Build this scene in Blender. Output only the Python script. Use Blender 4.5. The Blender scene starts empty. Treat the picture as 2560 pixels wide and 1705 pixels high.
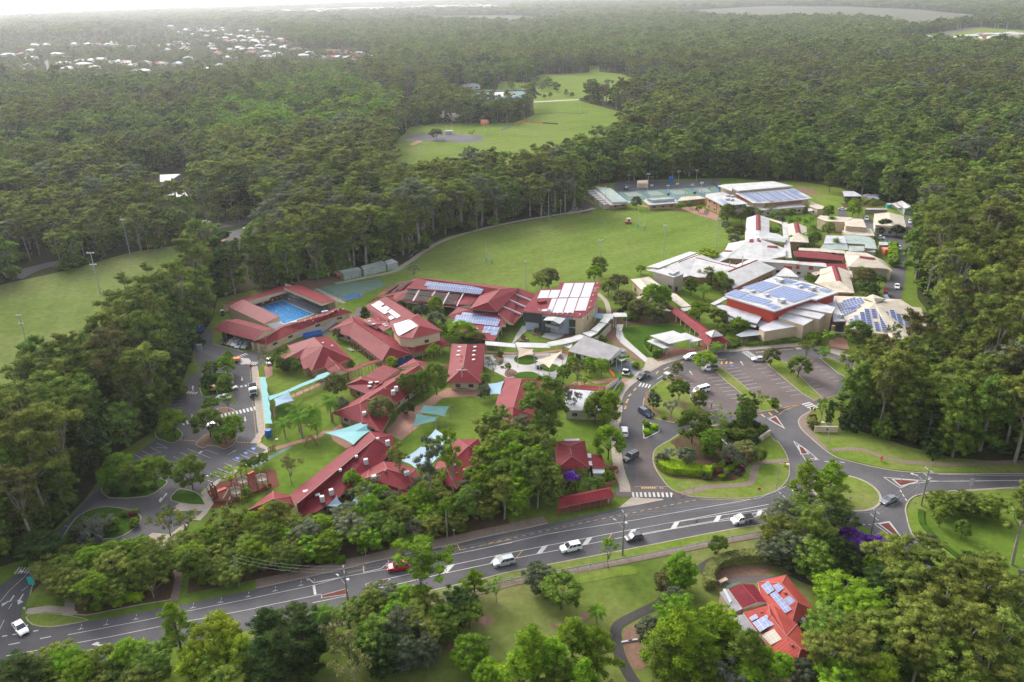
_a,_b,_c,_d,_e,_f,_g,_h,_i,_j,_k,_l,_m,_n,_o,_p,_q,_r,_s,_t,_u,_v,_w,_x,_y,_z,_A,_B,_C,_D,_E,_F,_G,_H,_I,_J,_K,_L,_M,_N,_O,_P,_Q,_R,_S,_T,_U,_V,_W,_X,_Y,_Z,_aa,_ab,_ac,_ad,_ae,_af,_ag,_ah,_ai,_aj,_ak,_al,_am,_an,_ao,_ap,_aq,_ar,_as,_at,_au,_av,_aw,_ax,_ay,_az,_aA,_aB,_aC,_aD,_aE,_aF,_aG,_aH,_aI,_aJ,_aK,_aL,_aM,_aN,_aO,_aP,_aQ,_aR,_aS,_aT,_aU,_aV,_aW,_aX,_aY,_aZ,_a0,_a1,_a2,_a3,_a4,_a5='fascia_white','wall_cream','0 1 2 3','panel_pale','roof_white','paint_yellow','school building','school_building','maroon roofed school blocks','steel_grey','paint_white','far field light poles','wall_brick','roof_cream','wall_dark','wall_redbrick','garden_bed','T3: -1000,110 -400,75 0,55 700,60 1400,88 1700,120 2100,148 2355,185 2900,230 2900,260 2355,205 1900,215 1650,260 1390,300 1150,270 900,215 300,200 0,218 -500,190 -650,165 -950,120','cream roofed school blocks','steel_pole','lower_roof','concrete_light','wall_beige','concrete','roof_silver','0 1 2 3 4 5 6','leaf_forest','soil_red','sheds beside the service road','covered_walkway','cloth_navy','Specular IOR Level','0 1 2 3 4 5','window_glass','roof_green','paver_pink','air_conditioner','wall_white','fascia_red','court_blue','0 1 2 3 4','fascia','g_groundcover','roof_vent','leaf_bright','Roughness','g_verge','asphalt','roof_red','covered walkways','wall_bluegrey','path_brown','leaf_hedge','leaf_eucalypt','Base Color','forest','covered walkway','T1: 1290,150 2355,140 T2: 700,190 700,212 0,240 T1: 2100,235 1350,190','court_green','paver_red','shade_blue','orange','MULTIPLY','structure','leaf_dark','cloth_red','bark_pale','bark_dark','asphalt_drive','asphalt_brown','advertising board','shade_teal','rubber_red','maintenance_shed','car_park','0 1 4 5|1 2 3 4','0 1 2 3|1 4 5 2','yellow','sign_teal','shade_ice','roof_grey','material_index','shrub','roof_red_dark','wall_red','lamp_red','canopy','bin_blue','link_roof','leaf_palm','court','window','g_mulch','floodlight poles','chrome','skylight','crown','courts_pavilion','steps_grey','solar_heat','porch_roof','paint_blue','lamp_clear','gums left of the bus shelter','roof_tile','leaf_grey','sports_field','asphalt_dark','ShaderNodeHueSaturation','wavy skylit link roofs'
import bpy,math,random
import numpy as np
from mathutils import Vector,Matrix
R=math.radians
S=bpy.context.scene
C=S.collection
# camera
H=110.0
PITCH,ROLL,LENS=23.75,-1.3,28.0
cam=bpy.data.cameras.new('camera');cam.lens=LENS;cam.sensor_width=36
cam.clip_end=30000;cam.clip_start=1
camo=bpy.data.objects.new('camera',cam);C.objects.link(camo)
CM=Matrix.Rotation(R(90-PITCH),4,'X')@Matrix.Rotation(R(ROLL),4,'Z')
camo.matrix_world=Matrix.Translation((0,0,H))@CM
S.camera=camo
S.render.resolution_x,S.render.resolution_y=1024,682
# light
SUN_EL,SUN_AZ=34,-36
w=bpy.data.worlds.new('World');S.world=w;w.use_nodes=True
nt=w.node_tree;bg=nt.nodes['Background']
sky=nt.nodes.new('ShaderNodeTexSky');sky.sky_type='NISHITA';sky.sun_disc=False
sky.sun_elevation=R(SUN_EL);sky.sun_rotation=R(SUN_AZ)
sky.dust_density=4.0;sky.air_density=1.0;sky.ozone_density=1.0
hs=nt.nodes.new(_a4);hs.inputs['Saturation'].default_value=0.35
nt.links.new(sky.outputs[0],hs.inputs['Color']);nt.links.new(hs.outputs[0],bg.inputs[0])
bg.inputs[1].default_value=0.15
sl=bpy.data.lights.new('sun','SUN');sl.energy=.9;sl.angle=R(18);sl.color=(1.0,0.95,0.88)
so=bpy.data.objects.new('sun',sl);C.objects.link(so)
az=R(SUN_AZ);el=R(SUN_EL)
sd=Vector((math.sin(az)*math.cos(el),math.cos(az)*math.cos(el),math.sin(el)))
so.rotation_euler=sd.to_track_quat('Z','Y').to_euler()
S.view_settings.view_transform='Standard';S.view_settings.look='None'
S.view_settings.exposure=1.42;S.view_settings.gamma=1
# photo measurements -> ground points
FPX=2560*LENS/36
M3=CM.to_3x3()
def G(u,v,z=0.0):
 d=M3@Vector(((u-1280)/FPX,(852.5-v)/FPX,-1.0))
 t=(z-H)/d.z
 return Vector((d.x*t,d.y*t,z))
class Fr:
 def __init__(s,ox,oy,k):s.o=(ox,oy);s.k=k
 def __call__(s,x,y,z=0.0):return G(s.o[0]+x/s.k,s.o[1]+y/s.k,z)
 def L(s,txt,z=0.0):
  out=[]
  for t in txt.split():
   a=[float(q)for q in t.split(',')]
   out.append(s(a[0],a[1],a[2]if len(a)>2 else z))
  return out
V=Fr(0,0,.9195);K=5.8875;Q=3.6797
T0,T1,T2,T3=Fr(0,0,Q),Fr(640,0,Q),Fr(1280,0,Q),Fr(1920,0,Q)
M0,M2,M3f=Fr(0,426,Q),Fr(1280,426,Q),Fr(1920,426,Q)
S1,S2,S3=Fr(500,640,K),Fr(900,640,K),Fr(1280,640,K)
L0,L1,L2,L3,L4,L5=Fr(0,852,Q),Fr(400,860,K),Fr(800,860,K),Fr(1200,860,K),Fr(1600,860,K),Fr(1920,852,Q)
B1,B2,B3,B4=Fr(400,1100,K),Fr(800,1100,K),Fr(1200,1100,K),Fr(1600,1100,K)
D0,D1,D2,D3=Fr(0,1278,3.672),Fr(640,1278,3.672),Fr(1280,1278,3.672),Fr(1920,1278,3.672)
N1,N2,N3,N4,N5,N6,N7=Fr(640,780,7.84),Fr(1560,620,K),Fr(1880,640,5.1196),Fr(1760,440,7.84),Fr(2040,500,7.84),Fr(1460,430,K),Fr(980,160,3.568)
FR=dict(V=V,T0=T0,T1=T1,T2=T2,T3=T3,M0=M0,M2=M2,M3=M3f,S1=S1,S2=S2,S3=S3,L0=L0,L1=L1,L2=L2,L3=L3,L4=L4,L5=L5,B1=B1,B2=B2,B3=B3,B4=B4,D0=D0,D1=D1,D2=D2,D3=D3,N1=N1,N2=N2,N3=N3,N4=N4,N5=N5,N6=N6,N7=N7,F=Fr(0,0,1))
def P(txt,z=0.0):
 """'FR: x,y[,z] x,y ... FR2: ...' -> list of world points"""
 out=[];f=None
 for t in txt.split():
  if t[-1]==':':f=FR[t[:-1]];continue
  a=[float(q)for q in t.split(',')]
  out.append(f(a[0],a[1],a[2]if len(a)>2 else z))
 return out
def smooth(pts,n=4,closed=True):
 out=[];N=len(pts);rng=range(N)if closed else range(N-1)
 for i in rng:
  if closed:p0,p1,p2,p3=pts[i-1],pts[i],pts[(i+1)%N],pts[(i+2)%N]
  else:p0,p1,p2,p3=pts[max(i-1,0)],pts[i],pts[i+1],pts[min(i+2,N-1)]
  for k in range(n):
   t=k/n
   out.append(0.5*((2*p1)+(p2-p0)*t+(2*p0-5*p1+4*p2-p3)*t*t+(3*p1-p0-3*p2+p3)*t**3))
 if not closed:out.append(pts[-1])
 return out
def area(p):return 0.5*sum(p[i-1].x*p[i].y-p[i].x*p[i-1].y for i in range(len(p)))
def ccw(p):return p if area(p)>0 else p[::-1]
def inset(p,d):
 p=ccw(p);n=len(p);out=[]
 for i in range(n):
  a,b,c=p[i-1],p[i],p[(i+1)%n]
  e1=Vector((b.x-a.x,b.y-a.y));e2=Vector((c.x-b.x,c.y-b.y))
  if e1.length<1e-6 or e2.length<1e-6:out.append(b.copy());continue
  e1.normalize();e2.normalize()
  n1=Vector((-e1.y,e1.x));n2=Vector((-e2.y,e2.x));m=n1+n2
  if m.length<.2:m=n1.copy()
  m.normalize();k=d/max(.45,m.dot(n1))
  out.append(Vector((b.x+m.x*k,b.y+m.y*k,b.z)))
 return out
 # materials
MT={}
def nodes(name):
 m=bpy.data.materials.new(name);m.use_nodes=True;MT[name]=m
 n=m.node_tree;b=n.nodes['Principled BSDF'];return m,n,b
def noise(n,scale,detail=4,coord='Object',rough=.55):
 tc=n.nodes.new('ShaderNodeTexCoord');t=n.nodes.new('ShaderNodeTexNoise')
 t.inputs['Scale'].default_value=scale;t.inputs['Detail'].default_value=detail;t.inputs[_T].default_value=rough
 n.links.new(tc.outputs[coord],t.inputs['Vector']);return t
def wnoise(n,scale,detail=4,rough=.55):
 g=n.nodes.new('ShaderNodeNewGeometry');t=n.nodes.new('ShaderNodeTexNoise')
 t.inputs['Scale'].default_value=scale;t.inputs['Detail'].default_value=detail;t.inputs[_T].default_value=rough
 n.links.new(g.outputs['Position'],t.inputs['Vector']);return t
def ramp(n,src,stops):
 r=n.nodes.new('ShaderNodeValToRGB');e=r.color_ramp.elements
 while len(e)>2:e.remove(e[-1])
 for i,(p,c)in enumerate(stops):
  if i<2:q=e[i];q.position=p
  else:q=e.new(p)
  q.color=(*c,1)
 n.links.new(src,r.inputs[0]);return r
def mix(n,a,b,fac,mode='MIX'):
 m=n.nodes.new('ShaderNodeMix');m.data_type='RGBA';m.blend_type=mode
 for s,v in((m.inputs[0],fac),(m.inputs[6],a),(m.inputs[7],b)):
  if hasattr(v,'default_value')or hasattr(v,'links'):n.links.new(v,s)
  elif isinstance(v,(int,float)):s.default_value=v
  else:s.default_value=(*v,1)
 return m.outputs[2]
def mat(name,col,rough=.6,var=.12,scale=.8,metal=0,spec=.2,big=.05,world=True):
 m,n,b=nodes(name)
 f=wnoise if world else noise
 t=f(n,scale,5);t2=f(n,big,3)
 lo=tuple(c*(1-var)for c in col);hi=tuple(min(1,c*(1+var))for c in col)
 a=ramp(n,t.outputs[0],[(.3,lo),(.7,hi)])
 g=ramp(n,t2.outputs[0],[(.3,(1-var*.8,)*3),(.7,(1+0*var,)*3)])
 n.links.new(mix(n,a.outputs[0],g.outputs[0],1.0,_ak),b.inputs[_ac])
 b.inputs[_T].default_value=rough;b.inputs['Metallic'].default_value=metal
 b.inputs[_F].default_value=spec
 return m
def grass(name,a,b_,c,fine=.5,mid=.05,big=.012,mow=0):
 m,n,b=nodes(name)
 t1=wnoise(n,mid,5);t2=wnoise(n,fine,6,.7);t3=wnoise(n,big,3)
 base=ramp(n,t1.outputs[0],[(.35,a),(.62,b_)])
 pat=ramp(n,t3.outputs[0],[(.42,(0,0,0)),(.68,(1,1,1))])
 x=mix(n,base.outputs[0],c,pat.outputs[0])
 f=ramp(n,t2.outputs[0],[(.3,(.72,)*3),(.7,(1.18,)*3)])
 if mow:
  ge=n.nodes.new('ShaderNodeNewGeometry');wv=n.nodes.new('ShaderNodeTexWave');mp=n.nodes.new('ShaderNodeMapping');mp.inputs['Rotation'].default_value[2]=mow;wv.inputs['Scale'].default_value=.028;wv.inputs['Distortion'].default_value=1.2;wv.inputs['Detail'].default_value=1;wv.inputs['Detail Scale'].default_value=.4
  n.links.new(ge.outputs['Position'],mp.inputs[0]);n.links.new(mp.outputs[0],wv.inputs[0]);k=ramp(n,wv.outputs[0],[(.35,(.97,)*3),(.65,(1.03,)*3)]);x=mix(n,x,k.outputs[0],1.0,_ak)
 n.links.new(mix(n,x,f.outputs[0],1.0,_ak),b.inputs[_ac])
 b.inputs[_T].default_value=1;b.inputs[_F].default_value=0.0
 return m
def leafmat(name,c1,c2,c3,trans=.35,hv=.018):
 """per-tree shift (Object Info random) and clump-to-clump variation"""
 m,n,b=nodes(name)
 t=noise(n,.35,3);t2=noise(n,2.2,2)
 a=ramp(n,t.outputs[0],[(.38,c1),(.55,c2),(.72,c3)])
 f=ramp(n,t2.outputs[0],[(.3,(.75,)*3),(.7,(1.2,)*3)])
 x=mix(n,a.outputs[0],f.outputs[0],1.0,_ak)
 oi=n.nodes.new('ShaderNodeObjectInfo');h=n.nodes.new(_a4)
 r1=n.nodes.new('ShaderNodeMapRange');r1.inputs[3].default_value=.5-hv;r1.inputs[4].default_value=.5+hv*.6
 n.links.new(oi.outputs['Random'],r1.inputs[0]);n.links.new(r1.outputs[0],h.inputs['Hue'])
 mu=n.nodes.new('ShaderNodeMath');mu.operation=_ak;mu.inputs[1].default_value=7.13
 fr=n.nodes.new('ShaderNodeMath');fr.operation='FRACT';n.links.new(oi.outputs['Random'],mu.inputs[0]);n.links.new(mu.outputs[0],fr.inputs[0])
 r2=n.nodes.new('ShaderNodeMapRange');r2.inputs[3].default_value=.7;r2.inputs[4].default_value=1.28
 n.links.new(fr.outputs[0],r2.inputs[0]);n.links.new(r2.outputs[0],h.inputs['Value']);n.links.new(x,h.inputs['Color'])
 n.links.new(h.outputs[0],b.inputs[_ac]);b.inputs[_T].default_value=.85;b.inputs[_F].default_value=.08
 tr=n.nodes.new('ShaderNodeBsdfTranslucent');n.links.new(h.outputs[0],tr.inputs[0])
 mx=n.nodes.new('ShaderNodeMixShader');mx.inputs[0].default_value=trans
 o=n.nodes['Material Output'];n.links.new(b.outputs[0],mx.inputs[1]);n.links.new(tr.outputs[0],mx.inputs[2]);n.links.new(mx.outputs[0],o.inputs[0])
 return m
def g(*c):return tuple(c)
leafmat(_ab,g(0.103,0.138,0.023),g(0.175,0.220,0.038),g(0.260,0.303,0.063))
leafmat(_A,g(0.077,0.130,0.017),g(0.137,0.211,0.029),g(0.214,0.292,0.050))
leafmat(_S,g(.1,.19,.01),g(.17,.3,.017),g(.26,.4,.032),.38)
leafmat(_am,g(.028,.055,.013),g(.052,.092,.019),g(.085,.14,.028))
leafmat('leaf_lime',g(0.129,0.199,0.013),g(0.224,0.310,0.017),g(0.328,0.397,0.030),.3,.015)
leafmat(_a1,g(0.082,0.102,0.056),g(0.139,0.168,0.093),g(0.209,0.232,0.128))
leafmat('leaf_olive',g(0.116,0.134,0.041),g(0.197,0.209,0.064),g(0.302,0.302,0.098))
leafmat('leaf_bronze',g(.075,.085,.02),g(.135,.13,.04),g(.24,.19,.08),hv=.008)
leafmat('leaf_yellow_flower',g(0.051,0.093,0.015),g(0.145,0.176,0.021),g(0.517,0.393,0.021))
leafmat('flower_purple',g(0.104,0.031,0.228),g(0.207,0.051,0.435),g(0.310,0.093,0.621),.3,.01)
leafmat(_aa,g(.16,.27,.01),g(.25,.4,.014),g(.34,.5,.022),.2,.005)
leafmat(_aL,g(.08,.17,.015),g(.14,.26,.022),g(.22,.35,.035))
leafmat('leaf_silver',g(0.104,0.120,0.097),g(0.161,0.185,0.145),g(0.241,0.266,0.217))
leafmat('leaf_red',g(0.092,0.023,0.023),g(0.161,0.046,0.034),g(0.253,0.092,0.057))
mat(_ao,g(.24,.21,.175),.9,.3,1.5);mat(_ap,g(.11,.085,.065),.95,.3,1.5)
grass('g_forest',g(0.023,0.034,0.012),g(0.042,0.052,0.017),g(0.057,0.048,0.027))
grass('g_lawn',g(.08,.132,.018),g(.112,.17,.026),g(.13,.155,.036))
grass('g_field',g(.1,.148,.028),g(.13,.185,.037),g(.14,.17,.046),.4,.035,.02,.9)
grass('g_field_dull',g(0.095,0.132,0.032),g(0.125,0.160,0.046),g(0.152,0.160,0.061),.4,.03,.015,-.35)
grass('g_acreage',g(0.084,0.124,0.023),g(0.129,0.160,0.038),g(0.171,0.164,0.068),.5,.05,.03)
grass(_U,g(.105,.16,.022),g(.14,.19,.032),g(0.160,0.168,0.057),.7,.1,.05)
grass('g_turf',g(0.038,0.080,0.011),g(0.049,0.096,0.014),g(0.053,0.096,0.015),1,.2,.1)
grass(_aO,g(0.076,0.048,0.030),g(0.122,0.076,0.049),g(0.068,0.060,0.030),1.2,.2,.1)
grass('g_marsh',g(0.10,0.10,0.075),g(0.13,0.13,0.1),g(0.099,0.116,0.076),.02,.004,.002)
grass(_Q,g(0.030,0.072,0.009),g(0.053,0.104,0.014),g(0.038,0.080,0.011),1.5,.3,.1)
def asphalt(name,col,streak=.12):
 m,n,b=nodes(name)
 t1=wnoise(n,.12,5,.6);t2=wnoise(n,3,4);t3=wnoise(n,.02,3)
 a=ramp(n,t1.outputs[0],[(.3,tuple(c*(1-streak)for c in col)),(.7,tuple(c*(1+streak)for c in col))])
 f=ramp(n,t2.outputs[0],[(.35,(.88,)*3),(.65,(1.1,)*3)]);f3=ramp(n,t3.outputs[0],[(.35,(.86,)*3),(.65,(1.12,)*3)])
 n.links.new(mix(n,mix(n,a.outputs[0],f.outputs[0],1,_ak),f3.outputs[0],1,_ak),b.inputs[_ac])
 b.inputs[_T].default_value=.9;b.inputs[_F].default_value=.08
asphalt(_V,g(.092,.088,.092),.18);asphalt(_a3,g(.066,.066,.074));asphalt(_ar,g(.12,.098,.095),.18)
asphalt(_aq,g(.055,.05,.048),.25)
mat(_x,g(.32,.275,.225),.85,.14,1,big=.1);mat(_v,g(.4,.385,.375),.8,.08,1,big=.1);mat(_Z,g(.19,.145,.115),.9,.16,1.5,big=.12)
mat(_ah,g(.27,.12,.08),.9,.2,1.5,big=.2);mat(_J,g(.31,.17,.125),.9,.15,1.5,big=.2)
mat(_k,g(.47,.46,.44),.6,.12,2);mat(_f,g(.6,.36,.1),.6,.15,2);mat(_aX,g(.08,.2,.6),.6,.15,2)
mat(_B,g(.17,.1,.07),.95,.2,1)
def metalroof(name,col,rough=.55,period=.8,depth=.25,spec=.12):
 m,n,b=nodes(name)
 t1=wnoise(n,.35,5,.6);t2=wnoise(n,2.5,3)
 a=ramp(n,t1.outputs[0],[(.3,tuple(c*.8 for c in col)),(.7,tuple(min(1,c*1.16)for c in col))])
 f=ramp(n,t2.outputs[0],[(.3,(.88,)*3),(.7,(1.08,)*3)])
 n.links.new(mix(n,a.outputs[0],f.outputs[0],1,_ak),b.inputs[_ac])
 uv=n.nodes.new('ShaderNodeUVMap');wv=n.nodes.new('ShaderNodeTexWave');wv.inputs['Scale'].default_value=1/period*.3183
 wv.bands_direction='X';wv.wave_profile='SIN'
 n.links.new(uv.outputs[0],wv.inputs[0]);bp=n.nodes.new('ShaderNodeBump');bp.inputs['Strength'].default_value=depth;bp.inputs['Distance'].default_value=.06
 n.links.new(wv.outputs[1],bp.inputs['Height']);n.links.new(bp.outputs[0],b.inputs['Normal'])
 b.inputs[_T].default_value=rough;b.inputs[_F].default_value=spec
metalroof(_W,g(.165,.021,.027),.55,.8,.25,.07);metalroof(_aF,g(.14,.015,.023),.55,.8,.25,.07);metalroof(_n,g(.43,.38,.3));metalroof(_e,g(.4,.395,.39))
metalroof(_aC,g(.24,.23,.235));metalroof(_y,g(.4,.4,.43));metalroof(_I,g(.27,.33,.3));metalroof('roof_rust',g(.3,.13,.09))
metalroof(_a0,g(.3,.055,.042),.7,.6,.35);metalroof('roof_blue',g(.25,.35,.5))
mat(_b,g(.5,.4,.27),.8,.06,.6);mat(_m,g(.34,.22,.12),.85,.15,2);mat(_L,g(.55,.52,.47),.7,.05,.5)
mat(_aG,g(.42,.055,.035),.6,.08,.5);mat(_p,g(.3,.12,.08),.85,.15,2);mat(_w,g(.4,.35,.28),.8,.07,.6)
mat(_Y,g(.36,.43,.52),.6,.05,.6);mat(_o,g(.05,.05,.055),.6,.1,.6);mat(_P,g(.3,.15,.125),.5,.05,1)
mat(_a,g(.47,.47,.46),.5,.05,1);mat(_M,g(.3,.05,.06),.5,.05,1);mat(_j,g(.3,.33,.35),.45,.08,1,.3);mat(_t,g(.36,.37,.37),.5,.1,1)
mat('wood_pole',g(.17,.19,.13),.8,.12,2);mat('timber',g(.2,.08,.04),.8,.2,2);mat('dark_void',g(.02,.02,.022),.8,.1,1)
mat(_at,g(.17,.35,.36),.75,.05,.6);mat(_ai,g(.2,.31,.4),.75,.05,.6);mat('shade_green',g(.05,.13,.13),.8,.08,.6);mat('shade_cream',g(.48,.37,.29),.75,.04,.6);mat(_aB,g(.27,.37,.44),.75,.04,.6)
mat(_aj,g(.85,.2,.05),.6,.1,1);mat('orange_box',g(.7,.22,.12),.6,.1,1);mat(_aA,g(.02,.33,.32),.5,.05,1);mat('banner_blue',g(.02,.07,.22),.6,.1,1);mat(_aJ,g(.03,.12,.4),.5,.1,1)
mat(_az,g(.75,.5,.04),.5,.1,1);mat('lime_plastic',g(.2,.8,.06),.5,.05,1);mat(_aU,g(.17,.185,.22),.8,.1,1)
mat(_ag,g(.1,.165,.12),.8,.12,.4);mat('court_grey',g(.2,.24,.23),.8,.1,.4);mat(_N,g(.05,.13,.27),.8,.1,.4);mat(_au,g(.12,.038,.028),.95,.12,1)
mat('skin',g(.5,.3,.22),.6,.05,2);mat('hair',g(.05,.035,.025),.8,.1,2);mat(_E,g(.02,.03,.09),.9,.1,2);mat('cloth_white',g(.7,.7,.7),.9,.05,2);mat('cloth_yellow',g(.7,.75,.05),.9,.05,2);mat(_an,g(.5,.03,.06),.9,.05,2)
def glassmat(name,col,rough):
 m,n,b=nodes(name);t=wnoise(n,.5,2);a=ramp(n,t.outputs[0],[(.3,tuple(c*.8 for c in col)),(.7,tuple(c*1.2 for c in col))])
 n.links.new(a.outputs[0],b.inputs[_ac]);b.inputs[_T].default_value=rough;b.inputs[_F].default_value=.1 if name==_aV else .5 if rough>.2 else .8
glassmat(_H,g(.035,.04,.05),.08);glassmat('solar',g(.06,.1,.24),.35);glassmat('solar_dark',g(.02,.035,.13),.25);glassmat(_aV,g(.02,.014,.014),.6)
glassmat('pond',g(.1,.3,.5),.1)
mat('solar_frame',g(.45,.5,.6),.4,.05,1);mat(_d,g(.4,.39,.42),.35,.05,.5)
mat('tyre',g(.02,.02,.02),.8,.1,2);mat(_aY,g(.7,.7,.68),.2,.02,1);mat(_aH,g(.5,.02,.02),.3,.02,1);mat(_aQ,g(.5,.5,.52),.25,.05,1,.8)
def paint(name,col):
 m,n,b=nodes(name);t=noise(n,1,2);a=ramp(n,t.outputs[0],[(.3,tuple(c*.94 for c in col)),(.7,tuple(min(1,c*1.05)for c in col))])
 n.links.new(a.outputs[0],b.inputs[_ac]);b.inputs[_T].default_value=.28;b.inputs['Coat Weight'].default_value=.6;b.inputs['Coat Roughness'].default_value=.05
for nm,c in dict(white=(.75,.76,.77),silver=(.42,.45,.48),charcoal=(.045,.05,.058),navy=(.02,.03,.07),red=(.5,.015,.02),gold=(.45,.33,.16),blue=(.02,.12,.35),grey=(.14,.16,.19),cream=(.7,.66,.5)).items():paint('paint_'+'car_'+nm,c)
m,n,b=nodes('pool_water');t=wnoise(n,.9,5,.7);t2=wnoise(n,.06,2)
a=ramp(n,t.outputs[0],[(.47,(.008,.17,.42)),(.58,(.03,.27,.5)),(.7,(.25,.46,.6))]);n.links.new(a.outputs[0],b.inputs[_ac])
b.inputs[_T].default_value=.15;bp=n.nodes.new('ShaderNodeBump');bp.inputs['Strength'].default_value=.5;n.links.new(t.outputs[0],bp.inputs['Height']);n.links.new(bp.outputs[0],b.inputs['Normal'])
m,n,b=nodes('sea');b.inputs[_ac].default_value=(.3,.36,.4,1);b.inputs[_T].default_value=.35;b.inputs[_F].default_value=1
# mesh helpers
def tag(o,label=None,cat=None,group=None,kind=None):
 if label:o['label']=label
 if cat:o['category']=cat
 if group:o['group']=group
 if kind:o['kind']=kind
 return o
class MB:
 def __init__(s):s.v=[];s.f=[];s.m=[];s.mats=[];s.uv=[]
 def mi(s,name):
  if name not in s.mats:s.mats.append(name)
  return s.mats.index(name)
 def face(s,pts,m):
  k=len(s.v);s.v+=[tuple(p)for p in pts];s.f.append(tuple(range(k,k+len(pts))));s.m.append(s.mi(m))
 def prism(s,poly,z0,z1,m,mtop=None,bottom=True):
  poly=ccw(poly);n=len(poly)
  z1s=z1 if isinstance(z1,(list,tuple))else[z1]*n
  top=[(p.x,p.y,z)for p,z in zip(poly,z1s)];bot=[(p.x,p.y,z0)for p in poly]
  s.face(top,mtop or m)
  if bottom:s.face(bot[::-1],m)
  for i in range(n):
   j=(i+1)%n;s.face([bot[i],bot[j],top[j],top[i]],m)
  return s
 def box(s,c,size,m,rz=0,rx=0):
  mt=Matrix.Translation(c)@Matrix.Rotation(rz,4,'Z')@Matrix.Rotation(rx,4,'X');a,b,c_=size[0]/2,size[1]/2,size[2]/2
  q=[mt@Vector(p)for p in((-a,-b,-c_),(a,-b,-c_),(a,b,-c_),(-a,b,-c_),(-a,-b,c_),(a,-b,c_),(a,b,c_),(-a,b,c_))]
  for f in((3,2,1,0),(4,5,6,7),(0,1,5,4),(1,2,6,5),(2,3,7,6),(3,0,4,7)):s.face([q[i]for i in f],m)
  return s
 def tube(s,p0,p1,r0,r1,m,n=6):
  p0,p1=Vector(p0),Vector(p1);d=(p1-p0)
  if d.length<1e-5:return s
  d.normalize();u=d.orthogonal().normalized();w_=d.cross(u)
  a=[p0+(u*math.cos(t)+w_*math.sin(t))*r0 for t in[2*math.pi*i/n for i in range(n)]]
  b=[p1+(u*math.cos(t)+w_*math.sin(t))*r1 for t in[2*math.pi*i/n for i in range(n)]]
  for i in range(n):j=(i+1)%n;s.face([a[i],a[j],b[j],b[i]],m)
  s.face(a[::-1],m);s.face(b,m);return s
 def build(s,name,parent=None,smooth=False):
  me=bpy.data.meshes.new(name);off=parent.get('_o',None)if parent else None
  vs=s.v
  if off is not None:vs=[(x-off[0],y-off[1],z-off[2])for x,y,z in vs]
  me.from_pydata(vs,[],s.f);me.polygons.foreach_set(_aD,s.m)
  for q in s.mats:me.materials.append(MT[q])
  if smooth:me.polygons.foreach_set('use_smooth',[True]*len(me.polygons))
  me.update();o=bpy.data.objects.new(name,me);C.objects.link(o)
  if parent:o.parent=parent
  return o
 def uvproject(s,o):
  """u along the horizontal direction of each sloping face, in metres"""
  me=o.data;ul=me.uv_layers.new(name='UVMap').data
  for p in me.polygons:
   nn=p.normal;h=Vector((0,0,1)).cross(nn)
   h=h.normalized()if h.length>.02 else Vector((1,0,0));k=nn.cross(h)
   for li in p.loop_indices:
    co=me.vertices[me.loops[li].vertex_index].co;ul[li].uv=(co.dot(h),co.dot(k))
def empty(name,loc,label,cat,group=None,rz=0):
 o=bpy.data.objects.new(name,None);C.objects.link(o);o.location=loc;o.rotation_euler.z=rz;o.empty_display_size=.5
 return tag(o,label,cat,group)
_zc=[0]
def sheet(txt,m,name,z=.02,sm=0,kind=_al,label=None):
 pts=P(txt)if isinstance(txt,str)else txt
 if sm:pts=smooth(pts,sm)
 _zc[0]+=1;zz=z+.0004*(_zc[0]%50)
 b=MB();b.face([(p.x,p.y,zz)for p in ccw(pts)],m);o=b.build(name);o['kind']=kind
 if label:o['label']=label
 return o
def strip(pts,w0,w1,m,name,z,closed=False,raised=0):
 """ribbon offset between w0 and w1 metres to the left of the polyline"""
 b=MB();n=len(pts);L=[];Rr=[]
 for i in range(n):
  a=pts[i-1]if(i>0 or closed)else pts[i];c=pts[(i+1)%n]if(i<n-1 or closed)else pts[i]
  d=Vector((c.x-a.x,c.y-a.y)).normalized();nn=Vector((-d.y,d.x))
  L.append((pts[i].x+nn.x*w1,pts[i].y+nn.y*w1,z));Rr.append((pts[i].x+nn.x*w0,pts[i].y+nn.y*w0,z))
 for i in range(n-(0 if closed else 1)):
  j=(i+1)%n;b.face([Rr[i],Rr[j],L[j],L[i]],m)
  if raised:
   for a_,c_ in((Rr[j],Rr[i]),(L[i],L[j])):b.face([(*a_[:2],z-raised),(*c_[:2],z-raised),c_,a_][::-1],m)
 o=b.build(name);o['kind']=_al;return o
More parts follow.
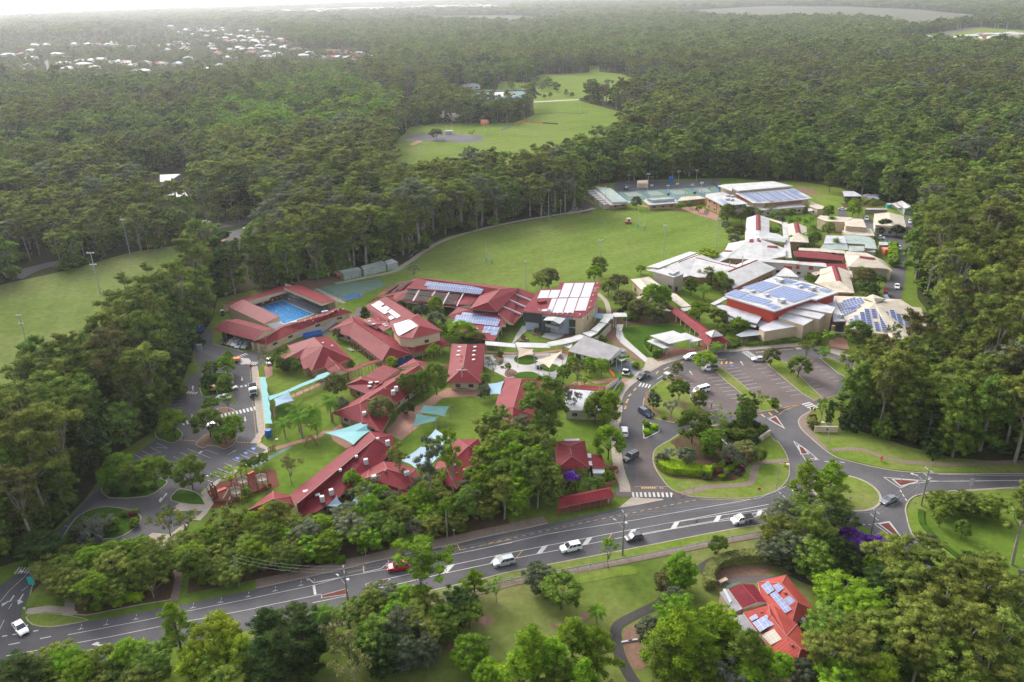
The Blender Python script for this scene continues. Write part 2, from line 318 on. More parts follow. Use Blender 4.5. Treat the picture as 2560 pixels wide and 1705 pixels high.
class Marks:
 def __init__(s):s.b=MB()
 def line(s,p,q,w_=.12,m=_k,z=.1):
  d=Vector((q.x-p.x,q.y-p.y));
  if d.length<.01:return
  d.normalize();nn=Vector((-d.y,d.x))*w_/2
  s.b.face([(p.x-nn.x,p.y-nn.y,z),(q.x-nn.x,q.y-nn.y,z),(q.x+nn.x,q.y+nn.y,z),(p.x+nn.x,p.y+nn.y,z)],m)
 def poly(s,pts,w_=.12,m=_k,z=.1):
  for a,c in zip(pts,pts[1:]):s.line(a,c,w_,m,z)
 def dash(s,pts,on,off,w_=.12,m=_k,z=.1):
  t=0;on_=True;rem=on
  for a,c in zip(pts,pts[1:]):
   L=(c-a).length;d=(c-a)/max(L,1e-6);x=0
   while x<L:
    st=min(rem,L-x)
    if on_:s.line(a+d*x,a+d*(x+st),w_,m,z)
    x+=st;rem-=st
    if rem<1e-4:on_=not on_;rem=on if on_ else off
 def bays(s,a0,a1,b0,b1,n,w_=.1,m=_k):
  for k in range(n):t=k/(n-1);s.line(a0.lerp(a1,t),b0.lerp(b1,t),w_,m)
 def fill(s,pts,m=_k,z=.104):s.b.face([(p.x,p.y,z)for p in ccw(pts)],m)
 def zebra(s,a,c,length,n,m=_k,frac=.5):
  d=(c-a)/n;u=Vector((-d.y,d.x,0)).normalized()*length/2
  for k in range(n):p=a+d*k;q=p+d*frac;s.fill([p-u,q-u,q+u,p+u],m)
 def arrow(s,p,q,w_=.5,m=_k):
  d=(q-p).normalized();nn=Vector((-d.y,d.x,0));h=p.lerp(q,.55)
  s.line(p,h,w_*.3,m);s.fill([h-nn*w_*.5,q,h+nn*w_*.5],m)
 def build(s,z=None):
  o=s.b.build('road_marking');o['kind']=_al;return o
def island(txt,m,kerb=.22,h=.14,sm=3,name='traffic_island',km=_x,inner_m=None):
 pts=P(txt)if isinstance(txt,str)else txt
 if sm:pts=smooth(pts,sm)
 b=MB();b.prism(pts,0,h,km,bottom=False);_zc[0]+=1
 b.face([(p.x,p.y,h+.02+.0007*(_zc[0]%9))for p in inset(pts,kerb)],m)
 o=b.build(name);o['kind']=_al;return o
def inpoly(pts,X,Y):
 ins=np.zeros(X.shape,bool);n=len(pts);j=n-1
 for i in range(n):
  xi,yi,xj,yj=pts[i].x,pts[i].y,pts[j].x,pts[j].y
  c=((yi>Y)!=(yj>Y))&(X<(xj-xi)*(Y-yi)/((yj-yi)or 1e-9)+xi)
  ins^=c;j=i
 return ins
 # SETTING
def big(name,x0,x1,y0,y1,z,m):
 b=MB();b.face([(x0,y0,z),(x1,y0,z),(x1,y1,z),(x0,y1,z)],m);o=b.build(name);o['kind']=_al;return o
coastA,coastB=P('F: -1400,58 0,23 640,8')[0],P('F: 640,8')[0]
cl=P('F: -2200,78 -1000,48 0,23 320,15 640,8 1000,1 1300,-4')
b=MB();b.face([(p.x,p.y,0)for p in cl]+[(cl[-1].x+9000,12500,0),(16000,12500,0),(16000,-1500,0),(-16000,-1500,0),(-16000,cl[0].y,0)],'g_forest')
o=b.build('ground');o['kind']=_al
big('water',-17000,17000,-1600,17000,-2,'sea')
sheet(_r,'g_marsh','marsh',.03)
sheet(_af,'g_marsh','marsh',.05)
sheet('T3: 1350,330 1900,250 2600,300 2700,420 2355,450 2100,420 1700,440 1400,440 1120,400',_U,'grass_land',.05)
sheet('T3: 1480,385 1500,345 1640,295 1900,250 1930,262 1700,310 1550,350 1490,400 1750,410 1900,430 1500,412',_V,'road',.09)
sheet('T0: 410,570 440,545 455,640 450,690',_V,'road',.05)
CAMPUS=P('F: -300,1500 60,1400 130,1330 210,1250 300,1130 390,1075 440,1030 455,960 490,860 530,800 545,745 640,725 800,715 840,690 1010,660 1075,610 1120,590 1230,565 1450,540 1465,500 1480,462 1600,450 1760,446 1830,445 1900,452 2010,455 2100,470 2180,500 2330,525 2335,555 2297,610 2290,700 2294,745 2335,800 2335,870 2310,925 2230,950 2150,970 2105,1000 2095,1075 2190,1095 2300,1125 2400,1150 2800,1190 3400,1800 -500,1800')
sheet(CAMPUS,'g_lawn','lawn',.006)
sheet('F: 1100,1500 1300,1420 1700,1360 1950,1330 2040,1400 2000,1850 700,1850 800,1700 1000,1560','g_acreage','grass_land',.012)
sheet('F: 2270,1230 2420,1235 2700,1240 2900,1900 2100,1900 2150,1450 2290,1350','g_lawn','lawn',.012)
LF=P('F: -400,800 0,712 150,680 330,630 480,608 530,640 470,745 360,855 210,995 60,1080 -300,1160')
sheet(LF,'g_field_dull',_a2,.02)
sheet('V: 925,612 960,590 1030,552 1130,524 1240,503 1345,487 1400,482 1480,484 1560,487 1620,498 1670,515 1700,545 1700,580 1670,620 1590,660 1480,680 1300,700 1100,690 950,670 870,660 840,650','g_field',_a2,.03,sm=0)
sheet('N7: -50,1000 20,700 90,640 160,560 400,530 1080,525 1190,490 1270,450 1260,340 1250,300 430,330 430,260 640,235 940,225 950,150 1230,170 1300,95 1760,75 1760,15 1850,15 1850,70 2050,90 2250,180 2300,260 2150,330 1900,330 1680,300 1665,325 2085,440 2090,600 1900,800 1500,950 1100,1080 700,1150 300,1300','g_field',_a2,.02)
sheet('N7: 70,668 190,622 560,625 800,640 820,690 640,705 330,690 120,678',_V,_aw,.06)
sheet('N7: 150,720 230,680 290,680 200,725',_J,'path',.05)
sheet('N7: 100,400 120,350 160,290 190,255 240,250 215,310 190,380 170,450 150,480 100,440',_V,'road',.05)
sheet('N7: 1250,345 1260,333 1665,313 1665,322',_x,'road',.05)
sheet('N7: 525,262 720,258 1160,238 1290,285 1270,300 620,320',_N,_aM,.04);sheet('N7: 575,268 715,262 690,305 640,310',_ag,_aM,.08);sheet('N7: 740,262 1150,246 1220,282 760,300',_ag,_aM,.08)
sheet('N7: 890,250 1040,245 1090,285 900,292',_v,_aM,.12)
sheet('M0: 0,960 290,885 450,845 600,820 600,862 450,890 330,930 200,1000',_V,'road',.04)
sheet('M0: 1500,560 1800,500 1960,490 2100,470 2400,420 2400,470 2050,530 1850,570 1600,610',_V,'road',.04)
sheet('M0: 1870,620 2000,590 2220,535 2355,525 2355,600 2250,600 2250,740 2120,735',_V,_aw,.04)
# main road
NK=P('D0: -400,1250 -100,1180 D1: -640,850 0,715 500,605 1000,490 1400,395 1850,300 B3: -100,1475 0,1450 500,1345 1000,1235 1500,1125 1850,1055 2050,1000 B4: 0,952 350,885 730,840 1000,853 1400,875 1700,850 1950,780 2100,690')
SK=P('D1: -3000,1720 -2355,1590 -1500,1400 -640,1210 850,890 1280,800 1700,705 2100,612 D2: 0,550 500,455 1000,360 1500,262 2000,165 B4: 1900,1225 2300,1145')
sheet(NK[:-1]+P('B4: 2100,690 2300,700 2500,1000')+SK[::-1],_V,'road',.035)
INNER=P('B3: 2260,790 2210,650 2110,380 L3: 2050,1220 2075,1150 2100,950 2085,840 2150,700 2250,600 2355,525 L4: 120,400 340,310 700,200 1000,140 1300,112 1600,80 2000,50 2355,30 L5: 200,60 420,70 600,120 800,190 780,260 800,480 620,510 480,560 450,620 400,640 310,690 275,740 300,810 400,905 550,1030 700,1100 1100,1190 1450,1222 2060,1226 3400,1215 3400,1340 2355,1350 1700,1388 1450,1410 1340,1440 1285,1500 1270,1560 D3: 1275,30 1300,140 1350,250 1500,500 1450,560 1300,400 1100,290 900,150 780,80 600,140 300,90 70,62 B4: 2400,900 2300,700 2215,640')
sheet(INNER+P('B4: 2100,690 1950,780 1700,850 1400,875 1000,853 730,840 350,885 0,952'),_V,'road',.037)
strip(smooth(NK[3:12],3,False),.05,.3,_x,'kerb',.13,raised=.13)
strip(smooth(SK[4:],3,False),-.3,-.05,_x,'kerb',.13,raised=.13)
strip(smooth(NK[3:12],3,False),.35,2.9,_Z,'path',.14,raised=.14)
strip(smooth(NK[2:11],3,False),3.0,9.5,_aO,_q,.05)
strip(smooth(SK[3:],3,False),-2.6,-.35,_U,'verge',.12,raised=.12)
strip(smooth(SK[3:],3,False),-4.4,-2.7,_Z,'path',.10,raised=.1)
WK=smooth(P('B3: 2220,770 2200,650 2110,380 L3: 2050,1220 2070,1150 2098,950 2083,840 2150,700 2250,600 2355,525 L4: 120,400 340,310 700,200 1000,140 1300,112 1600,80 2000,50 2355,30 L5: 200,60 420,70 600,120 800,190'),3,False)
strip(WK,.0,.25,_x,'kerb',.14,raised=.14);strip(WK,.26,2.6,_x,'path',.1,raised=.1)
sheet('L4: 640,470 860,350 1180,310 1480,262 1660,245 1830,230 L5: 300,150 420,142 650,330 620,480 300,590 0,640 L4: 1740,1010 1400,1060 1100,1060 960,980 760,780 700,600',_ar,_aw,.06)
sheet('B4: -80,600 -60,200 -100,-40 100,-40 180,100 190,300 230,480 400,690 560,800 200,860 -60,850 -350,840 -360,700',_ar,'road',.06)
sheet('B3: 2030,1010 2230,850 2355,850 B4: 0,860 330,870 350,885 0,955',_x,'path',.1)
island('B4: 440,0 250,110 190,200 190,340 240,460 330,590 400,680 480,740 590,790 730,838 900,852 1400,870 1700,848 1950,778 2090,690 2180,580 2208,460 2188,300 2130,160 2030,20 L4: 1990,1430 1900,1320 1700,1215 1500,1175 1300,1175 1150,1190 950,1215 750,1250 560,1330',_U,sm=2)
island('L4: 490,1165 300,1120 170,1080 60,980 40,900 60,800 130,700 200,620 330,530 400,480 560,470 650,510 700,620 740,720 780,830 900,920 980,990 1090,1055 940,1110 700,1150',_U,sm=2)
island('L4: 850,345 1160,315 1230,370 1420,520 1620,690 1700,760 1850,800 2000,840 2090,920 2050,965 1800,985 1690,950 1600,850 1500,740 1250,540 1100,400 900,380',_U,sm=0,h=.12)
island('L4: 1840,275 1900,215 2060,200 L5: 60,165 160,195 480,505 500,525 420,548 330,500 100,310',_U,sm=0,h=.12)
island('L5: 470,155 560,150 800,260 800,420 700,330 640,300','g_lawn',sm=0,h=.12)
ctr=G(1920+720/Q,852+1395/Q);island([ctr+Vector((7.7*math.cos(t),7.7*math.sin(t),0))for t in[i*math.pi/18 for i in range(36)]],_U,.55,sm=0,name='roundabout_island')
island('L4: 38,1180 60,1145 130,1150 210,1200 260,1250 300,1275 280,1300 80,1400 50,1395 40,1300',_Q,.35,sm=0,km=_v)
for t in('L4: 1890,1110 2000,1065 2120,1240','L5: 270,960 330,985 380,1045 300,1050','L5: 365,1090 440,1080 450,1100 380,1107','L5: 1135,1272 1370,1285 1385,1300 1220,1345','D3: 1010,118 1110,100 1235,250 1190,258','D0: 0,0 0,0 0,0'):
 if t.startswith('D0'):continue
 island(t,_au,.3,.13,0,km=_v)
island('D1: 1005,670 1170,628 1215,622 1235,632 1170,670 1010,720',_au,.15,.13,0,km=_v);island('D1: 600,775 820,715 845,722 838,768 600,803',_au,.15,.13,0,km=_v)
island('B4: 1850,1085 1960,1035 2180,975 2400,900 2400,1010 2000,1070',_au,.2,.13,0,km=_v)
sheet('L5: 350,760 380,670 450,640 640,790 900,850 1300,980 1700,1080 2100,1110 3000,1100 3000,1210 2060,1215 1450,1212 1100,1180 700,1088 560,1020 400,890',_U,'verge',.09)
strip(smooth(P('L5: 590,1010 700,1000 850,1005 1000,1050 1100,1085 1300,1120 1600,1140 1900,1135 2200,1120 2800,1110'),3,False),-.8,.8,_Z,'path',.13)
sheet('L5: 270,740 300,700 370,650 400,640 360,700 350,760 420,850 500,950 580,1010 540,1010 400,900 300,800',_Z,'path',.115)
strip(smooth(P('L5: 800,190 780,260'),2,False),0,.1,_x,'kerb',.1)
strip(smooth(P('L5: 480,560 400,640 310,690 275,740 300,810 400,905 550,1030 700,1100 1100,1190 1450,1222 2060,1228 3400,1218'),3,False),0,.3,_x,'kerb',.14,raised=.14)
strip(smooth(P('L5: 2900,1345 2355,1350 1700,1388 1450,1410 1340,1440 1285,1500 1270,1560 D3: 1275,30 1300,140 1350,250 1500,500'),3,False),-.3,0,_x,'kerb',.14,raised=.14)
sheet('D3: 1500,500 1350,250 1300,140 1275,0 L5: 1340,1445 1450,1415 1700,1393 2355,1355 3200,1345 L5: 3000,1420 2000,1460 D3: 1420,10 1450,130 1600,300 1850,520',_U,'verge',.06)
strip(smooth(P('D3: 1430,0 1435,100 1500,190 1600,290 1720,380 1860,500 2000,640'),3,False),-1.2,0,_Q,_q,.35,raised=.3)
strip(smooth(P('B4: 600,800 850,740 1000,700 1300,680 1550,665 1640,620 1670,500 1700,400 1800,345 2000,320 2180,305'),4,False),-.85,.85,_Z,'path',.19)
sheet('B4: 250,430 260,330 420,330 650,380 L4: 500,1500 450,1440 800,1260 1200,1210 1500,1200 1850,1260 1880,1340 1700,1500 B4: 1830,200 1650,330 1560,430 1530,520 1400,600 1100,620 800,580 450,560',_aO,_q,.172,sm=2)
for t in('L4: 330,540 500,480 640,500 600,560 420,560','L4: 50,960 80,700 130,700 110,900 300,1010 240,1060 120,1040','L4: 330,1110 480,1060 560,1150','L4: 560,880 700,880 640,980','L4: 880,980 1060,1050 940,1100 760,1020','L4: 850,350 1150,318 1200,350 900,375'):sheet(t,_B,_q,.18)
# left car park
sheet('D0: -300,1340 -300,760 0,680 120,600 300,520 390,320 520,180 640,80 690,0 L0: 740,1500 900,1350 1000,1240 1180,1085 1450,900 1440,700 1540,640 1560,520 1690,485 1705,370 1770,305 1850,280 1830,215 1800,205 1780,60 S1: 0,1170 90,1100 190,1080 185,1290 650,1410 950,1400 1000,1500 L1: 1440,360 1480,700 1530,1250 1410,1480 B1: 1400,90 1560,150 1200,360 800,610 620,720 560,800 670,960 620,1020 500,1170 D0: 1700,110 1540,260 1540,370 1280,360 1260,300 1070,270 880,300 650,440 480,480 330,560 300,660 260,790 205,900 195,960 230,1020 300,1065 450,1080 700,1040 700,1200',_V,_aw,.05)
sheet('D0: 395,320 520,180 700,20 L0: 850,1420 960,1350 1000,1450 870,1500 D0: 700,80 620,180 480,380 420,430',_a3,'road',.072)
sheet('D0: 1540,370 1280,360 1255,300 1400,200 1560,215 1700,110 1790,60 1880,0 1560,0 1700,-120 1960,-130 1900,0 1700,150',_x,'path',.074)
island('L0: 930,1340 1050,1240 1250,1225 1500,1275 1540,1310 1470,1370 1350,1435 1000,1450',_Q,sm=2)
island('D0: 600,200 700,60 850,-20 1000,-40 1150,-20 1240,0 1300,60 1270,130 1180,200 1060,255 850,280 640,440 480,470 460,400',_Q,sm=2)
island('D0: 250,860 290,700 330,580 420,500 660,440 1280,400 1545,400 1590,500 1650,700 1560,820 1300,860 800,960 640,950 600,870 400,880',_aO,sm=0,h=.1)
sheet('D0: 240,880 270,780 400,640 640,800 600,880 400,885',_U,'lawn',.15);island('D0: 235,980 300,945 440,935 600,955 820,1000 600,1050 450,1068 300,1050',_U,sm=2)
strip(P('D0: 245,925 430,900 600,915 680,960'),-.9,.9,_x,'path',.16)
strip(P('D0: 640,740 640,960'),-.9,.9,_x,'path',.162)
strip(P('D0: 1640,500 1640,640 1600,830'),-.8,.8,_Z,'path',.16)
island('L1: 520,1480 620,1380 720,1320 1060,1330 1130,1360 1135,1420 1080,1490 950,1555 850,1520 700,1500 640,1540',_B,sm=2)
island('L0: 1440,720 1650,820 1680,880 1600,945 1500,920 1430,880',_Q,sm=2)
island('L1: 620,770 580,600 640,430 800,420 1060,440 1080,560 1130,670 1060,720 760,770',_Q,sm=2)
island('L1: 850,1030 840,950 1000,940 1090,970 1090,1000 900,1030',_B,sm=2)
island('B1: 150,860 200,790 300,720 500,760 600,820 670,940 640,965 400,950 190,910',_Q,sm=2)
sheet('L1: 1110,200 1310,220 1340,260 1290,300 1200,310 1120,250',_v,'path',.16)
strip(P('L1: 1440,330 1480,700 1540,1180 1560,1300 1440,1470'),-2.0,-.05,_x,'path',.14,raised=.14);strip(P('L1: 1440,390 1480,700 1540,1200 1545,1300 1430,1460'),-.05,.12,_f,'kerb',.15,raised=.15)
strip(P('B1: 1410,80 1560,150 1200,365 800,615 690,690 590,790 690,950 600,1080 500,1180'),.1,1.6,_x,'path',.13,raised=.13)
sheet('L1: 1530,330 1650,300 1660,460 1560,510',_J,'path',.06)
sheet('B1: 620,850 700,700 1100,560 1600,440 1700,450 1760,680 1650,720 1300,830 1050,960 760,1010',_au,'playground_surface',.06,sm=1)
sheet('B1: 1330,400 1580,250 1900,90 1960,110 1600,300 1380,430',_ag,'path',.05)
strip(P('B1: 1690,130 2000,40 2355,-60 B2: 60,-110 L2: 170,1290'),-.9,.9,_J,'path',.06)
strip(P('L1: 1930,780 2355,590 L2: 60,540 N1: 1250,1380 1700,1180'),-.9,.9,_J,'path',.06)
sheet('L1: 1690,1100 1680,960 1740,900 1850,880 1950,900 2100,1000 2355,980 2355,1200 2200,1220 1800,1190','g_turf','lawn',.05,sm=2)
strip(smooth(P('L1: 1690,1080 1680,960 1740,890 1850,865 1950,890'),3,False),-.25,.25,_ah,'kerb',.12)
strip(smooth(P('L1: 1700,1150 1850,1190 2100,1200 2300,1190'),3,False),-.3,.3,_ah,'kerb',.12)
sheet('N1: 0,650 240,760 420,700 900,540 1440,370 1480,260 1750,60 1900,60 1990,-100 2150,-100 2100,60 1900,110 1560,340 1390,480 960,540 600,680 330,760 240,800 0,760',_ar,'path',.052)
sheet('L2: 130,1290 300,1180 400,1310 530,1490 380,1540 200,1430',_J,'path',.055)
sheet('L2: 1130,1080 1200,1000 1350,950 1500,880 1700,740 1880,650 2300,650 2355,800 2220,770 2050,780 1800,800 1680,900 1520,960 1500,1180 1200,1420 1000,1330 960,1270 1100,1150',_J,'plaza',.055)
sheet('L3: 60,160 560,160 1210,130 1300,160 1240,330 1160,370 1130,470 1100,520 860,500 540,490 380,500 360,480 60,330',_v,'plaza',.055)
strip(P('L3: 80,115 300,130 560,140 800,140 1000,120 1210,90'),-.7,.7,_J,'path',.075)
for t in('L3: 500,240 540,180 700,165 800,180 860,230 820,280 700,310 560,290','L3: 870,320 1000,290 1130,310 1150,350 1080,410 960,400','L3: 490,480 560,425 700,408 800,420 860,460 870,500 640,500'):sheet(t,'g_turf','lawn',.085,sm=3)
sheet('L3: 400,370 480,375 560,430 480,480 400,490 360,440',_B,_q,.09,sm=2);sheet('L3: 190,170 300,165 350,200 340,280 300,310 240,240',_B,_q,.09,sm=2)
sheet('L3: 1130,110 1200,160 1240,230 1200,240 1120,190',_B,_q,.09)
sheet('L3: 1640,560 1850,510 2150,505 2300,520 2130,640 2060,610 1900,570 1700,590',_J,'path',.06)
sheet('L3: 1640,580 1500,600 1400,620 1300,600 1400,560',_J,'path',.06)
sheet('L3: 1900,360 2060,300 2260,250 2300,350 2355,420 2290,460 2150,400 2000,400',_aU,'path',.07)
sheet('S3: 1540,1010 1640,1010 1620,1100 1650,1200 1800,1340 2000,1510 2040,1566 1960,1566 1800,1430 1600,1280 1530,1180',_v,'path',.06)
sheet('S3: 2000,1500 2120,1490 L4: 200,220 340,310 150,410 60,330',_x,'path',.075)
sheet('L4: 240,240 330,190 330,120 470,60 900,60 990,130 700,205 345,305',_ah,'plaza',.07);sheet('L4: 900,60 880,-10 1000,-150 1250,60 1300,110 1000,140',_ah,'plaza',.066)
sheet('S3: 1280,1190 1440,1000 1520,1010 1530,1180 1600,1290 1800,1440 1950,1566 1750,1500 1700,1420 1500,1290',_B,_q,.055)
sheet('S3: 0,1290 60,1160 150,1030 390,1040 400,1080 240,1075 20,1285',_v,'path',.055);sheet('S3: 435,1195 500,1130 790,1140 720,1200 600,1235',_v,'path',.075)
sheet('S3: 500,1100 400,1100 380,1080 490,1050',_B,_q,.07);sheet('S3: 790,1130 920,1180 860,1215 720,1220',_B,_q,.072)
strip(smooth(P('S3: 1260,545 1330,600 1400,680 1430,780 1440,850'),3,False),-1.2,.6,_x,'path',.06)
sheet('S3: 1130,860 1250,760 1360,760 1350,830 1200,1000 1140,1040',_B,_q,.05)
sheet('S3: 1600,1010 1670,1010 1700,1050 2355,1005 2500,1040 2600,1180 2300,1180 2040,1200 1930,1320 2000,1420 2090,1500 1960,1480 1700,1230 1620,1100','g_turf','lawn',.05)
sheet('S3: 1340,1000 1480,780 2300,700 2600,900 2500,990 1900,1030 1640,1040',_aO,_q,.04)
sheet('N2: 1500,1500 1700,1470 2355,1420 N3: 0,1180 600,1130 850,1150 1200,1220 1150,1240 850,1180 600,1160 0,1205 N2: 1560,1540',_x,'path',.12)
sheet('N3: 960,1090 1080,1040 1200,1050 1250,1200 1000,1180',_J,'path',.06)
sheet('N2: 1560,1400 2000,1290 2170,1350 2355,1340 2355,1380 1760,1400',_Z,'path',.06)
sheet('N5: 900,330 1060,330 1150,600 1700,680 1760,480 1700,300 1780,330 2100,420 1940,560 1880,700 1830,900 1760,1290 1720,1568 1470,1568 1500,1290 1400,1180 1620,1000 1580,840 1460,820 1140,680 1100,560 960,520',_V,_aw,.05)
sheet('N3: 1780,0 1980,0 1960,300 1900,560 1720,560 1700,330 1790,300 1800,150',_V,'road',.052)
sheet('N5: 420,330 440,130 580,160 620,330',_V,_aw,.05)
sheet('M3: 240,150 330,150 480,210 400,225 330,210',_B,_q,.05);sheet('M3: 400,220 1130,260 1480,380 1460,440 1300,440 700,330 520,340',_U,'lawn',.03)
sheet('M3: 660,300 1080,300 1080,330 700,340',_aO,_q,.05)
sheet('M2: 930,150 960,105 1250,100 1500,105 1900,95 1930,140 1960,260 1780,245 1530,270 1050,290 960,200',_a3,_aw,.05)
sheet('M2: 975,200 1870,148 1905,175 1905,215 1780,245 1530,272 1060,285',_N,_aM,.07)
for a in('M2: 985,200 1170,190 1260,255 1225,280 1070,280','M2: 1185,190 1390,177 1510,250 1480,262 1290,262','M2: 1415,176 1620,163 1760,235 1740,245 1530,255','M2: 1640,162 1865,150 1895,180 1890,215 1770,232'):sheet(a,_ag,_aM,.09)
for a in('M2: 1035,208 1140,202 1200,232 1075,240','M2: 1225,200 1330,192 1400,222 1290,232','M2: 1450,190 1560,183 1620,212 1510,222','M2: 1670,175 1780,168 1830,196 1730,205'):sheet(a,'court_grey',_aM,.11)
sheet('M2: 620,240 700,200 740,190 820,240 760,350 720,385 640,405 640,300',_aq,'road',.045);sheet('M2: 700,215 740,195 830,320 790,335 650,260','g_acreage','lawn',.05)
strip(smooth(P('V: 770,652 850,636 905,624 935,605 948,597 975,577 1030,549 1130,521 1240,500 1340,485 1365,478'),4,False),-1.5,1.2,_x,'path',.06)
sheet('N6: 780,480 1300,540 1500,520 1700,500 1800,560 1980,640 1960,720 1700,640 1480,570 1200,545 900,520',_J,'path',.06)
sheet('V: 700,672 760,655 870,642 890,655 800,690 770,698',_ag,_aM,.055);sheet('S1: 2075,600 2280,540 2420,590 2170,660',_N,_aM,.075)
sheet('S1: 1690,480 1740,480 2080,640 2150,690 2100,700 1960,640',_x,'path',.06);sheet('S1: 1350,400 1800,290 2100,300 2000,380 1750,470 1650,480 1500,460',_B,_q,.05)
strip(smooth(P('D2: 1720,570 1800,500 1900,455 2050,430 2200,425 2355,425 D3: 60,430 170,470 260,540 330,590 450,620 600,600 760,590'),4,False),-1.7,1.5,_aq,'driveway',.05)
sheet('D3: 180,590 330,560 600,560 740,620 640,680 480,720 300,650',_aq,'driveway',.057)
sheet('D2: 1850,700 1920,640 2050,600 2250,590 D3: 0,590 100,600 -60,660 D2: 2100,660 1980,700',_ar,'driveway',.06);sheet('D2: 1960,680 2090,655 2090,665 1970,720',_ag,'path',.07)
sheet('D2: 1860,640 1880,540 2050,500 2355,510 D3: 60,560 D2: 2250,590 2050,595 1920,640 1880,740',_B,_q,.055)
strip(smooth(P('D2: 1400,810 1300,870 1150,940 1000,1020 950,1080 950,1180 990,1350 1080,1520 1150,1620'),4,False),-.9,1.2,_aq,'path',.055)
sheet('D2: 1020,1110 1120,1040 1200,1020 1260,1050 1180,1180 1200,1300 1240,1420 1130,1460 1050,1330',_B,_q,.05,sm=2)
sheet('D2: 350,1040 480,1010 700,920 760,940 600,1060 430,1090',_B,_q,.045,sm=2)
sheet('D2: 450,610 640,560 900,520 1080,505 1165,540 1120,580 900,610 640,665',_U,_q,.05,sm=2)
sheet('D1: 2010,1010 2060,950 2140,960 2180,1040 2080,1050',_B,_q,.045,sm=2);sheet('D1: 1730,1280 1780,1210 1860,1240 1800,1290',_B,_q,.045,sm=2)
# road paint
m=Marks()
edge=P('D0: 625,1138 1350,1000 1720,920 2350,795 D1: 0,793 530,683 800,607');m.poly(edge,.14)
m.poly(P('D1: 480,620 530,660 800,607'),.25);m.line(*P('D1: 465,620 480,640'),.2);m.line(*P('D1: 530,680 545,770'),.5)
m.poly(P('D1: 800,607 1260,525 1780,405 2350,290'),.14);m.poly(P('B3: 200,1566 1000,1385 2355,1170 B4: 0,1168 700,1040 1400,920 1750,855 2000,760 2150,680'),.14)
m.poly(P('D1: 985,505 990,565 1150,530 1220,470 1215,450'),.2)
m.poly(P('D0: 55,1332 1000,1158 1450,1065 2350,893 D1: 0,890 600,765'),.14)
m.poly(P('D1: 520,845 840,778'),.14);m.poly(P('D1: 1005,733 1270,680 1700,580 2150,485 2355,440'),.16);m.poly(P('D1: 1215,622 1690,520 2350,380'),.16)
m.poly(P('D2: 0,440 500,345 1000,245 1500,155 1920,80 2355,-5'),.16);m.poly(P('D2: 0,380 500,285 1000,190 1500,100 2355,-60'),.16)
m.poly(P('B4: 0,1305 500,1215 1200,1110 1900,1010 2100,965 2300,895'),.16);m.poly(P('B4: 0,1405 450,1320 1070,1215 1700,1130 2020,1080'),.16)
for t in('D1: 1700,578 1760,565 1828,488 1768,500','D1: 2145,485 2200,472 2260,398 2205,410','D2: 220,400 275,388 335,312 280,324','D2: 640,318 695,306 745,236 690,248','D2: 1050,238 1105,227 1145,165 1095,175','D2: 1450,170 1505,160 1540,97 1490,106','D2: 1845,104 1895,95 1925,40 1880,47','B4: 1707,1120 1780,1108 1800,1035 1735,1045'):m.fill(P(t),_k,.108)
for t in('D2: 40,430 95,365','D2: 888,252 915,210','D2: 1675,130 1705,80','B4: 805,1252 850,1175','B4: 1840,1100 1860,1030'):m.line(*P(t),.12,_f)
m.dash(P('D1: 1890,355 2350,258 B3: 50,1543 600,1420 1100,1310 1600,1205 2355,1055 B4: 50,1040 440,962 820,888'),.9,1.0,.14,_f);m.poly(P('D1: 1700,340 1850,305 1870,358 1890,355'),.14,_f);m.poly(P('D1: 840,570 980,540'),.12,_f);m.poly(P('B4: 900,875 1400,888 1700,870'),.1,_f)
for x,y in((740,1085),(975,1045),(1245,995),(1768,890),(2023,840),(2276,788)):
 a,c,d=D0(x,y),D0(x+12,y-48),D0(x-25,y+5);m.dash([a,c],.5,.4,.12);m.line(d,D0(x+28,y-5),.14)
for x,y in((175,735),(410,685)):m.dash([D1(x,y),D1(x+8,y-50)],.5,.4,.12);m.line(D1(x-25,y+5),D1(x+25,y-6),.14)
m.dash(P('D0: 80,1230 640,1120'),1.9,3.4,.2);m.dash(P('D0: 20,1153 400,1090'),.9,.9,.25);m.dash(P('D0: 1140,1213 2260,985 D1: 240,905'),1.8,6,.2)
m.poly(P('D0: 700,1302 1010,1240'),.15);m.poly(P('D0: 180,1397 280,1380'),.15);m.poly(P('D0: 130,1378 215,1362'),.2);m.dash(P('D0: 395,1360 480,1345'),.8,.6,.2)
a=D0(1015,1217);c=D0(900,1237);m.line(a,c,.35);m.fill(P('D0: 840,1228 890,1203 920,1208 905,1220 935,1232 900,1242'))
m.poly(P('D0: 0,1085 40,1000'),.12);m.poly(P('D0: 80,900 112,850'),.12);m.poly(P('D0: 200,738 255,690'),.12);m.poly(P('D0: 0,840 80,740 220,610 300,520 400,440'),.12)
for t in('D0: 130,775 95,830 60,835','D0: 215,762 180,820 200,840'):m.poly(P(t),.3)
m.fill(P('D0: 15,880 20,850 75,835 60,850'));m.fill(P('D0: 165,862 160,820 180,815 215,835'))
m.poly(P('D0: 455,285 490,290'),.1);m.poly(P('D0: 590,140 645,142'),.1);m.poly(P('D0: 390,430 560,250 700,100 770,20'),.12)
m.zebra(D0(150,550),D0(295,540),2.2,5)
m.dash(P('L5: 195,1325 235,1395 275,1430'),1.0,.7,.25);m.dash(P('L5: 1215,1375 1275,1475'),1.0,.7,.25);m.dash(P('L5: 520,1112 680,1120 740,1132'),1.0,.9,.25);m.dash(P('D3: 840,125 945,126'),1.2,.8,.25)
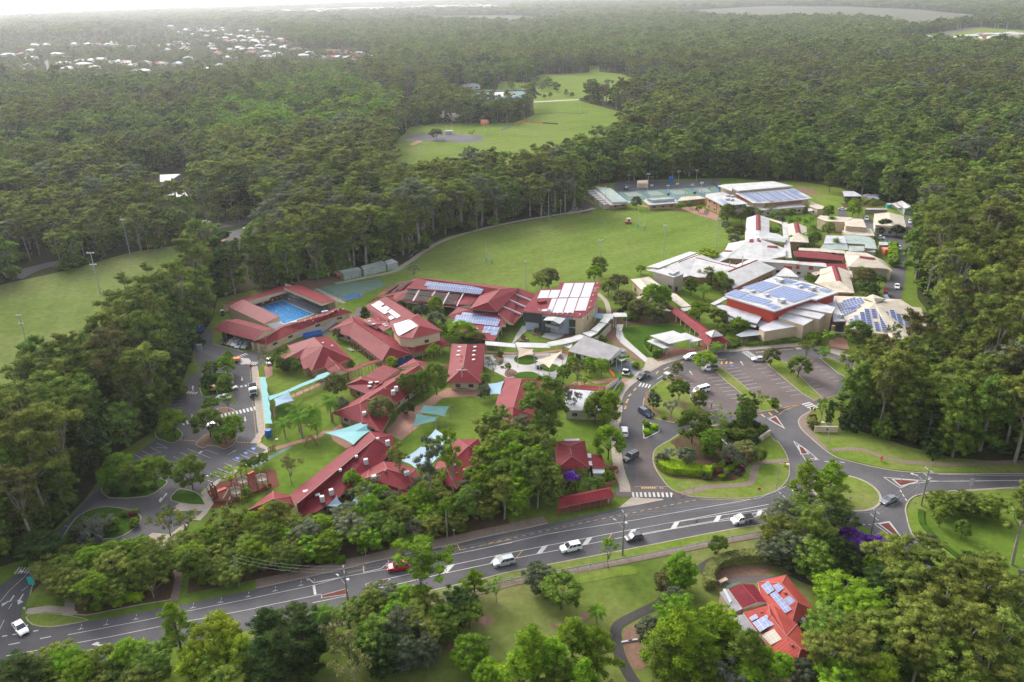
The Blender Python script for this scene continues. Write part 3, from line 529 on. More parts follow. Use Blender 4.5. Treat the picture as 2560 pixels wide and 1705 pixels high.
m.poly(P('L5: 235,925 300,1030 355,1115'),.18);m.poly(P('L5: 235,925 350,1000 465,1100'),.18);m.poly(P('L5: 1065,1258 1215,1358 1300,1322 1500,1296 2600,1285'),.18);m.poly(P('L5: 1065,1258 1380,1285 1600,1295'),.18);m.poly(P('L5: 1560,1230 2100,1242 3000,1232'),.14);m.poly(P('L5: 1730,1390 2200,1360 3000,1352'),.14)
m.poly(P('D3: 975,120 1115,97 1240,262'),.18);m.poly(P('D3: 975,120 1195,272'),.18);m.poly(P('L4: 1870,1100 2000,1060 2130,1250 1890,1115'),.15);m.poly(P('B4: 2190,935 2300,890'),.15)
m.poly(P('L4: 1740,1000 2000,970 2200,920 2355,895 L5: 200,610 300,588'),.15,_f);m.poly(P('L4: 2035,1050 2120,985 2250,930 2355,905'),.15,_f);m.poly(P('L5: 400,560 600,510 680,495'),.12,_f)
for t in('L4: 1780,1035 1840,1080','L4: 1895,1010 1945,1055','L4: 1980,970 2030,1012'):m.line(*P(t),.4,_f)
m.zebra(L5(345,575),L5(440,632),3.0,4,frac=.55);m.line(*P('L5: 385,568 470,625'),.12)
m.zebra(L4(-10,600),L4(175,630),2.6,4);m.zebra(L4(1545,115),L4(1680,205),2.8,6);m.line(*P('L4: 1510,108 1640,215'),.12);m.line(*P('L4: 1570,100 1710,195'),.12)
m.zebra(B4(0,808),B4(510,812),1.9,8);m.zebra(B3(2240,808),B3(2355,808),1.9,2);m.poly(P('B4: -80,690 410,690'),.08);m.dash(P('B4: 20,708 240,708'),.35,.15,.7,_f);m.dash(P('B4: 290,710 350,712'),.3,.2,.35,_f)
m.fill(P('L4: 340,432 390,402 460,432 400,458'));m.line(*P('L4: 248,522 335,468'),.2);m.arrow(L4(770,460),L4(725,392),.7);m.arrow(L4(1520,320),L4(1475,250),.7);m.line(*P('L4: 1165,235 1280,222'),.2)
for k,t in enumerate(('L4: 1185,300 1200,260 1215,262 1205,302','L4: 1250,295 1265,258 1290,255 1280,298','L4: 1315,290 1325,258 1385,285 1320,295')):m.fill(P(t),_f)
m.fill(P('L4: 1322,318 1340,308 1382,325 1360,338'),_aX)
m.bays(L4(940,462),L4(1340,808),L4(1120,442),L4(1530,788),8);m.bays(L4(1255,375),L4(1590,660),L4(1450,350),L4(1780,630),7);m.bays(L4(1660,318),L4(2215,765),L4(1800,302),L4(2380,740),9)
m.bays(L4(650,545),L4(730,712),L4(745,532),L4(860,692),4);m.bays(L4(1000,850),L4(1000,990),L4(1080,842),L4(1150,965),3);m.line(*P('L4: 1400,862 1460,852'),.1)
m.bays(L5(350,185),L5(600,375),L5(410,182),L5(660,368),7);m.bays(L5(380,385),L5(450,450),L5(440,378),L5(520,445),3)
for t in('L4: 240,440 270,400','L4: 350,380 420,345','L4: 590,285 640,265','L4: 1710,125 1830,115','L4: 2040,95 2250,75'):m.dash(P(t),.6,.3,.45,_f)
for t in('L3: 2190,770 2225,735','L3: 2150,870 2185,810','L3: 2130,960 2150,915','L3: 2265,690 2300,650'):m.dash(P(t),.6,.3,.5,_f)
m.bays(L1(150,805),L1(60,1060),L1(350,780),L1(330,1045),6);m.zebra(L1(330,1175),L1(560,1120),2.3,4);m.zebra(L1(900,1065),L1(1490,930),2.3,11,frac=.52)
m.arrow(L1(484,690),L1(484,612),.8);m.arrow(L1(470,1150),L1(470,1030),.9);m.arrow(L1(1208,485),L1(1208,550),.8);m.arrow(L1(1250,1075),L1(1255,1150),.9);m.zebra(L1(1120,640),L1(1310,610),1.2,3);m.zebra(L1(400,715),L1(560,730),1.4,4);m.dash(P('L1: 1365,850 1410,1300'),.7,.7,.12,_f)
for x,y in((1412,850),(1418,900),(1430,960),(1437,1060),(1443,1125)):m.dash([L1(x-12,y+16),L1(x+18,y+14)],.22,.12,1.1,_f)
m.dash(P('L1: 310,1415 530,1432'),.5,.35,.3,_f);m.dash(P('L1: 1140,1450 1400,1455'),.5,.35,.3,_f);m.dash(P('L1: 1330,390 1330,530'),.4,.3,.12,_f);m.fill(P('L1: 1360,480 1385,480 1388,512 1365,512'),_f)
for t in('L1: 1425,1330 1520,1300 1515,1320 1425,1370','L1: 1420,1420 1512,1350 1510,1372 1420,1450','L1: 1425,1455 1500,1400 1480,1440 1440,1475'):m.fill(P(t),_f)
m.line(*P('L1: 1415,1310 1412,1470'),.12,_f)
m.bays(B1(-70,110),B1(-250,240),B1(110,125),B1(30,180),2)
m.bays(L0(1240,1050),L0(1440,942),L0(1320,1090),L0(1540,990),4);m.line(*P('L0: 1175,1090 1240,1122'),.1)
m.bays(B1(90,305),B1(400,130),B1(440,490),B1(750,272),4);m.line(*P('B1: 680,148 860,215'),.1);m.line(*P('B1: 425,295 685,145'),.1);m.fill(P('B1: 565,195 600,165 632,168 600,200'));m.line(*P('B1: 62,405 185,465'),.1);m.line(*P('B1: 80,525 130,548'),.1)
m.bays(B1(620,565),B1(1280,150),B1(770,625),B1(1450,215),7);m.line(*P('B1: 1400,88 1580,150'),.1);m.arrow(B1(1000,222),B1(1140,142),.45);m.arrow(B1(-30,290),B1(80,225),.45)
for x,y in((1140,272),(1262,198),(1375,132)):m.fill(P(f'B1: {x-42},{y} {x-18},{y-20} {x+40},{y-14} {x+18},{y+22}'),_aX,.104);m.fill(P(f'B1: {x-12},{y+4} {x-4},{y-10} {x+12},{y-6} {x+4},{y+10}'),_k,.108)
m.line(*P('B1: 0,920 100,790'),.3);m.fill(P('B1: -20,900 20,840 30,870 10,920'));m.poly(P('B1: 0,870 40,865'),.3)
m.zebra(L1(1150,195),L1(1290,140),1.6,4);m.zebra(L1(1310,285),L1(1440,290),2.2,5);m.bays(L1(570,120),L1(830,230),L1(700,100),L1(930,200),7)
m.bays(S1(340,1200),S1(620,1300),S1(280,1235),S1(560,1390),4);m.line(*P('S1: 200,1298 640,1415'),.15)
for t in('M2: 1035,208 1140,202 1200,232 1075,240 1035,208','M2: 1225,200 1330,192 1400,222 1290,232 1225,200','M2: 1450,190 1560,183 1620,212 1510,222 1450,190','M2: 1670,175 1780,168 1830,196 1730,205 1670,175','M2: 990,215 1010,240 1100,270','M2: 1400,185 1470,210 1500,250','N7: 1410,383 1560,388','M2: 1200,200 1290,255'):m.poly(P(t),.12,_k,.13)
m.build()
# TREES
def leaf_arrays(rng,blobs,size,dens,spread=.7):
 """many small leaf-cluster faces over the shells of many clumps"""
 Vv=[];
 for(cx,cy,cz,r,sq)in blobs:
  n=max(6,int(dens*4*math.pi*r*r/(size*size)))
  d=rng.normal(size=(n,3));d/=np.linalg.norm(d,axis=1)[:,None]
  low=d[:,2]<-.25;d[low,2]*=rng.choice([-1,1],low.sum())
  rad=r*(1-.35*rng.random(n)**2)*(1+.12*rng.normal(size=n))
  p=d*rad[:,None];p[:,2]*=sq;p+=(cx,cy,cz)
  nn=d+spread*rng.normal(size=(n,3))+(0,0,.35);nn/=np.linalg.norm(nn,axis=1)[:,None]
  u=np.cross(nn,rng.normal(size=(n,3)));u/=np.linalg.norm(u,axis=1)[:,None];w_=np.cross(nn,u)
  s=size*(.6+.8*rng.random(n))[:,None]*.5;s2=s*(.5+.5*rng.random(n))[:,None]
  Vv.append(np.stack([p-u*s,p-w_*s2+nn*s*.25,p+u*s,p+w_*s2+nn*s*.25],1))
 return np.concatenate(Vv).reshape(-1,3)
def mesh_quads(name,V_,mats,extra=None):
 nv=len(V_);nf=nv//4;ev,ef,em=extra if extra else([],[],[])
 me=bpy.data.meshes.new(name);tot=nv+len(ev)
 loops=nf*4+sum(len(f)for f in ef)
 me.vertices.add(tot);me.vertices.foreach_set('co',np.concatenate([V_,np.array(ev).reshape(-1,3)]).astype(np.float32).ravel())
 li=np.concatenate([np.arange(nv)]+[np.array(f)+nv for f in ef])if ef else np.arange(nv)
 st=np.arange(nf)*4;tt=np.full(nf,4)
 if ef:k=np.array([len(f)for f in ef]);st=np.concatenate([st,nv+np.concatenate([[0],np.cumsum(k)[:-1]])]);tt=np.concatenate([tt,k])
 me.loops.add(loops);me.loops.foreach_set('vertex_index',li.astype(np.int32));me.polygons.add(len(st));me.polygons.foreach_set('loop_start',st.astype(np.int32));me.polygons.foreach_set('loop_total',tt.astype(np.int32))
 me.polygons.foreach_set(_aD,np.concatenate([np.zeros(nf),np.array(em)]).astype(np.int32))
 for q in mats:me.materials.append(MT[q])
 me.update(calc_edges=True);me.validate();return me
def cores(blobs,k=.72):
 """solid irregular heart of each clump so that the crown is opaque"""
 v=[];f=[];t=(1+5**.5)/2
 ico=[(-1,t,0),(1,t,0),(-1,-t,0),(1,-t,0),(0,-1,t),(0,1,t),(0,-1,-t),(0,1,-t),(t,0,-1),(t,0,1),(-t,0,-1),(-t,0,1)]
 ff=[(0,11,5),(0,5,1),(0,1,7),(0,7,10),(0,10,11),(1,5,9),(5,11,4),(11,10,2),(10,7,6),(7,1,8),(3,9,4),(3,4,2),(3,2,6),(3,6,8),(3,8,9),(4,9,5),(2,4,11),(6,2,10),(8,6,7),(9,8,1)]
 for(x,y,z,r,sq)in blobs:
  o=len(v);s=r*k/1.9
  v+=[(x+a*s,y+b_*s,z+c*s*sq)for a,b_,c in ico];f+=[tuple(q+o for q in a)for a in ff]
 return v,f
def trunkmesh(name,tubes,mats):
 b=MB()
 for(p0,p1,r0,r1,m)in tubes:b.tube(p0,p1,r0,r1,m,6)
 return b
def gen_tree(kind,seed):
 """returns blobs, tubes for a tree of natural size"""
 rng=np.random.default_rng(seed);bl=[];tb=[]
 def U(a,c):return float(rng.uniform(a,c))
 if kind=='euc':
  h=26;lean=Vector((U(-1.5,1.5),U(-1.5,1.5),0));f0=Vector((0,0,0))+lean*.4;f0.z=U(9,12)
  tb.append(((0,0,-.5),tuple(f0),.42,.3,0));n=rng.integers(6,9)
  for i in range(n):
   a=i*2.4+U(-.5,.5);rr=U(2.2,5.6)if i>1 else U(0,1.5);z=25.5-rr*U(.7,1.3)-(U(0,6)if i%3==0 else 0)
   e=Vector((math.cos(a)*rr,math.sin(a)*rr,z));mid=f0.lerp(e,.5)+Vector((U(-.8,.8),U(-.8,.8),U(-1,.5)))
   tb.append((tuple(f0),tuple(mid),.2,.14,0));tb.append((tuple(mid),tuple(e),.14,.06,0))
   for k in range(rng.integers(6,9)):
    q=e+Vector((U(-1.9,1.9),U(-1.9,1.9),U(-1.2,1.1)));bl.append((q.x,q.y,q.z,U(.75,1.35),U(.6,.85)))
  for k in range(16):a=U(0,6.3);rr=U(.5,3.6);bl.append((math.cos(a)*rr,math.sin(a)*rr,U(11,19),U(.8,1.4),.8))
 elif kind==_ad:
  h=20;tb.append(((0,0,-.5),(U(-.5,.5),U(-.5,.5),12),.4,.22,0))
  for i in range(5):a=i*1.26+U(-.3,.3);tb.append(((0,0,8+i*.7),(math.cos(a)*3,math.sin(a)*3,15),.16,.06,0))
  lobes=[(U(-.5,.5),U(-.5,.5),17.2,2.6)]+[(math.cos(i*1.05+U(-.3,.3))*U(2.6,3.6),math.sin(i*1.05+U(-.3,.3))*U(2.6,3.6),U(12.5,16),U(1.9,2.7))for i in range(6)]+[(math.cos(i*1.26+.4)*3.1,math.sin(i*1.26+.4)*3.1,U(8,11),U(1.8,2.4))for i in range(5)]+[(math.cos(i*1.57)*2.4,math.sin(i*1.57)*2.4,U(3.5,6),U(1.6,2.2))for i in range(4)]
  for(x,y,z,r)in lobes:
   for k in range(9):
    d=rng.normal(size=3);d/=np.linalg.norm(d);d[2]=abs(d[2])*(1 if rng.random()<.8 else-1)
    bl.append((x+d[0]*r*.8,y+d[1]*r*.8,z+d[2]*r*.7,U(.75,1.2),U(.75,1)))
 elif kind=='under':
  for k in range(46):
   a=U(0,6.3);rr=U(0,3.4);z=U(.4,7.4-rr*.9);bl.append((math.cos(a)*rr,math.sin(a)*rr,z,U(.7,1.2),.9))
 elif kind=='round':
  tb.append(((0,0,-.2),(U(-.2,.2),U(-.2,.2),3.4),.17,.11,0))
  for i in range(5):a=i*1.26;tb.append(((0,0,2.2),(math.cos(a)*2,math.sin(a)*2,5.2),.09,.03,0))
  for k in range(62):
   d=rng.normal(size=3);d/=np.linalg.norm(d);rr=1-.35*rng.random()**2
   if d[2]<-.55:d[2]*=-1
   bl.append((d[0]*3.1*rr*U(.85,1.12),d[1]*3.1*rr*U(.85,1.12),4.5+d[2]*3.1*rr,U(.55,1.0),U(.75,1)))
 elif kind=='open':
  tb.append(((0,0,-.2),(U(-.4,.4),U(-.4,.4),3.2),.16,.1,0))
  for i in range(9):
   a=i*2.4;rr=U(1,3.2);e=Vector((math.cos(a)*rr,math.sin(a)*rr,U(5,8.6)));tb.append(((0,0,2.6),tuple(e),.08,.02,0))
   for k in range(4):q=e+Vector((U(-.8,.8),U(-.8,.8),U(-.8,.5)));bl.append((q.x,q.y,q.z,U(.35,.75),.8))
 elif kind=='pine':
  tb.append(((0,0,-.5),(0,0,17),.35,.08,1))
  for i in range(30):
   z=4.5+13*(i/30)**.9;rr=(18.5-z)*.32+U(-.5,1.2);a=i*2.4;e=Vector((math.cos(a)*rr,math.sin(a)*rr,z+U(-.3,.8)));tb.append(((0,0,z-.8),tuple(e),.09,.03,1))
   for k in range(4):q=e*U(.55,1.08);bl.append((q.x+U(-.7,.7),q.y+U(-.7,.7),e.z+U(-.5,.7),U(.6,1.1),.7))
 elif kind=='column':
  tb.append(((0,0,-.2),(0,0,7),.18,.06,1))
  for i in range(46):z=1.2+7.4*(i/46);rr=1.7*math.sin(min(1,(9.2-z)/5)*1.57)*U(.5,1);a=i*2.4;bl.append((math.cos(a)*rr,math.sin(a)*rr,z,U(.45,.8),1.1))
 elif kind=='bush':
  for k in range(20):
   d=rng.normal(size=3);d/=np.linalg.norm(d);bl.append((d[0]*.85,d[1]*.85,.85+d[2]*.6,U(.28,.42),.9))
  bl.append((0,0,.8,.9,.85))
 elif kind==_aE:
  tb.append(((0,0,-.1),(.1,0,1.2),.08,.05,1))
  for k in range(40):d=rng.normal(size=3);d/=np.linalg.norm(d);bl.append((d[0]*1.5*U(.5,1.1),d[1]*1.5*U(.5,1.1),1.5+d[2]*1.1,U(.35,.65),.85))
 return bl,tb
def make_proto(name,kind,seed,leaf,bark,size,dens,corek=.7,thin=1):
 bl,tb=gen_tree(kind,seed);rng=np.random.default_rng(seed+99)
 if thin>1:bl=[(x,y,z,r*thin**.42,s)for(x,y,z,r,s)in bl[::thin]];tb=tb[:3]
 Lv=leaf_arrays(rng,bl,size,dens);cv,cf=cores(bl,corek)
 crown=mesh_quads(_aS,Lv,[leaf],(cv,cf,[0]*len(cf)))
 b=MB()
 for(p0,p1,r0,r1,k)in tb:b.tube(p0,p1,r0,r1,bark,5 if thin>1 else 6)
 tm=None
 if b.v:
  tm=bpy.data.meshes.new('trunk');tm.from_pydata(b.v,[],b.f);tm.materials.append(MT[bark]);tm.update()
 ev=cv+b.v;ef=cf+[tuple(i+len(cv)for i in f)for f in b.f];em=[0]*len(cf)+[1]*len(b.f)
 joined=mesh_quads(name,Lv,[leaf,bark],(ev,ef,em))
 return dict(crown=crown,trunk=tm,joined=joined,kind=kind,leaf=leaf)
PR={}
for i in range(3):PR[f'euc{i}']=make_proto(f'pa_{i}','euc',10+i,_ab,_ao,.38,.6)
for i in range(3):PR[f'forest{i}']=make_proto(f'pb_{i}',_ad,20+i,_A,_ao,.38,.6)
for i in range(2):PR[f'round{i}']=make_proto(f'pc_{i}','round',30+i,_S,_ap,.27,.6)
for i in range(2):PR[f'open{i}']=make_proto(f'pd_{i}','open',40+i,_a1,_ao,.34,.7,.35)
for i in range(2):PR[f'pine{i}']=make_proto(f'pe_{i}','pine',50+i,_S,_ap,.34,.6,.55)
PR['column0']=make_proto('pf','column',60,_am,_ap,.34,.6)
PR['bush0']=make_proto('pg','bush',70,_aa,_ap,.2,.7,.9);PR['shrub0']=make_proto('ph',_aE,71,_am,_ap,.26,.6);PR['shrub1']=make_proto('pi',_aE,72,_am,_ap,.26,.6)
def palm(seed,n=20,L=3.3):
 rng=random.Random(seed);b=MB();t=MB();hgt=7.0
 for i in range(4):t.tube((0,0,hgt*i/4-.1),(0,0,hgt*(i+1)/4),.22-.02*i,.2-.02*i,_ao,7)
 for i in range(n):
  a=i*2.4;up=.9-1.3*(i/n);pts=[]
  for k in range(7):
   s=k/6;r=L*s*(.95-.12*s);z=hgt+.2+L*(up*s-.55*s*s*(1.3-up*.3));pts.append(Vector((math.cos(a)*r,math.sin(a)*r,z)))
  side=Vector((-math.sin(a),math.cos(a),0))
  for k in range(6):
   p,q=pts[k],pts[k+1]
   for j in range(3):
    c=p.lerp(q,j/3);e=p.lerp(q,j/3+.33);wd=1.05*math.sin(math.pi*min(1,.15+(k+j/3)/7))
    for sgn in(1,-1):
     tip=c+side*sgn*wd+(q-p)*.5-Vector((0,0,wd*.45));b.face([c,e,tip],_aL)
 return b,t
for i in range(2):
 b_,t_=palm(80+i);me=bpy.data.meshes.new(_aS);me.from_pydata(b_.v,[],b_.f);me.materials.append(MT[_aL]);me.update()
 tm=bpy.data.meshes.new('trunk');tm.from_pydata(t_.v,[],t_.f);tm.materials.append(MT[_ao]);tm.update()
 PR[f'palm{i}']=dict(crown=me,trunk=tm,kind='palm',leaf=_aL)
NAT=dict(under=(8,4.2),euc=(26,5.6),forest=(19.5,5.0),round=(8,3.7),open=(9,3.6),pine=(18,4.6),column=(9.2,1.9),bush=(1.75,1.15),shrub=(3.1,1.9),palm=(9.5,3.0))
_leafcopy={}
def crown_with(p,leaf):
 k=(p[_aS].name,leaf)
 if leaf==p['leaf']:return p[_aS]
 if k not in _leafcopy:
  me=p[_aS].copy();me.materials.clear();me.materials.append(MT[leaf]);_leafcopy[k]=me
 return _leafcopy[k]
KIND=dict(euc='gum_tree',forest='broadleaf_tree',round='round_tree',open='feathery_tree',pine='pine_tree',column='columnar_tree',bush='ball_shrub',shrub=_aE,palm='palm_tree')
rt=random.Random(5);NTREE=[0]
def plant(kind,pos,h,r,leaf=None,label=None,group=None,i=None,name=None):
 """one tree of its own: Empty > crown, trunk"""
 keys=[k for k in PR if k.startswith(kind)];p=PR[keys[(i if i is not None else rt.randrange(9))%len(keys)]]
 nh,nr=NAT[kind];e=bpy.data.objects.new(name or KIND[kind],None);C.objects.link(e);e.location=(pos[0],pos[1],0);e.empty_display_size=.5
 e.rotation_euler.z=rt.uniform(0,6.28);e.scale=(r/nr,r/nr*rt.uniform(.94,1.06),h/nh);NTREE[0]+=1
 if kind in('round',_ad,'open','pine'):e.scale.x*=1.12;e.scale.y*=1.12
 for part,me in((_aS,crown_with(p,leaf or p['leaf'])),('trunk',p['trunk'])):
  if me is None:continue
  o=bpy.data.objects.new('foliage' if part==_aS and kind in('bush',_aE)else part,me);C.objects.link(o);o.parent=e
 tag(e,label,'palm' if kind=='palm' else(_aE if kind in('bush',_aE)else 'tree'),group);return e
def top(u,v,h):
 return G(u,v,h)
 # THE FOREST
SUB=P('T0: -400,330 0,370 700,350 1350,310 1500,240 2355,240 T1: 120,330 300,380 450,450 900,470 1120,520 1080,600 800,610 500,580 0,590 T0: 2100,640 1900,690 1400,720 1000,720 500,690 0,680 -400,700')
SUB2=P('T1: 700,165 1350,165 1400,210 700,200');SUB3=P('T0: 2100,120 2355,100 T1: 600,80 900,60 1400,50 2355,40 2355,105 1500,100 600,140 0,140 T0: 2100,150');SUB4=P('T0: -800,130 0,90 640,60 1400,40 2355,30 T1: 1000,0 1000,40 0,80 T0: 1500,100 600,140 0,180 -800,220')
STREET1=P('T0: 395,530 470,530 475,740 420,740');STREET2=P('T0: 1790,420 1900,420 1910,560 1790,560')
INDU=P('T3: 1100,440 1120,380 1350,330 1900,240 2700,290 2700,470 2355,480 1900,500 1400,460')
MARSH=[P(_r),P(_af)]
FARF=P('N7: -50,1230 20,700 90,640 160,560 400,530 1080,525 1190,490 1270,450 1260,340 1250,300 430,330 430,255 640,230 940,220 950,150 1230,170 1300,95 1760,75 1760,15 1850,15 1850,70 2050,90 2250,180 2300,260 2150,330 1900,330 1680,300 1665,325 2085,440 2120,600 1950,830 1500,1000 1100,1120 700,1100 500,1180 300,1230')
FROAD=P('N7: 60,470 90,350 150,290 190,240 270,235 260,300 215,400 200,520 60,560')
COURTW=P('N7: 525,262 720,250 1160,230 1290,285 1270,340 1150,420 900,430 640,410 560,350')
LANE=P('M0: -100,960 270,860 500,770 600,830 640,880 420,960 200,1010')
CARP=P('M0: 1500,540 1900,470 2400,400 2500,500 2450,900 2350,1050 1950,1050 1850,800 1780,660 1500,640');HOUSES=P('M0: 1200,60 1450,0 1720,0 1830,240 1860,420 1500,470 1200,300')
WEDGE=P('N7: 190,430 190,528 430,532 450,505 590,505 610,535 1060,535 1220,475 1240,410 900,430 560,420')
OPEN=[CAMPUS,LF,MARSH[0],MARSH[1],INDU,FARF,FROAD,COURTW,LANE,CARP,HOUSES,STREET1,STREET2]
fp=[make_proto(f'f{i:02d}',k,200+i,lf,_ao,sz,de,.8,th)for i,(k,lf,sz,de,th)in enumerate([('euc',_ab,.8,.6,1),('euc',_ab,.8,.6,1),('euc',_a1,.8,.55,1),(_ad,_A,.8,.6,1),(_ad,_A,.8,.6,1),(_ad,_S,.8,.6,1),('euc','leaf_bronze',.8,.5,1),(_ad,_am,.8,.6,1),('euc',_ab,1.3,.8,3),(_ad,_A,1.3,.8,3),('euc',_A,1.3,.8,3),(_ad,_ab,1.3,.8,3),('under',_A,.7,.6,1),('under',_am,.7,.6,1)])]
FPN={p['joined'].name:p for p in fp}
rngf=np.random.default_rng(3)
def ring(y0,y1,sp):
 xs=np.arange(-.8*y1-200,.8*y1+200,sp);ys=np.arange(y0,y1,sp);X,Y=np.meshgrid(xs,ys);X=X.ravel();Y=Y.ravel()
 X=X+rngf.uniform(-.42,.42,X.shape)*sp;Y=Y+rngf.uniform(-.42,.42,Y.shape)*sp;k=(np.abs(X)<.76*Y+70);return X[k],Y[k]
XX,YY=[],[]
for y0,y1,sp in((60,330,6.4),(330,800,8.6),(800,1700,11),(1700,3200,14),(3200,6500,24),(6500,11000,45)):
 a,c=ring(y0,y1,sp);XX.append(a);YY.append(c)
X=np.concatenate(XX);Y=np.concatenate(YY)
keep=np.ones(X.shape,bool)
for pl in OPEN:keep&=~inpoly(pl,X,Y)
keep&=Y>131
keep|=inpoly(WEDGE,X,Y)
coast=np.interp(X,[p.x for p in cl]+[20000],[p.y for p in cl]+[12500]);keep&=Y<coast-40
sub=inpoly(SUB,X,Y)|inpoly(SUB2,X,Y);town=inpoly(SUB3,X,Y)|inpoly(SUB4,X,Y)
keep&=~(sub&(rngf.random(X.shape)<.72));keep&=~(town&(rngf.random(X.shape)<.8))
X,Y,sub,town=X[keep],Y[keep],sub[keep],town[keep];n=len(X)
pn=np.sin(X*.011+1.3*np.sin(Y*.007))+np.sin(Y*.013+1.7*np.sin(X*.009))+rngf.normal(size=n)*.7
idx=np.where(pn>.35,rngf.choice([3,4,3,4,7],n),rngf.choice([0,1,2,0,3,6,0,1,7],n,p=[.21,.19,.1,.15,.13,.04,.04,.08,.06]))
br=inpoly(P('T0: 1900,1600 2000,1100 2355,900 T1: 0,900 700,700 1100,900 1350,1000 1300,1200 600,1400 0,1500'),X,Y);idx=np.where(br&(rngf.random(n)<.92),rngf.choice([3,5,5],n),idx)
far=Y>1250;idx=np.where(far,rngf.choice([8,9,10,11],n),idx)
ht=np.where(np.isin(idx,[0,1,2,6,8,10]),rngf.normal(23.5,4,n),rngf.normal(18.5,3.6,n))
ht=np.where(sub|town,rngf.uniform(4.5,9.5,n),ht)
ext=inpoly(P('T0: -400,660 500,640 1300,640 2000,600 2355,560 T1: 600,540 1100,500 1150,640 700,720 T0: 2355,760 1500,830 800,830 0,790 -400,800'),X,Y)&~sub;ht=np.where(ext,np.minimum(ht,rngf.uniform(8,12,n)),ht)
wedge=inpoly(WEDGE,X,Y);ht=np.where(wedge,ht*.82,ht)
edgeS=inpoly(P('M0: -300,500 600,400 1500,330 2000,300 2300,420 2300,560 1400,760 600,1000 -300,1150'),X,Y);ht=np.where(edgeS,ht*.84,ht)
low=inpoly(P('F: 2090,930 2420,900 2420,1040 2100,1060'),X,Y);ht=np.where(low,ht*.68,ht)
rad=np.maximum(ht,14)*rngf.uniform(.26,.35,n)*np.where(Y<330,.76,.95)*np.where(np.isin(idx,[3,4,5,7,9,11]),1.12,1.0)
rad=np.where(sub|town,ht*.5,rad)
rad=np.where((Y>1700)&~town,rad*np.where(Y>6500,3.8,np.where(Y>3200,2.1,1.15)),rad)
NATR=np.array([NAT[p['kind']]for p in fp])
# understorey between the trunks
ua=rngf.choice(np.where(Y<800)[0],int((Y<800).sum()*1.0));UX,UY=X[ua]+rngf.uniform(-4,4,len(ua)),Y[ua]+rngf.uniform(-4,4,len(ua))
ku=np.ones(len(ua),bool)
for pl in OPEN:ku&=~inpoly(pl,UX,UY)
UX,UY=UX[ku],UY[ku];nu=len(UX);X=np.concatenate([X,UX]);Y=np.concatenate([Y,UY]);idx=np.concatenate([idx,rngf.choice([12,12,13],nu)]);uh=rngf.uniform(4,10,nu);ht=np.concatenate([ht,uh]);rad=np.concatenate([rad,rngf.uniform(3.2,5,nu)]);n=len(X)
# the nearest, largest trees stand on their own
Mi=np.array(M3.transposed());dx=np.stack([X,Y,ht*.6-H],1);cc=dx@Mi.T;u=1280+FPX*cc[:,0]/-cc[:,2];v=852-FPX*cc[:,1]/-cc[:,2]
size=ht*rad/(cc[:,2]**2);vis=(u>-30)&(u<2590)&(v>0)&(v<1740)
order=np.argsort(-np.where(vis&(idx<12),size,0));NIND=290
ind=order[:NIND];rest=np.ones(n,bool);rest[ind]=False
ZL=[('in the dense wood left of the staff car park',lambda u,v:u<620 and v>760),('in the wood between left playing field and pool',lambda u,v:u<1000 and v>600),('in the wood behind the roundabout and halls',lambda u,v:u>=1900 and v>760),('in the forest beyond the service road',lambda u,v:u>=1900),('in the forest beyond the left playing field',lambda u,v:u<1000),('in the forest behind the oval',lambda u,v:True)]
DSC=['olive gum tree','umbrella crowned gum','grey green gum','mid green tree','lumpy green tree','bright green tree','bronze tinted gum','very dark tree']
zid=[next(j for j,(t,f)in enumerate(ZL)if f(u[i],v[i]))for i in ind]
for i,zi in zip(ind,zid):
 mu=np.array([u[j]for j,z_ in zip(ind,zid)if z_==zi]);mv=np.array([v[j]for j,z_ in zip(ind,zid)if z_==zi]);pu,pv=(mu<u[i]).mean(),(mv<v[i]).mean()
 spot=('far','middle','near')[min(2,int(pv*3))]+' '+('left','centre','right')[min(2,int(pu*3))]
 k=int(idx[i])if idx[i]<8 else 0;kd=fp[k]['kind'];lf=fp[k]['leaf']
 zl=next(t for t,f in ZL if f(u[i],v[i]))
 plant(kd,(X[i],Y[i]),ht[i],rad[i],lf,('big ' if rad[i]>5.6 else 'small ' if rad[i]<4.4 else '')+DSC[k]+', '+spot+' '+zl,'trees '+zl)
 # the rest of the wood: ONE object
me=bpy.data.meshes.new(_ad);r_=rest;m_=int(r_.sum());me.vertices.add(m_)
me.vertices.foreach_set('co',np.stack([X[r_],Y[r_],np.zeros(m_)],1).astype(np.float32).ravel())
at=me.attributes.new('idx','INT','POINT');at.data.foreach_set('value',idx[r_].astype(np.int32))
at=me.attributes.new('rz','FLOAT','POINT');at.data.foreach_set('value',rngf.uniform(0,6.28,m_).astype(np.float32))
sc=np.stack([rad/NATR[idx,1],rad/NATR[idx,1],ht/NATR[idx,0]],1)[r_]
at=me.attributes.new('scl','FLOAT_VECTOR','POINT');at.data.foreach_set('vector',sc.astype(np.float32).ravel())
fo=bpy.data.objects.new(_ad,me);C.objects.link(fo);tag(fo,'continuous eucalypt forest canopy running from behind the school to the horizon',_ad,kind='stuff')
pc=bpy.data.collections.new('tree_kinds')
for p in fp:pc.objects.link(bpy.data.objects.new(p['joined'].name,p['joined']))
ng=bpy.data.node_groups.new(_ad,'GeometryNodeTree');ng.interface.new_socket('Geometry',in_out='INPUT',socket_type='NodeSocketGeometry');ng.interface.new_socket('Geometry',in_out='OUTPUT',socket_type='NodeSocketGeometry')
N=ng.nodes;gi=N.new('NodeGroupInput');go=N.new('NodeGroupOutput');ip=N.new('GeometryNodeInstanceOnPoints');ci=N.new('GeometryNodeCollectionInfo');ci.inputs[0].default_value=pc;ci.inputs[1].default_value=True;ci.inputs[2].default_value=True
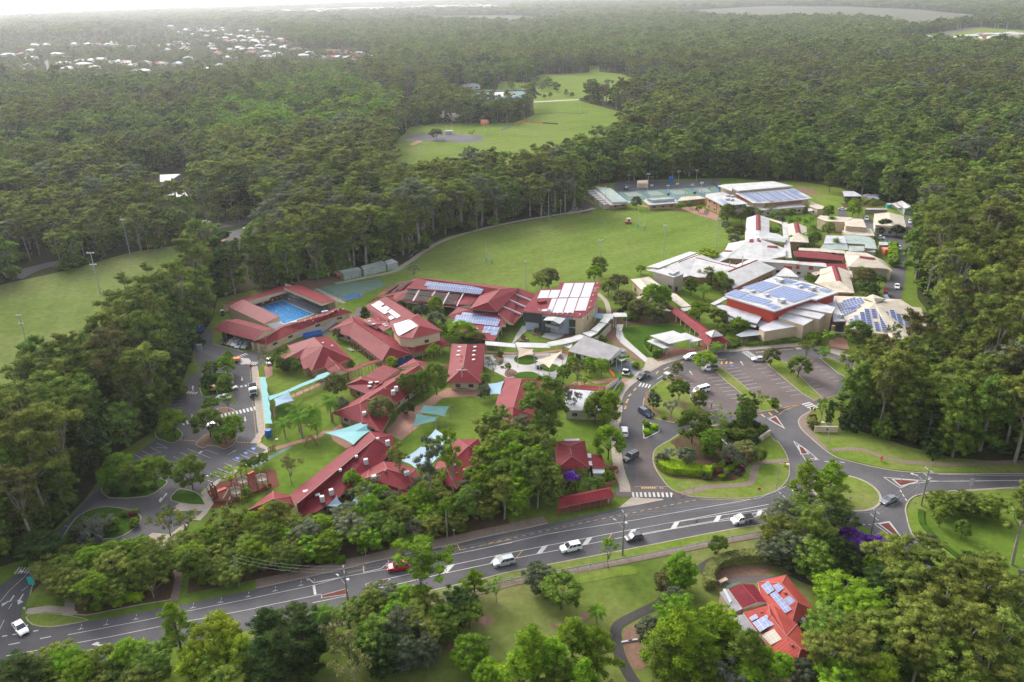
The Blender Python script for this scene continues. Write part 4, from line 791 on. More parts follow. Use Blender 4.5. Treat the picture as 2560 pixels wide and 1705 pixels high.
def na(name,t):q=N.new('GeometryNodeInputNamedAttribute');q.data_type=t;q.inputs[0].default_value=name;return next(o for o in q.outputs if o.enabled and o.name=='Attribute')
cx=N.new('ShaderNodeCombineXYZ');lk=ng.links.new;m2p=N.new('GeometryNodeMeshToPoints')
lk(gi.outputs[0],m2p.inputs[0]);lk(m2p.outputs[0],ip.inputs['Points']);lk(ci.outputs[0],ip.inputs['Instance']);ip.inputs['Pick Instance'].default_value=True
lk(na('idx','INT'),ip.inputs['Instance Index']);lk(na('rz','FLOAT'),cx.inputs[2]);lk(cx.outputs[0],ip.inputs['Rotation']);lk(na('scl','FLOAT_VECTOR'),ip.inputs['Scale']);lk(ip.outputs[0],go.inputs[0])
fo.modifiers.new(_ad,'NODES').node_group=ng
print('forest points',m_,'individual',len(ind))
# BUILDINGS
CAMP=Vector((0,0,H))
def pl_hit(gp,f):
 """where the sight line to ground point gp meets the roof face f"""
 a,b_,c=f[0],f[1],f[2];nn=(b_-a).cross(c-a)
 if len(f)>3:
  nn=Vector((0,0,0))
  for i in range(len(f)):p,q=f[i-1],f[i];nn+=Vector(((p.y-q.y)*(p.z+q.z),(p.z-q.z)*(p.x+q.x),(p.x-q.x)*(p.y+q.y)))
  a=sum(f,Vector((0,0,0)))/len(f)
 nn.normalize();nn=nn if nn.z>0 else-nn;d=gp-CAMP;t=nn.dot(a-CAMP)/nn.dot(d);return CAMP+d*t,nn
class Bd:
 def __init__(s,name,label,cat,at,group=None):
  p=P(at)[0];s.e=empty(name,(p.x,p.y,0),label,cat,group);s.e['_o']=(p.x,p.y,0.0);s.F=[];s.nw=0
 def roof(s,txt,faces,m=_W,wall=_b,fas=_P,ridge=_P,thin=0,name='roof',gw=.075):
  v=P(txt);fs=[[int(q)for q in f.split()]for f in faces.split('|')];b=MB();z0=min(p.z for p in v)-.25
  ed={}
  for f in fs:
   s.F.append([v[i]for i in f]);pts=[v[i]for i in f]
   nz=area(pts)
   if nz<0:f=f[::-1];pts=pts[::-1]
   b.face(pts,m)
   for i in range(len(f)):ed.setdefault(frozenset((f[i-1],f[i])),[]).append((f[i-1],f[i]))
   if thin:b.face([(p.x,p.y,p.z-thin)for p in pts][::-1],fas)
   else:b.face([(p.x,p.y,z0)for p in pts][::-1],fas)
  nf=len(b.f)
  for k,l in ed.items():
   if len(l)==1:
    i,j=l[0];A,B_=v[i],v[j];t=thin or .22
    A2,B2_=Vector((A.x,A.y,A.z-t)),Vector((B_.x,B_.y,B_.z-t));b.face([B_,A,A2,B2_],fas)
    if not thin and max(A.z,B_.z)-t-z0>.1:b.face([B2_,A2,(A.x,A.y,z0),(B_.x,B_.y,z0)],wall)
   elif ridge and len(l)==2:
    i,j=l[0];A,B_=v[i]+Vector((0,0,.03)),v[j]+Vector((0,0,.03));b.tube(A,B_,gw,gw,ridge,4)
  o=b.build(name,s.e);b.uvproject(o);s.z0=z0;s.v=v;return o
 def pick(s,gps):
  """roof face seen at the middle of these sight lines"""
  g_=sum(gps,Vector((0,0,0)))/len(gps);best=None;near=None
  for f in s.F:
   p,n=pl_hit(g_,f);t=(p-CAMP).length
   if inpoly(f,np.array([p.x]),np.array([p.y]))[0]:
    if best is None or t<best[0]:best=(t,f)
   c=sum(f,Vector((0,0,0)))/len(f);d=(c-p).length
   if near is None or d<near[0]:near=(d,f)
  return best[1]if best else near[1]
 def pts(s,idx):return[s.v[int(i)]for i in idx.split()]
 def walls(s,poly,m=_b,z1=None,z0=0,ins=.6,win=1,wm=_H,fr=_a,wsz=(1.5,1.1),sp=3.6,sill=1.0,name='wall'):
  if isinstance(poly,str):poly=s.pts(poly)if ':' not in poly else P(poly)
  q=inset(poly,ins);z1=z1 if z1 is not None else s.z0+.06;b=MB();b.prism([Vector((p.x,p.y,0))for p in q],z0,z1,m);w_=b.build(name,s.e)
  if not win:return w_
  lv=[sill+k*3.2 for k in range(win)]
  for i in range(len(q)):
   A,B_=q[i-1],q[i];d=Vector((B_.x-A.x,B_.y-A.y,0));L=d.length
   if L<3:continue
   d.normalize();out=Vector((d.y,-d.x,0))
   if out.dot(-(A+B_)/2)<0:continue
   n=int((L-1)/sp)
   for lz in lv:
    if lz+wsz[1]>z1-.1:continue
    for k in range(n):
     if s.nw>=70:return w_
     c=A+d*(L*(k+.5)/n);wb=MB();cz=z0+lz+wsz[1]/2;rz=math.atan2(d.y,d.x)
     wb.box((c.x+out.x*.01,c.y+out.y*.01,cz),(wsz[0]+.16,.08,wsz[1]+.16),fr,rz);wb.box((c.x+out.x*.05,c.y+out.y*.05,cz),(wsz[0],.06,wsz[1]),wm,rz)
     wb.build(_aN,s.e);s.nw+=1
  return w_
 def seg(s,txt,z0,z1,m=_b,th=.25,name='wall'):
  b=MB();p=P(txt)if isinstance(txt,str)else txt
  for A,B_ in zip(p,p[1:]):
   d=B_-A;d.z=0;b.box(((A.x+B_.x)/2,(A.y+B_.y)/2,(z0+z1)/2),(d.length+th,th,z1-z0),m,math.atan2(d.y,d.x))
  return b.build(name,s.e)
 def posts(s,txt,z1,n,m=_M,r=.09,z0=0):
  p=P(txt)if isinstance(txt,str)else txt
  for k in range(n):
   t=k/(n-1)*(len(p)-1);i=min(int(t),len(p)-2);c=p[i].lerp(p[i+1],t-i);b=MB();b.box((c.x,c.y,(z0+z1)/2),(r*2,r*2,z1-z0),m);b.build('post',s.e)
 def solar(s,txt,fi,nx,ny,m='solar',off=.12,fm='solar_frame',name='solar_array',gap=.05):
  gp=P(txt);fc=s.pick(gp);c=[pl_hit(p,fc)for p in gp];n=c[0][1];c=[p+n*off for p,_ in c];b=MB()
  b.face([c[0],c[1],c[2],c[3]],fm);b.face([p-n*.05 for p in c][::-1],fm)
  for i in range(4):b.face([c[i-1]-n*.05,c[i-1],c[i],c[i]-n*.05],fm)
  for i in range(nx):
   for j in range(ny):
    q=[]
    for(a_,b__)in((0,0),(1,0),(1,1),(0,1)):
     x=(i+(gap if a_==0 else 1-gap))/nx;y=(j+(gap if b__==0 else 1-gap))/ny
     q.append((c[0].lerp(c[1],x)).lerp(c[3].lerp(c[2],x),y)+n*.015)
    b.face(q,m)
  return b.build(name,s.e)
 def bump(s,txt,fi,size,m=_a,name=_aR):
  for gp in P(txt):
   p,n=pl_hit(gp,s.pick([gp]));b=MB();b.box((p.x,p.y,p.z+size[2]/2),size,m,.4);b.build(name,s.e)
 def patch(s,txt,fi,m,off=.06,name='roof_strip'):
  gp=P(txt);fc=s.pick(gp);c=[pl_hit(p,fc)for p in gp];n=c[0][1];b=MB();t=[p+n*off for p,_ in c];b.face(ccw(t),m)
  for i in range(len(t)):b.face([t[i-1]-n*off,t[i-1],t[i],t[i]-n*off],m)
  return b.build(name,s.e)
 def cap(s,a,w_=1.3,m=_W):
  """coloured ridge capping along a ridge"""
  p=P(a);b=MB()
  for A,B_ in zip(p,p[1:]):
   d=(B_-A);d.z=0;d.normalize();nn=Vector((-d.y,d.x,0))*w_/2;up=Vector((0,0,.16));dn=Vector((0,0,-.22))
   b.face([A+up,B_+up,B_+nn+dn,A+nn+dn],m);b.face([B_+up,A+up,A-nn+dn,B_-nn+dn],m)
  b.build('ridge_cap',s.e)
  # swimming centre
b=Bd('swimming_centre','maroon roofed swimming centre around the open blue pool','sports building','S1: 1000,900')
sheet('S1: 420,760 1260,480 1400,520 1990,690 1930,780 1240,1010 1100,1080 950,1000',_aU,'pool_deck',.03)
sheet('S1: 890,742 1215,640 1700,855 1235,1016 1080,938',_v,'pool_deck',.07)
pw=MB();pw.face([(p.x,p.y,.14)for p in ccw(P('S1: 925,747 1210,658 1655,858 1232,1000'))],'pool_water');o=pw.build('water');o['kind']=_al
m=Marks()
for k in range(1,8):
 t=k/8;a,c=P('S1: 925,747 1210,658');e,f=P('S1: 1232,1000 1655,858');m.dash([a.lerp(c,t),e.lerp(f,t)],1.2,.5,.16,_aX if k%2 else _aH,.19)
m.build()
b.roof('S1: 405,742,4.2 630,637,6 1170,886,6 948,1000,4.2',_c,wall=_b);b.seg('S1: 425,748,4.2 948,995,4.2',0,4)
b.roof('S1: 338,703,3.4 1245,430,3.4 1290,490,4.4 715,662,4.4',_c,m=_aF);b.seg('S1: 720,665,4 1015,580,4',2.2,4.2);b.seg('S1: 345,705,3.3 1245,432,3.3',0,3.2)
b.roof('S1: 1232,456,6 1465,420,5 2005,655,5 1790,690,6',_c);b.seg('S1: 1470,425,5 1990,655,5',0,4.7);b.seg('S1: 1275,560,0 1385,595,0',0,4.5);b.seg('S1: 1990,680,4.5 1850,800,3',0,2)
for k in range(6):
 t=k/6;A=P('S1: 1225,655 1690,855');B_=P('S1: 1470,560 1960,760');p0=A[0].lerp(B_[0],t);p1=A[1].lerp(B_[1],t);p2=A[1].lerp(B_[1],t+.17);p3=A[0].lerp(B_[0],t+.17);q=MB();q.prism([p0,p1,p2,p3],0,.25+.42*k,_aU);q.build('tier',b.e)
b.roof('S1: 735,1262,3 980,1305,3 1450,1092,3 1570,1045,3 1905,912,3 2238,825,3 955,1212,4.6 1200,1049,4.6 1455,978,4.6 1875,862,4.6 2052,765,4.6 830,1195,3.2 1213,1020,3.6 1868,822,3.6 2042,752,3.4','1 2 7 6|2 3 8 7|3 4 9 8|4 5 10 9|5 14 10|6 7 12 11|7 8 9 13 12|9 10 14 13|0 1 6|0 6 11')
b.walls('1 2 3 4 5 14 13 12 11 0',wm=_H,sp=6,wsz=(2,.8),sill=1.3)
b.bump('S1: 1380,995 1840,838',7,(2.4,.8,.8),_d,_R);b.bump('S1: 1550,960 1635,930 1665,965 1705,1000 1720,890 1960,830 2035,808 2110,790',2,(.4,.4,.5),_a,_R)
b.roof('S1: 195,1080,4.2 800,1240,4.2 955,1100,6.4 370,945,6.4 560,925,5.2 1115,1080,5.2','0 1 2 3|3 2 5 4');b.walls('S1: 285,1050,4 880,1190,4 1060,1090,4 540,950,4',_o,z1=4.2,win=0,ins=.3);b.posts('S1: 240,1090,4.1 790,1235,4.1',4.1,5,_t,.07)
b.posts('S1: 770,1270,3 860,1285,3',3,2,_b,.3)
# administration block with the big hip
b=Bd(_h,'large maroon hip roofed block between the pool and the turquoise walkway',_g,'N1: 1250,800',_i)
b.roof('N1: 620,660,3.2 700,780,3.6 960,715,4.5 1125,497,5.6 445,860,3.4 500,948,3 860,900,3 1310,670,7 870,960,3 930,1120,3 1040,1085,3 1090,1160,3 1350,1095,3 1660,1010,3 1872,920,3 1580,600,3 1440,490,3','0 1 2 3|4 5 6 2 1|3 2 7|2 6 8 7|8 9 10 7|7 10 11|7 11 12 13 14|7 14 15 16 3')
b.walls('0 1 4 5 6 8 9 10 11 12 13 14 15 16',_m,sp=4.2);b.roof('N1: 1340,1075,3.1 1410,870,5 1520,990,5 1395,1110,3.1 1655,1020,3.4','0 1 2 3|1 4 2',name=_aW);b.roof('N1: 1385,1115,3 1520,992,4.6 1650,1128,4.6 1492,1225,3 1665,1030,3.2 1812,1165,3',_ay,name=_aW);b.posts('N1: 1500,1215,3 1790,1165,3',3,2,_p,.3);b.bump('N1: 1315,615 1495,672',7,(.6,.6,.4),_a,_R)
# long block with grey colonnade
b=Bd(_h,'long maroon roofed block with pillared verandah beside a small lawn',_g,'S2: 300,1300',_i)
b.roof('N1: 1425,355,3.2 1835,478,3.2 L2: 912,250,3.2 1350,152,3.2 1030,48,5.8 N1: 1900,200,5.8 1872,85,3.4 2140,130,3.4 S2: 560,1240,3.4','0 1 2 4 5|2 3 4|0 5 6|5 4 3 8 7 6');b.walls('0 1 2 3 8 7 6',_w,ins=1.6,sp=3);b.posts('N1: 1850,510,3.1 L2: 900,240,3.1',3,12,_M,.12)
b.seg('L2: 1140,225,2.9 1345,160,2.9',.2,2.4,'banner_blue',.08,'banner')
b.bump('S2: 165,1115 310,1225 430,1325',0,(.3,.3,.4),_p,_R)
# two storey block
b=Bd(_h,'two storey cream block with maroon hip roof carrying stepped pale solar panels',_g,'S2: 800,1100',_i)
b.roof('S2: 430,955,7.2 850,850,7.8 1215,1105,7.2 770,1215,7.2 870,1025,9 745,930,9 560,1188,7.2 480,1090,7.2','1 2 4 5|2 3 4|0 5 1|0 7 6 3 4 5');b.walls('0 7 6 3 2 1',win=2,ins=.7,sp=5)
b.solar('S2: 495,1010 730,935 855,1030 560,1188',3,6,5,_d,.15)
b.roof('S2: 575,1245,4.6 690,1205,4.8 860,1282,4.2 1190,1180,4.2 1340,1315,3 765,1428,3','0 1 2 5|2 3 4 5',name=_u);b.posts('S2: 780,1425,2.9 1320,1315,2.9',2.9,5,_b,.15)
b.bump('S2: 655,1268 708,1252 705,1330 755,1310',4,(1.1,.7,.15));b.roof('S2: 1050,1262,3.6 1280,1255,3.9 1345,1312,3.2 1100,1320,3.2',_c,name=_u,thin=.2)
# wavy linking roofs
b=Bd(_aK,'wavy maroon link roof with rows of white skylights between two blocks','roof','S2: 250,980',_a5)
b.roof('S2: 30,945,4.6 150,905,5.6 270,880,5 370,945,4.8 330,1000,5.6 240,1068,4.4 150,1010,5','0 1 6|1 2 3 4 6|6 4 5',thin=.3,fas=_P);b.bump('S2: 140,960 248,935 305,975 200,1003',1,(1.2,.7,.15));b.posts('S2: 60,950,4.3 240,1060,4.2',4.2,3,_b,.15)
b=Bd(_aK,'steeper maroon link roof with two pairs of skylights against the two storey block','roof','S2: 380,1050',_a5)
b.roof('S2: 245,1022,4.9 395,945,6.4 470,1045,6 345,1108,4.6',_c,thin=.3);b.bump('S2: 355,1005 385,1027',0,(1.2,.7,.15));b.posts('S2: 350,1100,4.3 465,1050,5.5',4.3,2,_b,.2)
# panels block beside the oval path
b=Bd(_h,'maroon roofed block with zigzag pale solar panels near the path to the oval',_g,'S2: 350,800',_i)
b.roof('S2: 75,735,3.2 370,598,5.2 800,868,5.2 600,930,4 400,948,3.2 215,895,3.2 480,605,4 560,690,3.6 740,800,3.6','0 1 2 3 4 5|1 6 7 8 2');b.walls('0 5 4 3 2 8 7 6',_w,ins=1.2)
for t,nx,ny in(('S2: 165,725 240,690 415,830 360,860',2,6),('S2: 225,690 290,662 358,712 300,745',2,2),('S2: 330,765 385,735 445,775 395,812',2,2),('S2: 410,820 460,785 600,885 545,922',2,4),('S2: 412,910 460,878 515,915 455,945',2,2)):b.solar(t,0,nx,ny,_d,.15)
b.roof('S2: 100,700,3.4 210,625,4.6 480,575,4.6 700,480,5 720,500,4.8 500,590,4.3 230,640,4.3',_z,name=_u,thin=.25)
# the big multipurpose hall
b=Bd('school_hall','sprawling maroon hall with blue solar rows and black pool heating panels beside the oval','school hall','S2: 1500,700')
b.roof('S2: 680,470,6.6 860,320,8.6 2060,487,9 1770,572,6.6 1000,325,8 2335,475,7.4 2022,820,6.6 1880,680,9 1612,778,6.6','0 1 2 3|1 4 5 2|2 5 6 7|7 6 8|2 7 8 3',wall=_M)
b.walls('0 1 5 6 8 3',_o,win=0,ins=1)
b.solar('S2: 985,375 1835,465 1815,500 965,408',0,24,1);b.solar('S2: 965,410 1815,500 1795,533 945,440',0,24,1);b.solar('S2: 998,452 1795,535 1775,566 980,482',0,23,1)
b.roof('S2: 478,655,3.6 500,560,4.6 705,488,6 1750,592,6 1620,722,4.8 1415,755,3.6',_G,fas=_a,ridge=None,name=_u,m=_W);f=5
for t in('S2: 712,505 852,518 822,580 668,565','S2: 665,578 815,595 780,660 625,648','S2: 885,525 1075,545 1045,605 860,588','S2: 855,600 1040,618 1000,688 812,665','S2: 1110,548 1285,565 1255,630 1080,608','S2: 1078,622 1250,640 1210,708 1040,690','S2: 1318,572 1465,587 1425,652 1282,636','S2: 1275,650 1420,665 1390,730 1240,712'):b.solar(t,f,1,1,_aV,.5,_P,'pool_heating_panel',.02)
for t in('S2: 880,490 896,490 795,675 775,672','S2: 1108,515 1124,515 1070,605 1055,602','S2: 1310,540 1326,540 1228,722 1210,720','S2: 1518,562 1532,562 1436,748 1420,746'):b.patch(t,f,_d,.5)
b.posts('S2: 500,668,3.5 1400,760,3.5',3.5,6,_t,.12)
b.roof('S2: 250,590,3.8 300,545,4.2 495,425,5 800,335,5.6 860,322,6 700,480,5 350,575,4.2',_z,name=_u);f=6
for t in('S2: 530,428 590,418 410,552 348,566','S2: 650,405 700,385 535,520 478,532','S2: 715,382 790,366 625,492 560,515'):b.solar(t,f,1,1,_aV,.5,_P,'pool_heating_panel',.02)
b.roof('S2: 1288,885,3.8 1430,762,4.8 1615,782,5.6 2025,825,5.6 2145,1000,4.2 2088,1000,4.2 1975,1252,3.2 1340,1140,3.2 1385,912,4','0 1 2 3 8|8 3 4 5 6 7',name=_u);f=8
b.solar('S2: 1510,830 2040,888 2022,932 1490,870',f,14,1);b.solar('S2: 1420,870 2065,940 2045,985 1400,915',f,17,1);b.solar('S2: 1402,918 2045,988 2028,1034 1385,962',f,17,1);b.solar('S2: 1368,965 1498,980 1480,1012 1352,995',f,4,1);b.solar('S2: 1838,1030 2058,1052 2035,1098 1815,1085',f,3,2);b.solar('S2: 1812,1088 1935,1098 1920,1140 1798,1130',f,2,2);b.solar('S2: 1945,1095 2035,1102 2002,1172 1925,1165',f,1,3);b.bump('S2: 1660,1070 1700,1070',f,(1.8,1.4,.15))
b.walls('S2: 1300,900,3 1430,790,4 1615,800,5 2000,850,5 2070,1000,4 1960,1240,3 1360,1130,3 1390,930,3',_o,z1=3.4,win=0,ins=2.5);b.posts('S2: 2080,1010,4 1980,1240,3.1',3.2,3,_t,.12)
b.roof('S2: 2330,500,6.6 S3: 95,470,6.2 365,572,4.4 20,1005,3.4 S2: 2262,1000,3.6 2190,960,4.4 2030,832,6',_z,name=_u);f=9
for t in('S2: 2265,560 2275,562 S3: 290,665 280,675','S2: 2180,650 2195,650 S3: 200,755 190,765','S2: 2090,750 2105,752 S3: 130,860 118,868'):b.patch(t,f,_d,.5)
b.walls('S2: 2330,500,6 S3: 330,590,4 0,970,3 S2: 2060,850,5',_o,z1=3.4,win=0,ins=2.5)
# hip roofed hall with rows of skylights and the cross in front
b=Bd(_h,'symmetrical maroon gable with two rows of white skylights behind the white cross',_g,'L2: 2100,200',_i)
b.roof('S2: 1348,1292,3.2 1572,1298,5.8 1848,1290,3.2 L2: 2372,568,3.2 1868,565,3.2 2105,345,5.8','0 1 5 4|1 2 3 5|4 5 3');b.walls('0 2 3 4',_b,sp=3,ins=1.2)
b.bump('L2: 2060,45 2048,104 2035,165',0,(1.3,.8,.15));b.bump('L2: 2272,45 2262,104 2252,165 2252,232',1,(1.3,.8,.15));b.bump('L2: 2082,190 2075,258',0,(.3,.3,.5),_p,_R)
b=Bd('cross','tall white cross standing in the hedge ring before the skylit hall','cross','L2: 2100,668');q=MB();p=L2(2100,668);q.box((p.x,p.y,4.2),(.22,.22,8.4),_k);q.build('upright',b.e);q=MB();q.box((p.x,p.y-.02,6.5),(3.2,.2,.2),_k);q.build('arm',b.e)
b=Bd('planter','low curved brick planter full of clipped lime hedge around the cross','planter','L2: 2110,650');pts=[L2(2108,650)+Vector((3.3*math.cos(t),1.9*math.sin(t),0))for t in[i*math.pi/10 for i in range(20)]];q=MB();q.prism(pts,0,.45,_x);q.build('rim',b.e);q=MB();q.prism(inset(pts,.3),.4,.8,_aa);q.build('hedge',b.e)
# long library block running to the green shade sail
b=Bd(_h,'long maroon gabled block running from palms to the skylit hall',_g,'L2: 800,900',_i)
b.roof('L2: 170,1015,3.2 625,1165,3.2 1150,850,3.2 1640,480,3.2 1455,312,5.8 585,872,5.8 1190,405,3.6 660,745,3.4 245,960,3.4 900,1302,3.2','0 1 5|1 9 2 3 4 5|5 4 6 7|0 5 7 8');b.walls('0 1 9 2 3 4 6 7 8',_w,ins=1.4);b.posts('L2: 180,1020,3 610,1165,3',3,4,_M,.1)
b.bump('L2: 960,675 715,838',1,(.5,.5,.6),_p,_R);b.bump('L2: 655,1045',1,(1,.9,1),_a,_K);b.bump('L2: 1080,745 1125,690',1,(1,.9,1.4),_a,_K)
b.roof('L2: 1135,352,3.4 1365,215,3.6 1640,290,3.6 1840,360,3.4 1870,320,3.5 1410,262,5.2 1460,310,5 1700,330,4.4','0 5 1|1 5 2|2 5 6 7|2 7 4|7 3 4|0 6 5',name=_u)
b.roof('L2: 660,485,3.8 855,340,5 1112,412,5 920,553,3.8 935,305,4.4 1175,378,4.4',_ay,name=_u);b.roof('L2: 362,610,3.2 600,470,3.6 940,555,3.6 968,620,3.6 690,735,3.2 605,518,5 890,580,4.6','0 5 1|1 5 6 2|2 6 3|3 6 4|0 4 6 5',name=_u);b.walls('0 4 3 2 1',_m,z1=3,ins=1)
b.bump('L2: 745,575 730,628',16,(1.1,.9,.3));b.bump('L2: 835,560',14,(1.1,.7,.15))
# small pink covered ways
for lab,t in(('narrow pink covered way rising from the hip block toward the colonnade block','L2: 395,368,2.9 560,325,3 610,350,2.9 425,405,2.8'),('longer pink covered way between the two lawns','L2: 555,300,3.2 860,225,3.4 910,250,3.2 605,340,3.1'),('short maroon covered way beside the skylit hall','L2: 1750,300,3 1880,310,3 1870,360,2.9 1780,350,2.9')):
 b=Bd(_D,lab,_ae,t,_X);b.roof(t,_c,thin=.15,fas=_P);v=b.v;b.posts([v[3],v[2]],2.9,4,_b,.1);b.posts([v[0],v[1]],2.9,4,_b,.1)
 # nursery school, three roofs along the main road
b=Bd(_h,'very long dark maroon gable with white rooftop units beside the nursery lawn',_g,'B2: 300,500',_i)
b.roof('B1: 1905,805,3.2 L2: 735,1285,3.2 1055,1330,3.2 B2: 1110,140,3.2 300,825,3.2 -60,1060,3.2 -420,1130,3.2 -340,940,5.6 L2: 815,1392,5.6','0 7 8 1|7 6 5 4 3 8|1 8 2|2 8 3',m=_aF);b.walls(_z,_m,ins=1.2)
b.roof('B1: 1290,1035,3 1660,750,3.2 1945,830,3.3 1975,955,3.3 1870,1065,3.1 1670,868,5.4','0 5 1|1 5 2|2 5 3|3 5 4|0 4 5',name=_u);b.walls('0 4 3 2 1',_Y,ins=1.5)
b.bump('B2: 38,905 172,805 425,575 680,355 1000,80',1,(1.0,.8,1.5),_a,_K);b.bump('B2: 300,455 537,255 B1: 2140,882 2205,830',1,(.7,.7,.5),_d,_aR);b.bump('B1: 2140,755 2320,808',0,(1.1,.8,.15),_d,_aR);b.bump('L2: 850,1405',1,(.7,.7,.5),_d,_aR)
b=Bd(_h,'maroon hip roofed nursery block between two pale blue shade sails',_g,'B2: 1000,550',_i)
b.roof('B2: 500,600,3 505,520,3.2 715,430,3.4 930,315,3.2 1150,330,3.2 1400,430,3.2 1565,655,3.2 1450,800,3 1000,790,3 985,425,5.4 690,560,4.4 1300,520,5.2','0 1 2 10|10 2 3 9|9 3 4 5 11|11 5 6|11 6 7|0 10 9 11 7 8');b.walls('0 1 2 3 4 5 6 7 8',_m,ins=1);b.bump('B2: 1280,510 795,570',5,(1.2,.9,.9),_a,_K);b.bump('B2: 958,470',5,(.5,.5,.5),_p,_R)
b=Bd(_h,'maroon hip roofed nursery block partly hidden behind tall gum trees',_g,'B2: 2000,350',_i)
b.roof('B2: 1640,430,3.2 2010,-10,3.2 2330,-20,3.2 2430,200,3.1 2250,560,3 2010,720,3 1720,610,3 2180,90,5.4 1850,400,5.2','0 8 7 1|1 7 2|2 7 3|3 7 8 5 4|5 8 6|6 8 0');b.walls(_z,_m,ins=1);b.bump('B2: 1980,375 2132,455',3,(.6,.6,.5),_d,_aR)
# block behind the big gum by the plaza
b=Bd(_h,'maroon gabled block behind the big gum tree below the plaza',_g,'L3: 500,800',_i)
b.roof('L3: 365,487,3.2 610,515,5.4 880,505,3.6 1100,640,3.2 820,1060,3.2 480,1240,3 215,915,3.2 490,930,5.4','0 1 7 6|1 2 3 4 7|7 4 5 6');b.walls('0 2 3 4 5 6',_b,ins=1.2)
b.roof('L3: 1150,600,3.2 1200,608,3.2 1470,625,3.2 1480,660,3 1200,650,3',_O,thin=.2,name=_u)
b=Bd('classroom','classroom with bright silvery roof behind trees near the entrance fence','classroom','L3: 1500,800');b.roof('L3: 1270,660,3.8 1850,705,3.8 1800,985,3.2 1240,968,3.2',_c,m=_y,fas=_a,ridge=None);b.walls(_c,_w,ins=.5)
b=Bd(_D,'pink roofed covered way along the back of the silvery classroom',_ae,'L3: 1600,640',_X);b.roof('L3: 1470,602,3.3 1765,620,3.3 1850,625,3.6 1840,698,3.1 1745,692,3.1 1475,655,3',_ax,thin=.2,m=_W);b.posts('L3: 1480,655,2.9 1840,690,2.9',2.9,4,_b,.1)
# cottage and its outbuildings by the side road
b=Bd('cottage','single maroon hip roofed cottage above the purple flowering shrub','cottage','B3: 1350,250');b.roof('B3: 1090,15,3.1 1545,5,3.1 1612,415,3.1 1125,420,3.1 1320,85,4.8 1355,240,4.8','0 4 5 3|0 1 4|1 2 5 4|3 5 2');b.walls(_c,_m,ins=.7,sp=4);b.bump('B3: 1318,98 1335,228',2,(.3,.3,.5),_p,_R);b.roof('B3: 1240,-18,2.6 1462,-22,2.6 1466,10,2.9 1240,14,2.9',_c,m=_y,thin=.12,name='patio_roof')
b.roof('B3: 1572,195,2.7 1638,200,2.7 1655,378,2.7 1598,375,2.7',_c,thin=.12,name='patio_roof');b.patch('B3: 1578,200 1635,200 1640,262 1582,262',5,_d,.05,'clear_panel');b.patch('B3: 1592,312 1650,312 1655,376 1600,374',5,_d,.05,'clear_panel')
b=Bd('garage','small maroon roofed garage under the bright round tree','garage','B3: 1750,300');b.roof('B3: 1638,210,2.9 1790,215,2.9 1858,405,2.7 1652,402,2.7',_c);b.walls(_c,_w,win=0,ins=.3)
b=Bd('garden_shed','pale blue grey garden shed with white roof and dark doorway','shed','B3: 1750,500');b.roof('B3: 1655,412,2.3 1832,420,2.3 1840,490,2.1 1662,488,2.1',_c,m=_e,fas=_a);b.walls(_c,_Y,win=0,ins=.15);b.seg('B3: 1712,560,0 1757,562,0',.05,1.9,'dark_void',.1,'door')
# bus shelter
b=Bd('bus_shelter','long maroon roofed bus shelter on posts beside the main road','bus shelter','B3: 1500,1000');b.roof('B3: 1150,997,2.5 1978,832,2.5 1925,708,3.4 1165,870,3.4 1890,697,2.9 1180,833,2.9','0 1 2 3|3 2 4 5',m=_W,ridge=None);b.seg('B3: 1180,960,0 1900,850,0',0,2.3,_p,.2);b.posts('B3: 1150,997,2.5 1930,842,2.5',2.4,6,_M,.08);sheet('B3: 1150,1100 1930,935 1920,850 1180,960',_ah,'path',.16)
# gallery block with nine pale panel fields
b=Bd(_h,'angular two storey block whose maroon roof is covered in big pale solar fields',_g,'S3: 700,800')
b.roof('S3: 148,808,7.4 408,490,8.4 668,480,8.5 705,388,8.8 1310,378,9 1200,745,8 1025,905,7.2',_z,thin=.4,m=_W,fas=_P,ridge=None)
for t,nx,ny in(('S3: 770,405 912,402 828,615 688,618',3,7),('S3: 925,402 1065,400 988,612 842,615',3,7),('S3: 1078,398 1218,396 1148,608 1002,612',3,7),('S3: 425,512 565,508 522,624 372,628',3,4),('S3: 578,507 718,503 672,620 528,624',3,4),('S3: 588,632 662,630 590,815 515,815',2,7),('S3: 675,630 820,626 742,840 590,840',3,7),('S3: 832,624 978,620 905,838 755,840',3,7),('S3: 992,618 1145,615 1085,808 925,812',3,7),('S3: 440,790 540,780 600,812 450,820',3,1)):b.solar(t,0,nx,ny,_d,.15,_d,'solar_array',.015)
q=P('S3: 148,808,7.4 408,490,8.4 700,420,8.6 1290,400,8.9 1190,745,8 1020,900,7.2');b.walls(q,_Y,z1=6.8,ins=.9,win=0)
b.seg('S3: 1035,912,6.8 1190,760,6.8 1250,600,6.8',0,7,_b,.9);b.seg('S3: 930,905,6.8 1025,912,6.8',0,6.8,_b,1.2)
for t,z0,z1 in(('S3: 840,985,4.5 925,990,4.5',3.6,6.2),('S3: 840,1100,1.5 925,1105,1.5',.4,3),('S3: 460,920,5 560,925,5',.3,6),('S3: 1020,1060,2 1095,985,2',1.2,3),('S3: 1058,905,5.5 1085,885,5.5',4.6,6.2),('S3: 620,940,4 760,950,4',3.4,5.8)):
 p=P(t);off=Vector((-.25,-1.0,0));b.seg([a+Vector((.6 if 'S3: 10' in t else 0,-1.1,0))for a in p],z0,z1,_H,.2,_aN)
b.seg('S3: 175,830,6.8 385,850,6.8',3.4,6.8,_o,.5,'screen');b.seg('S3: 400,850,6.8 432,852,6.8',0,6.8,_o,.4,'screen')
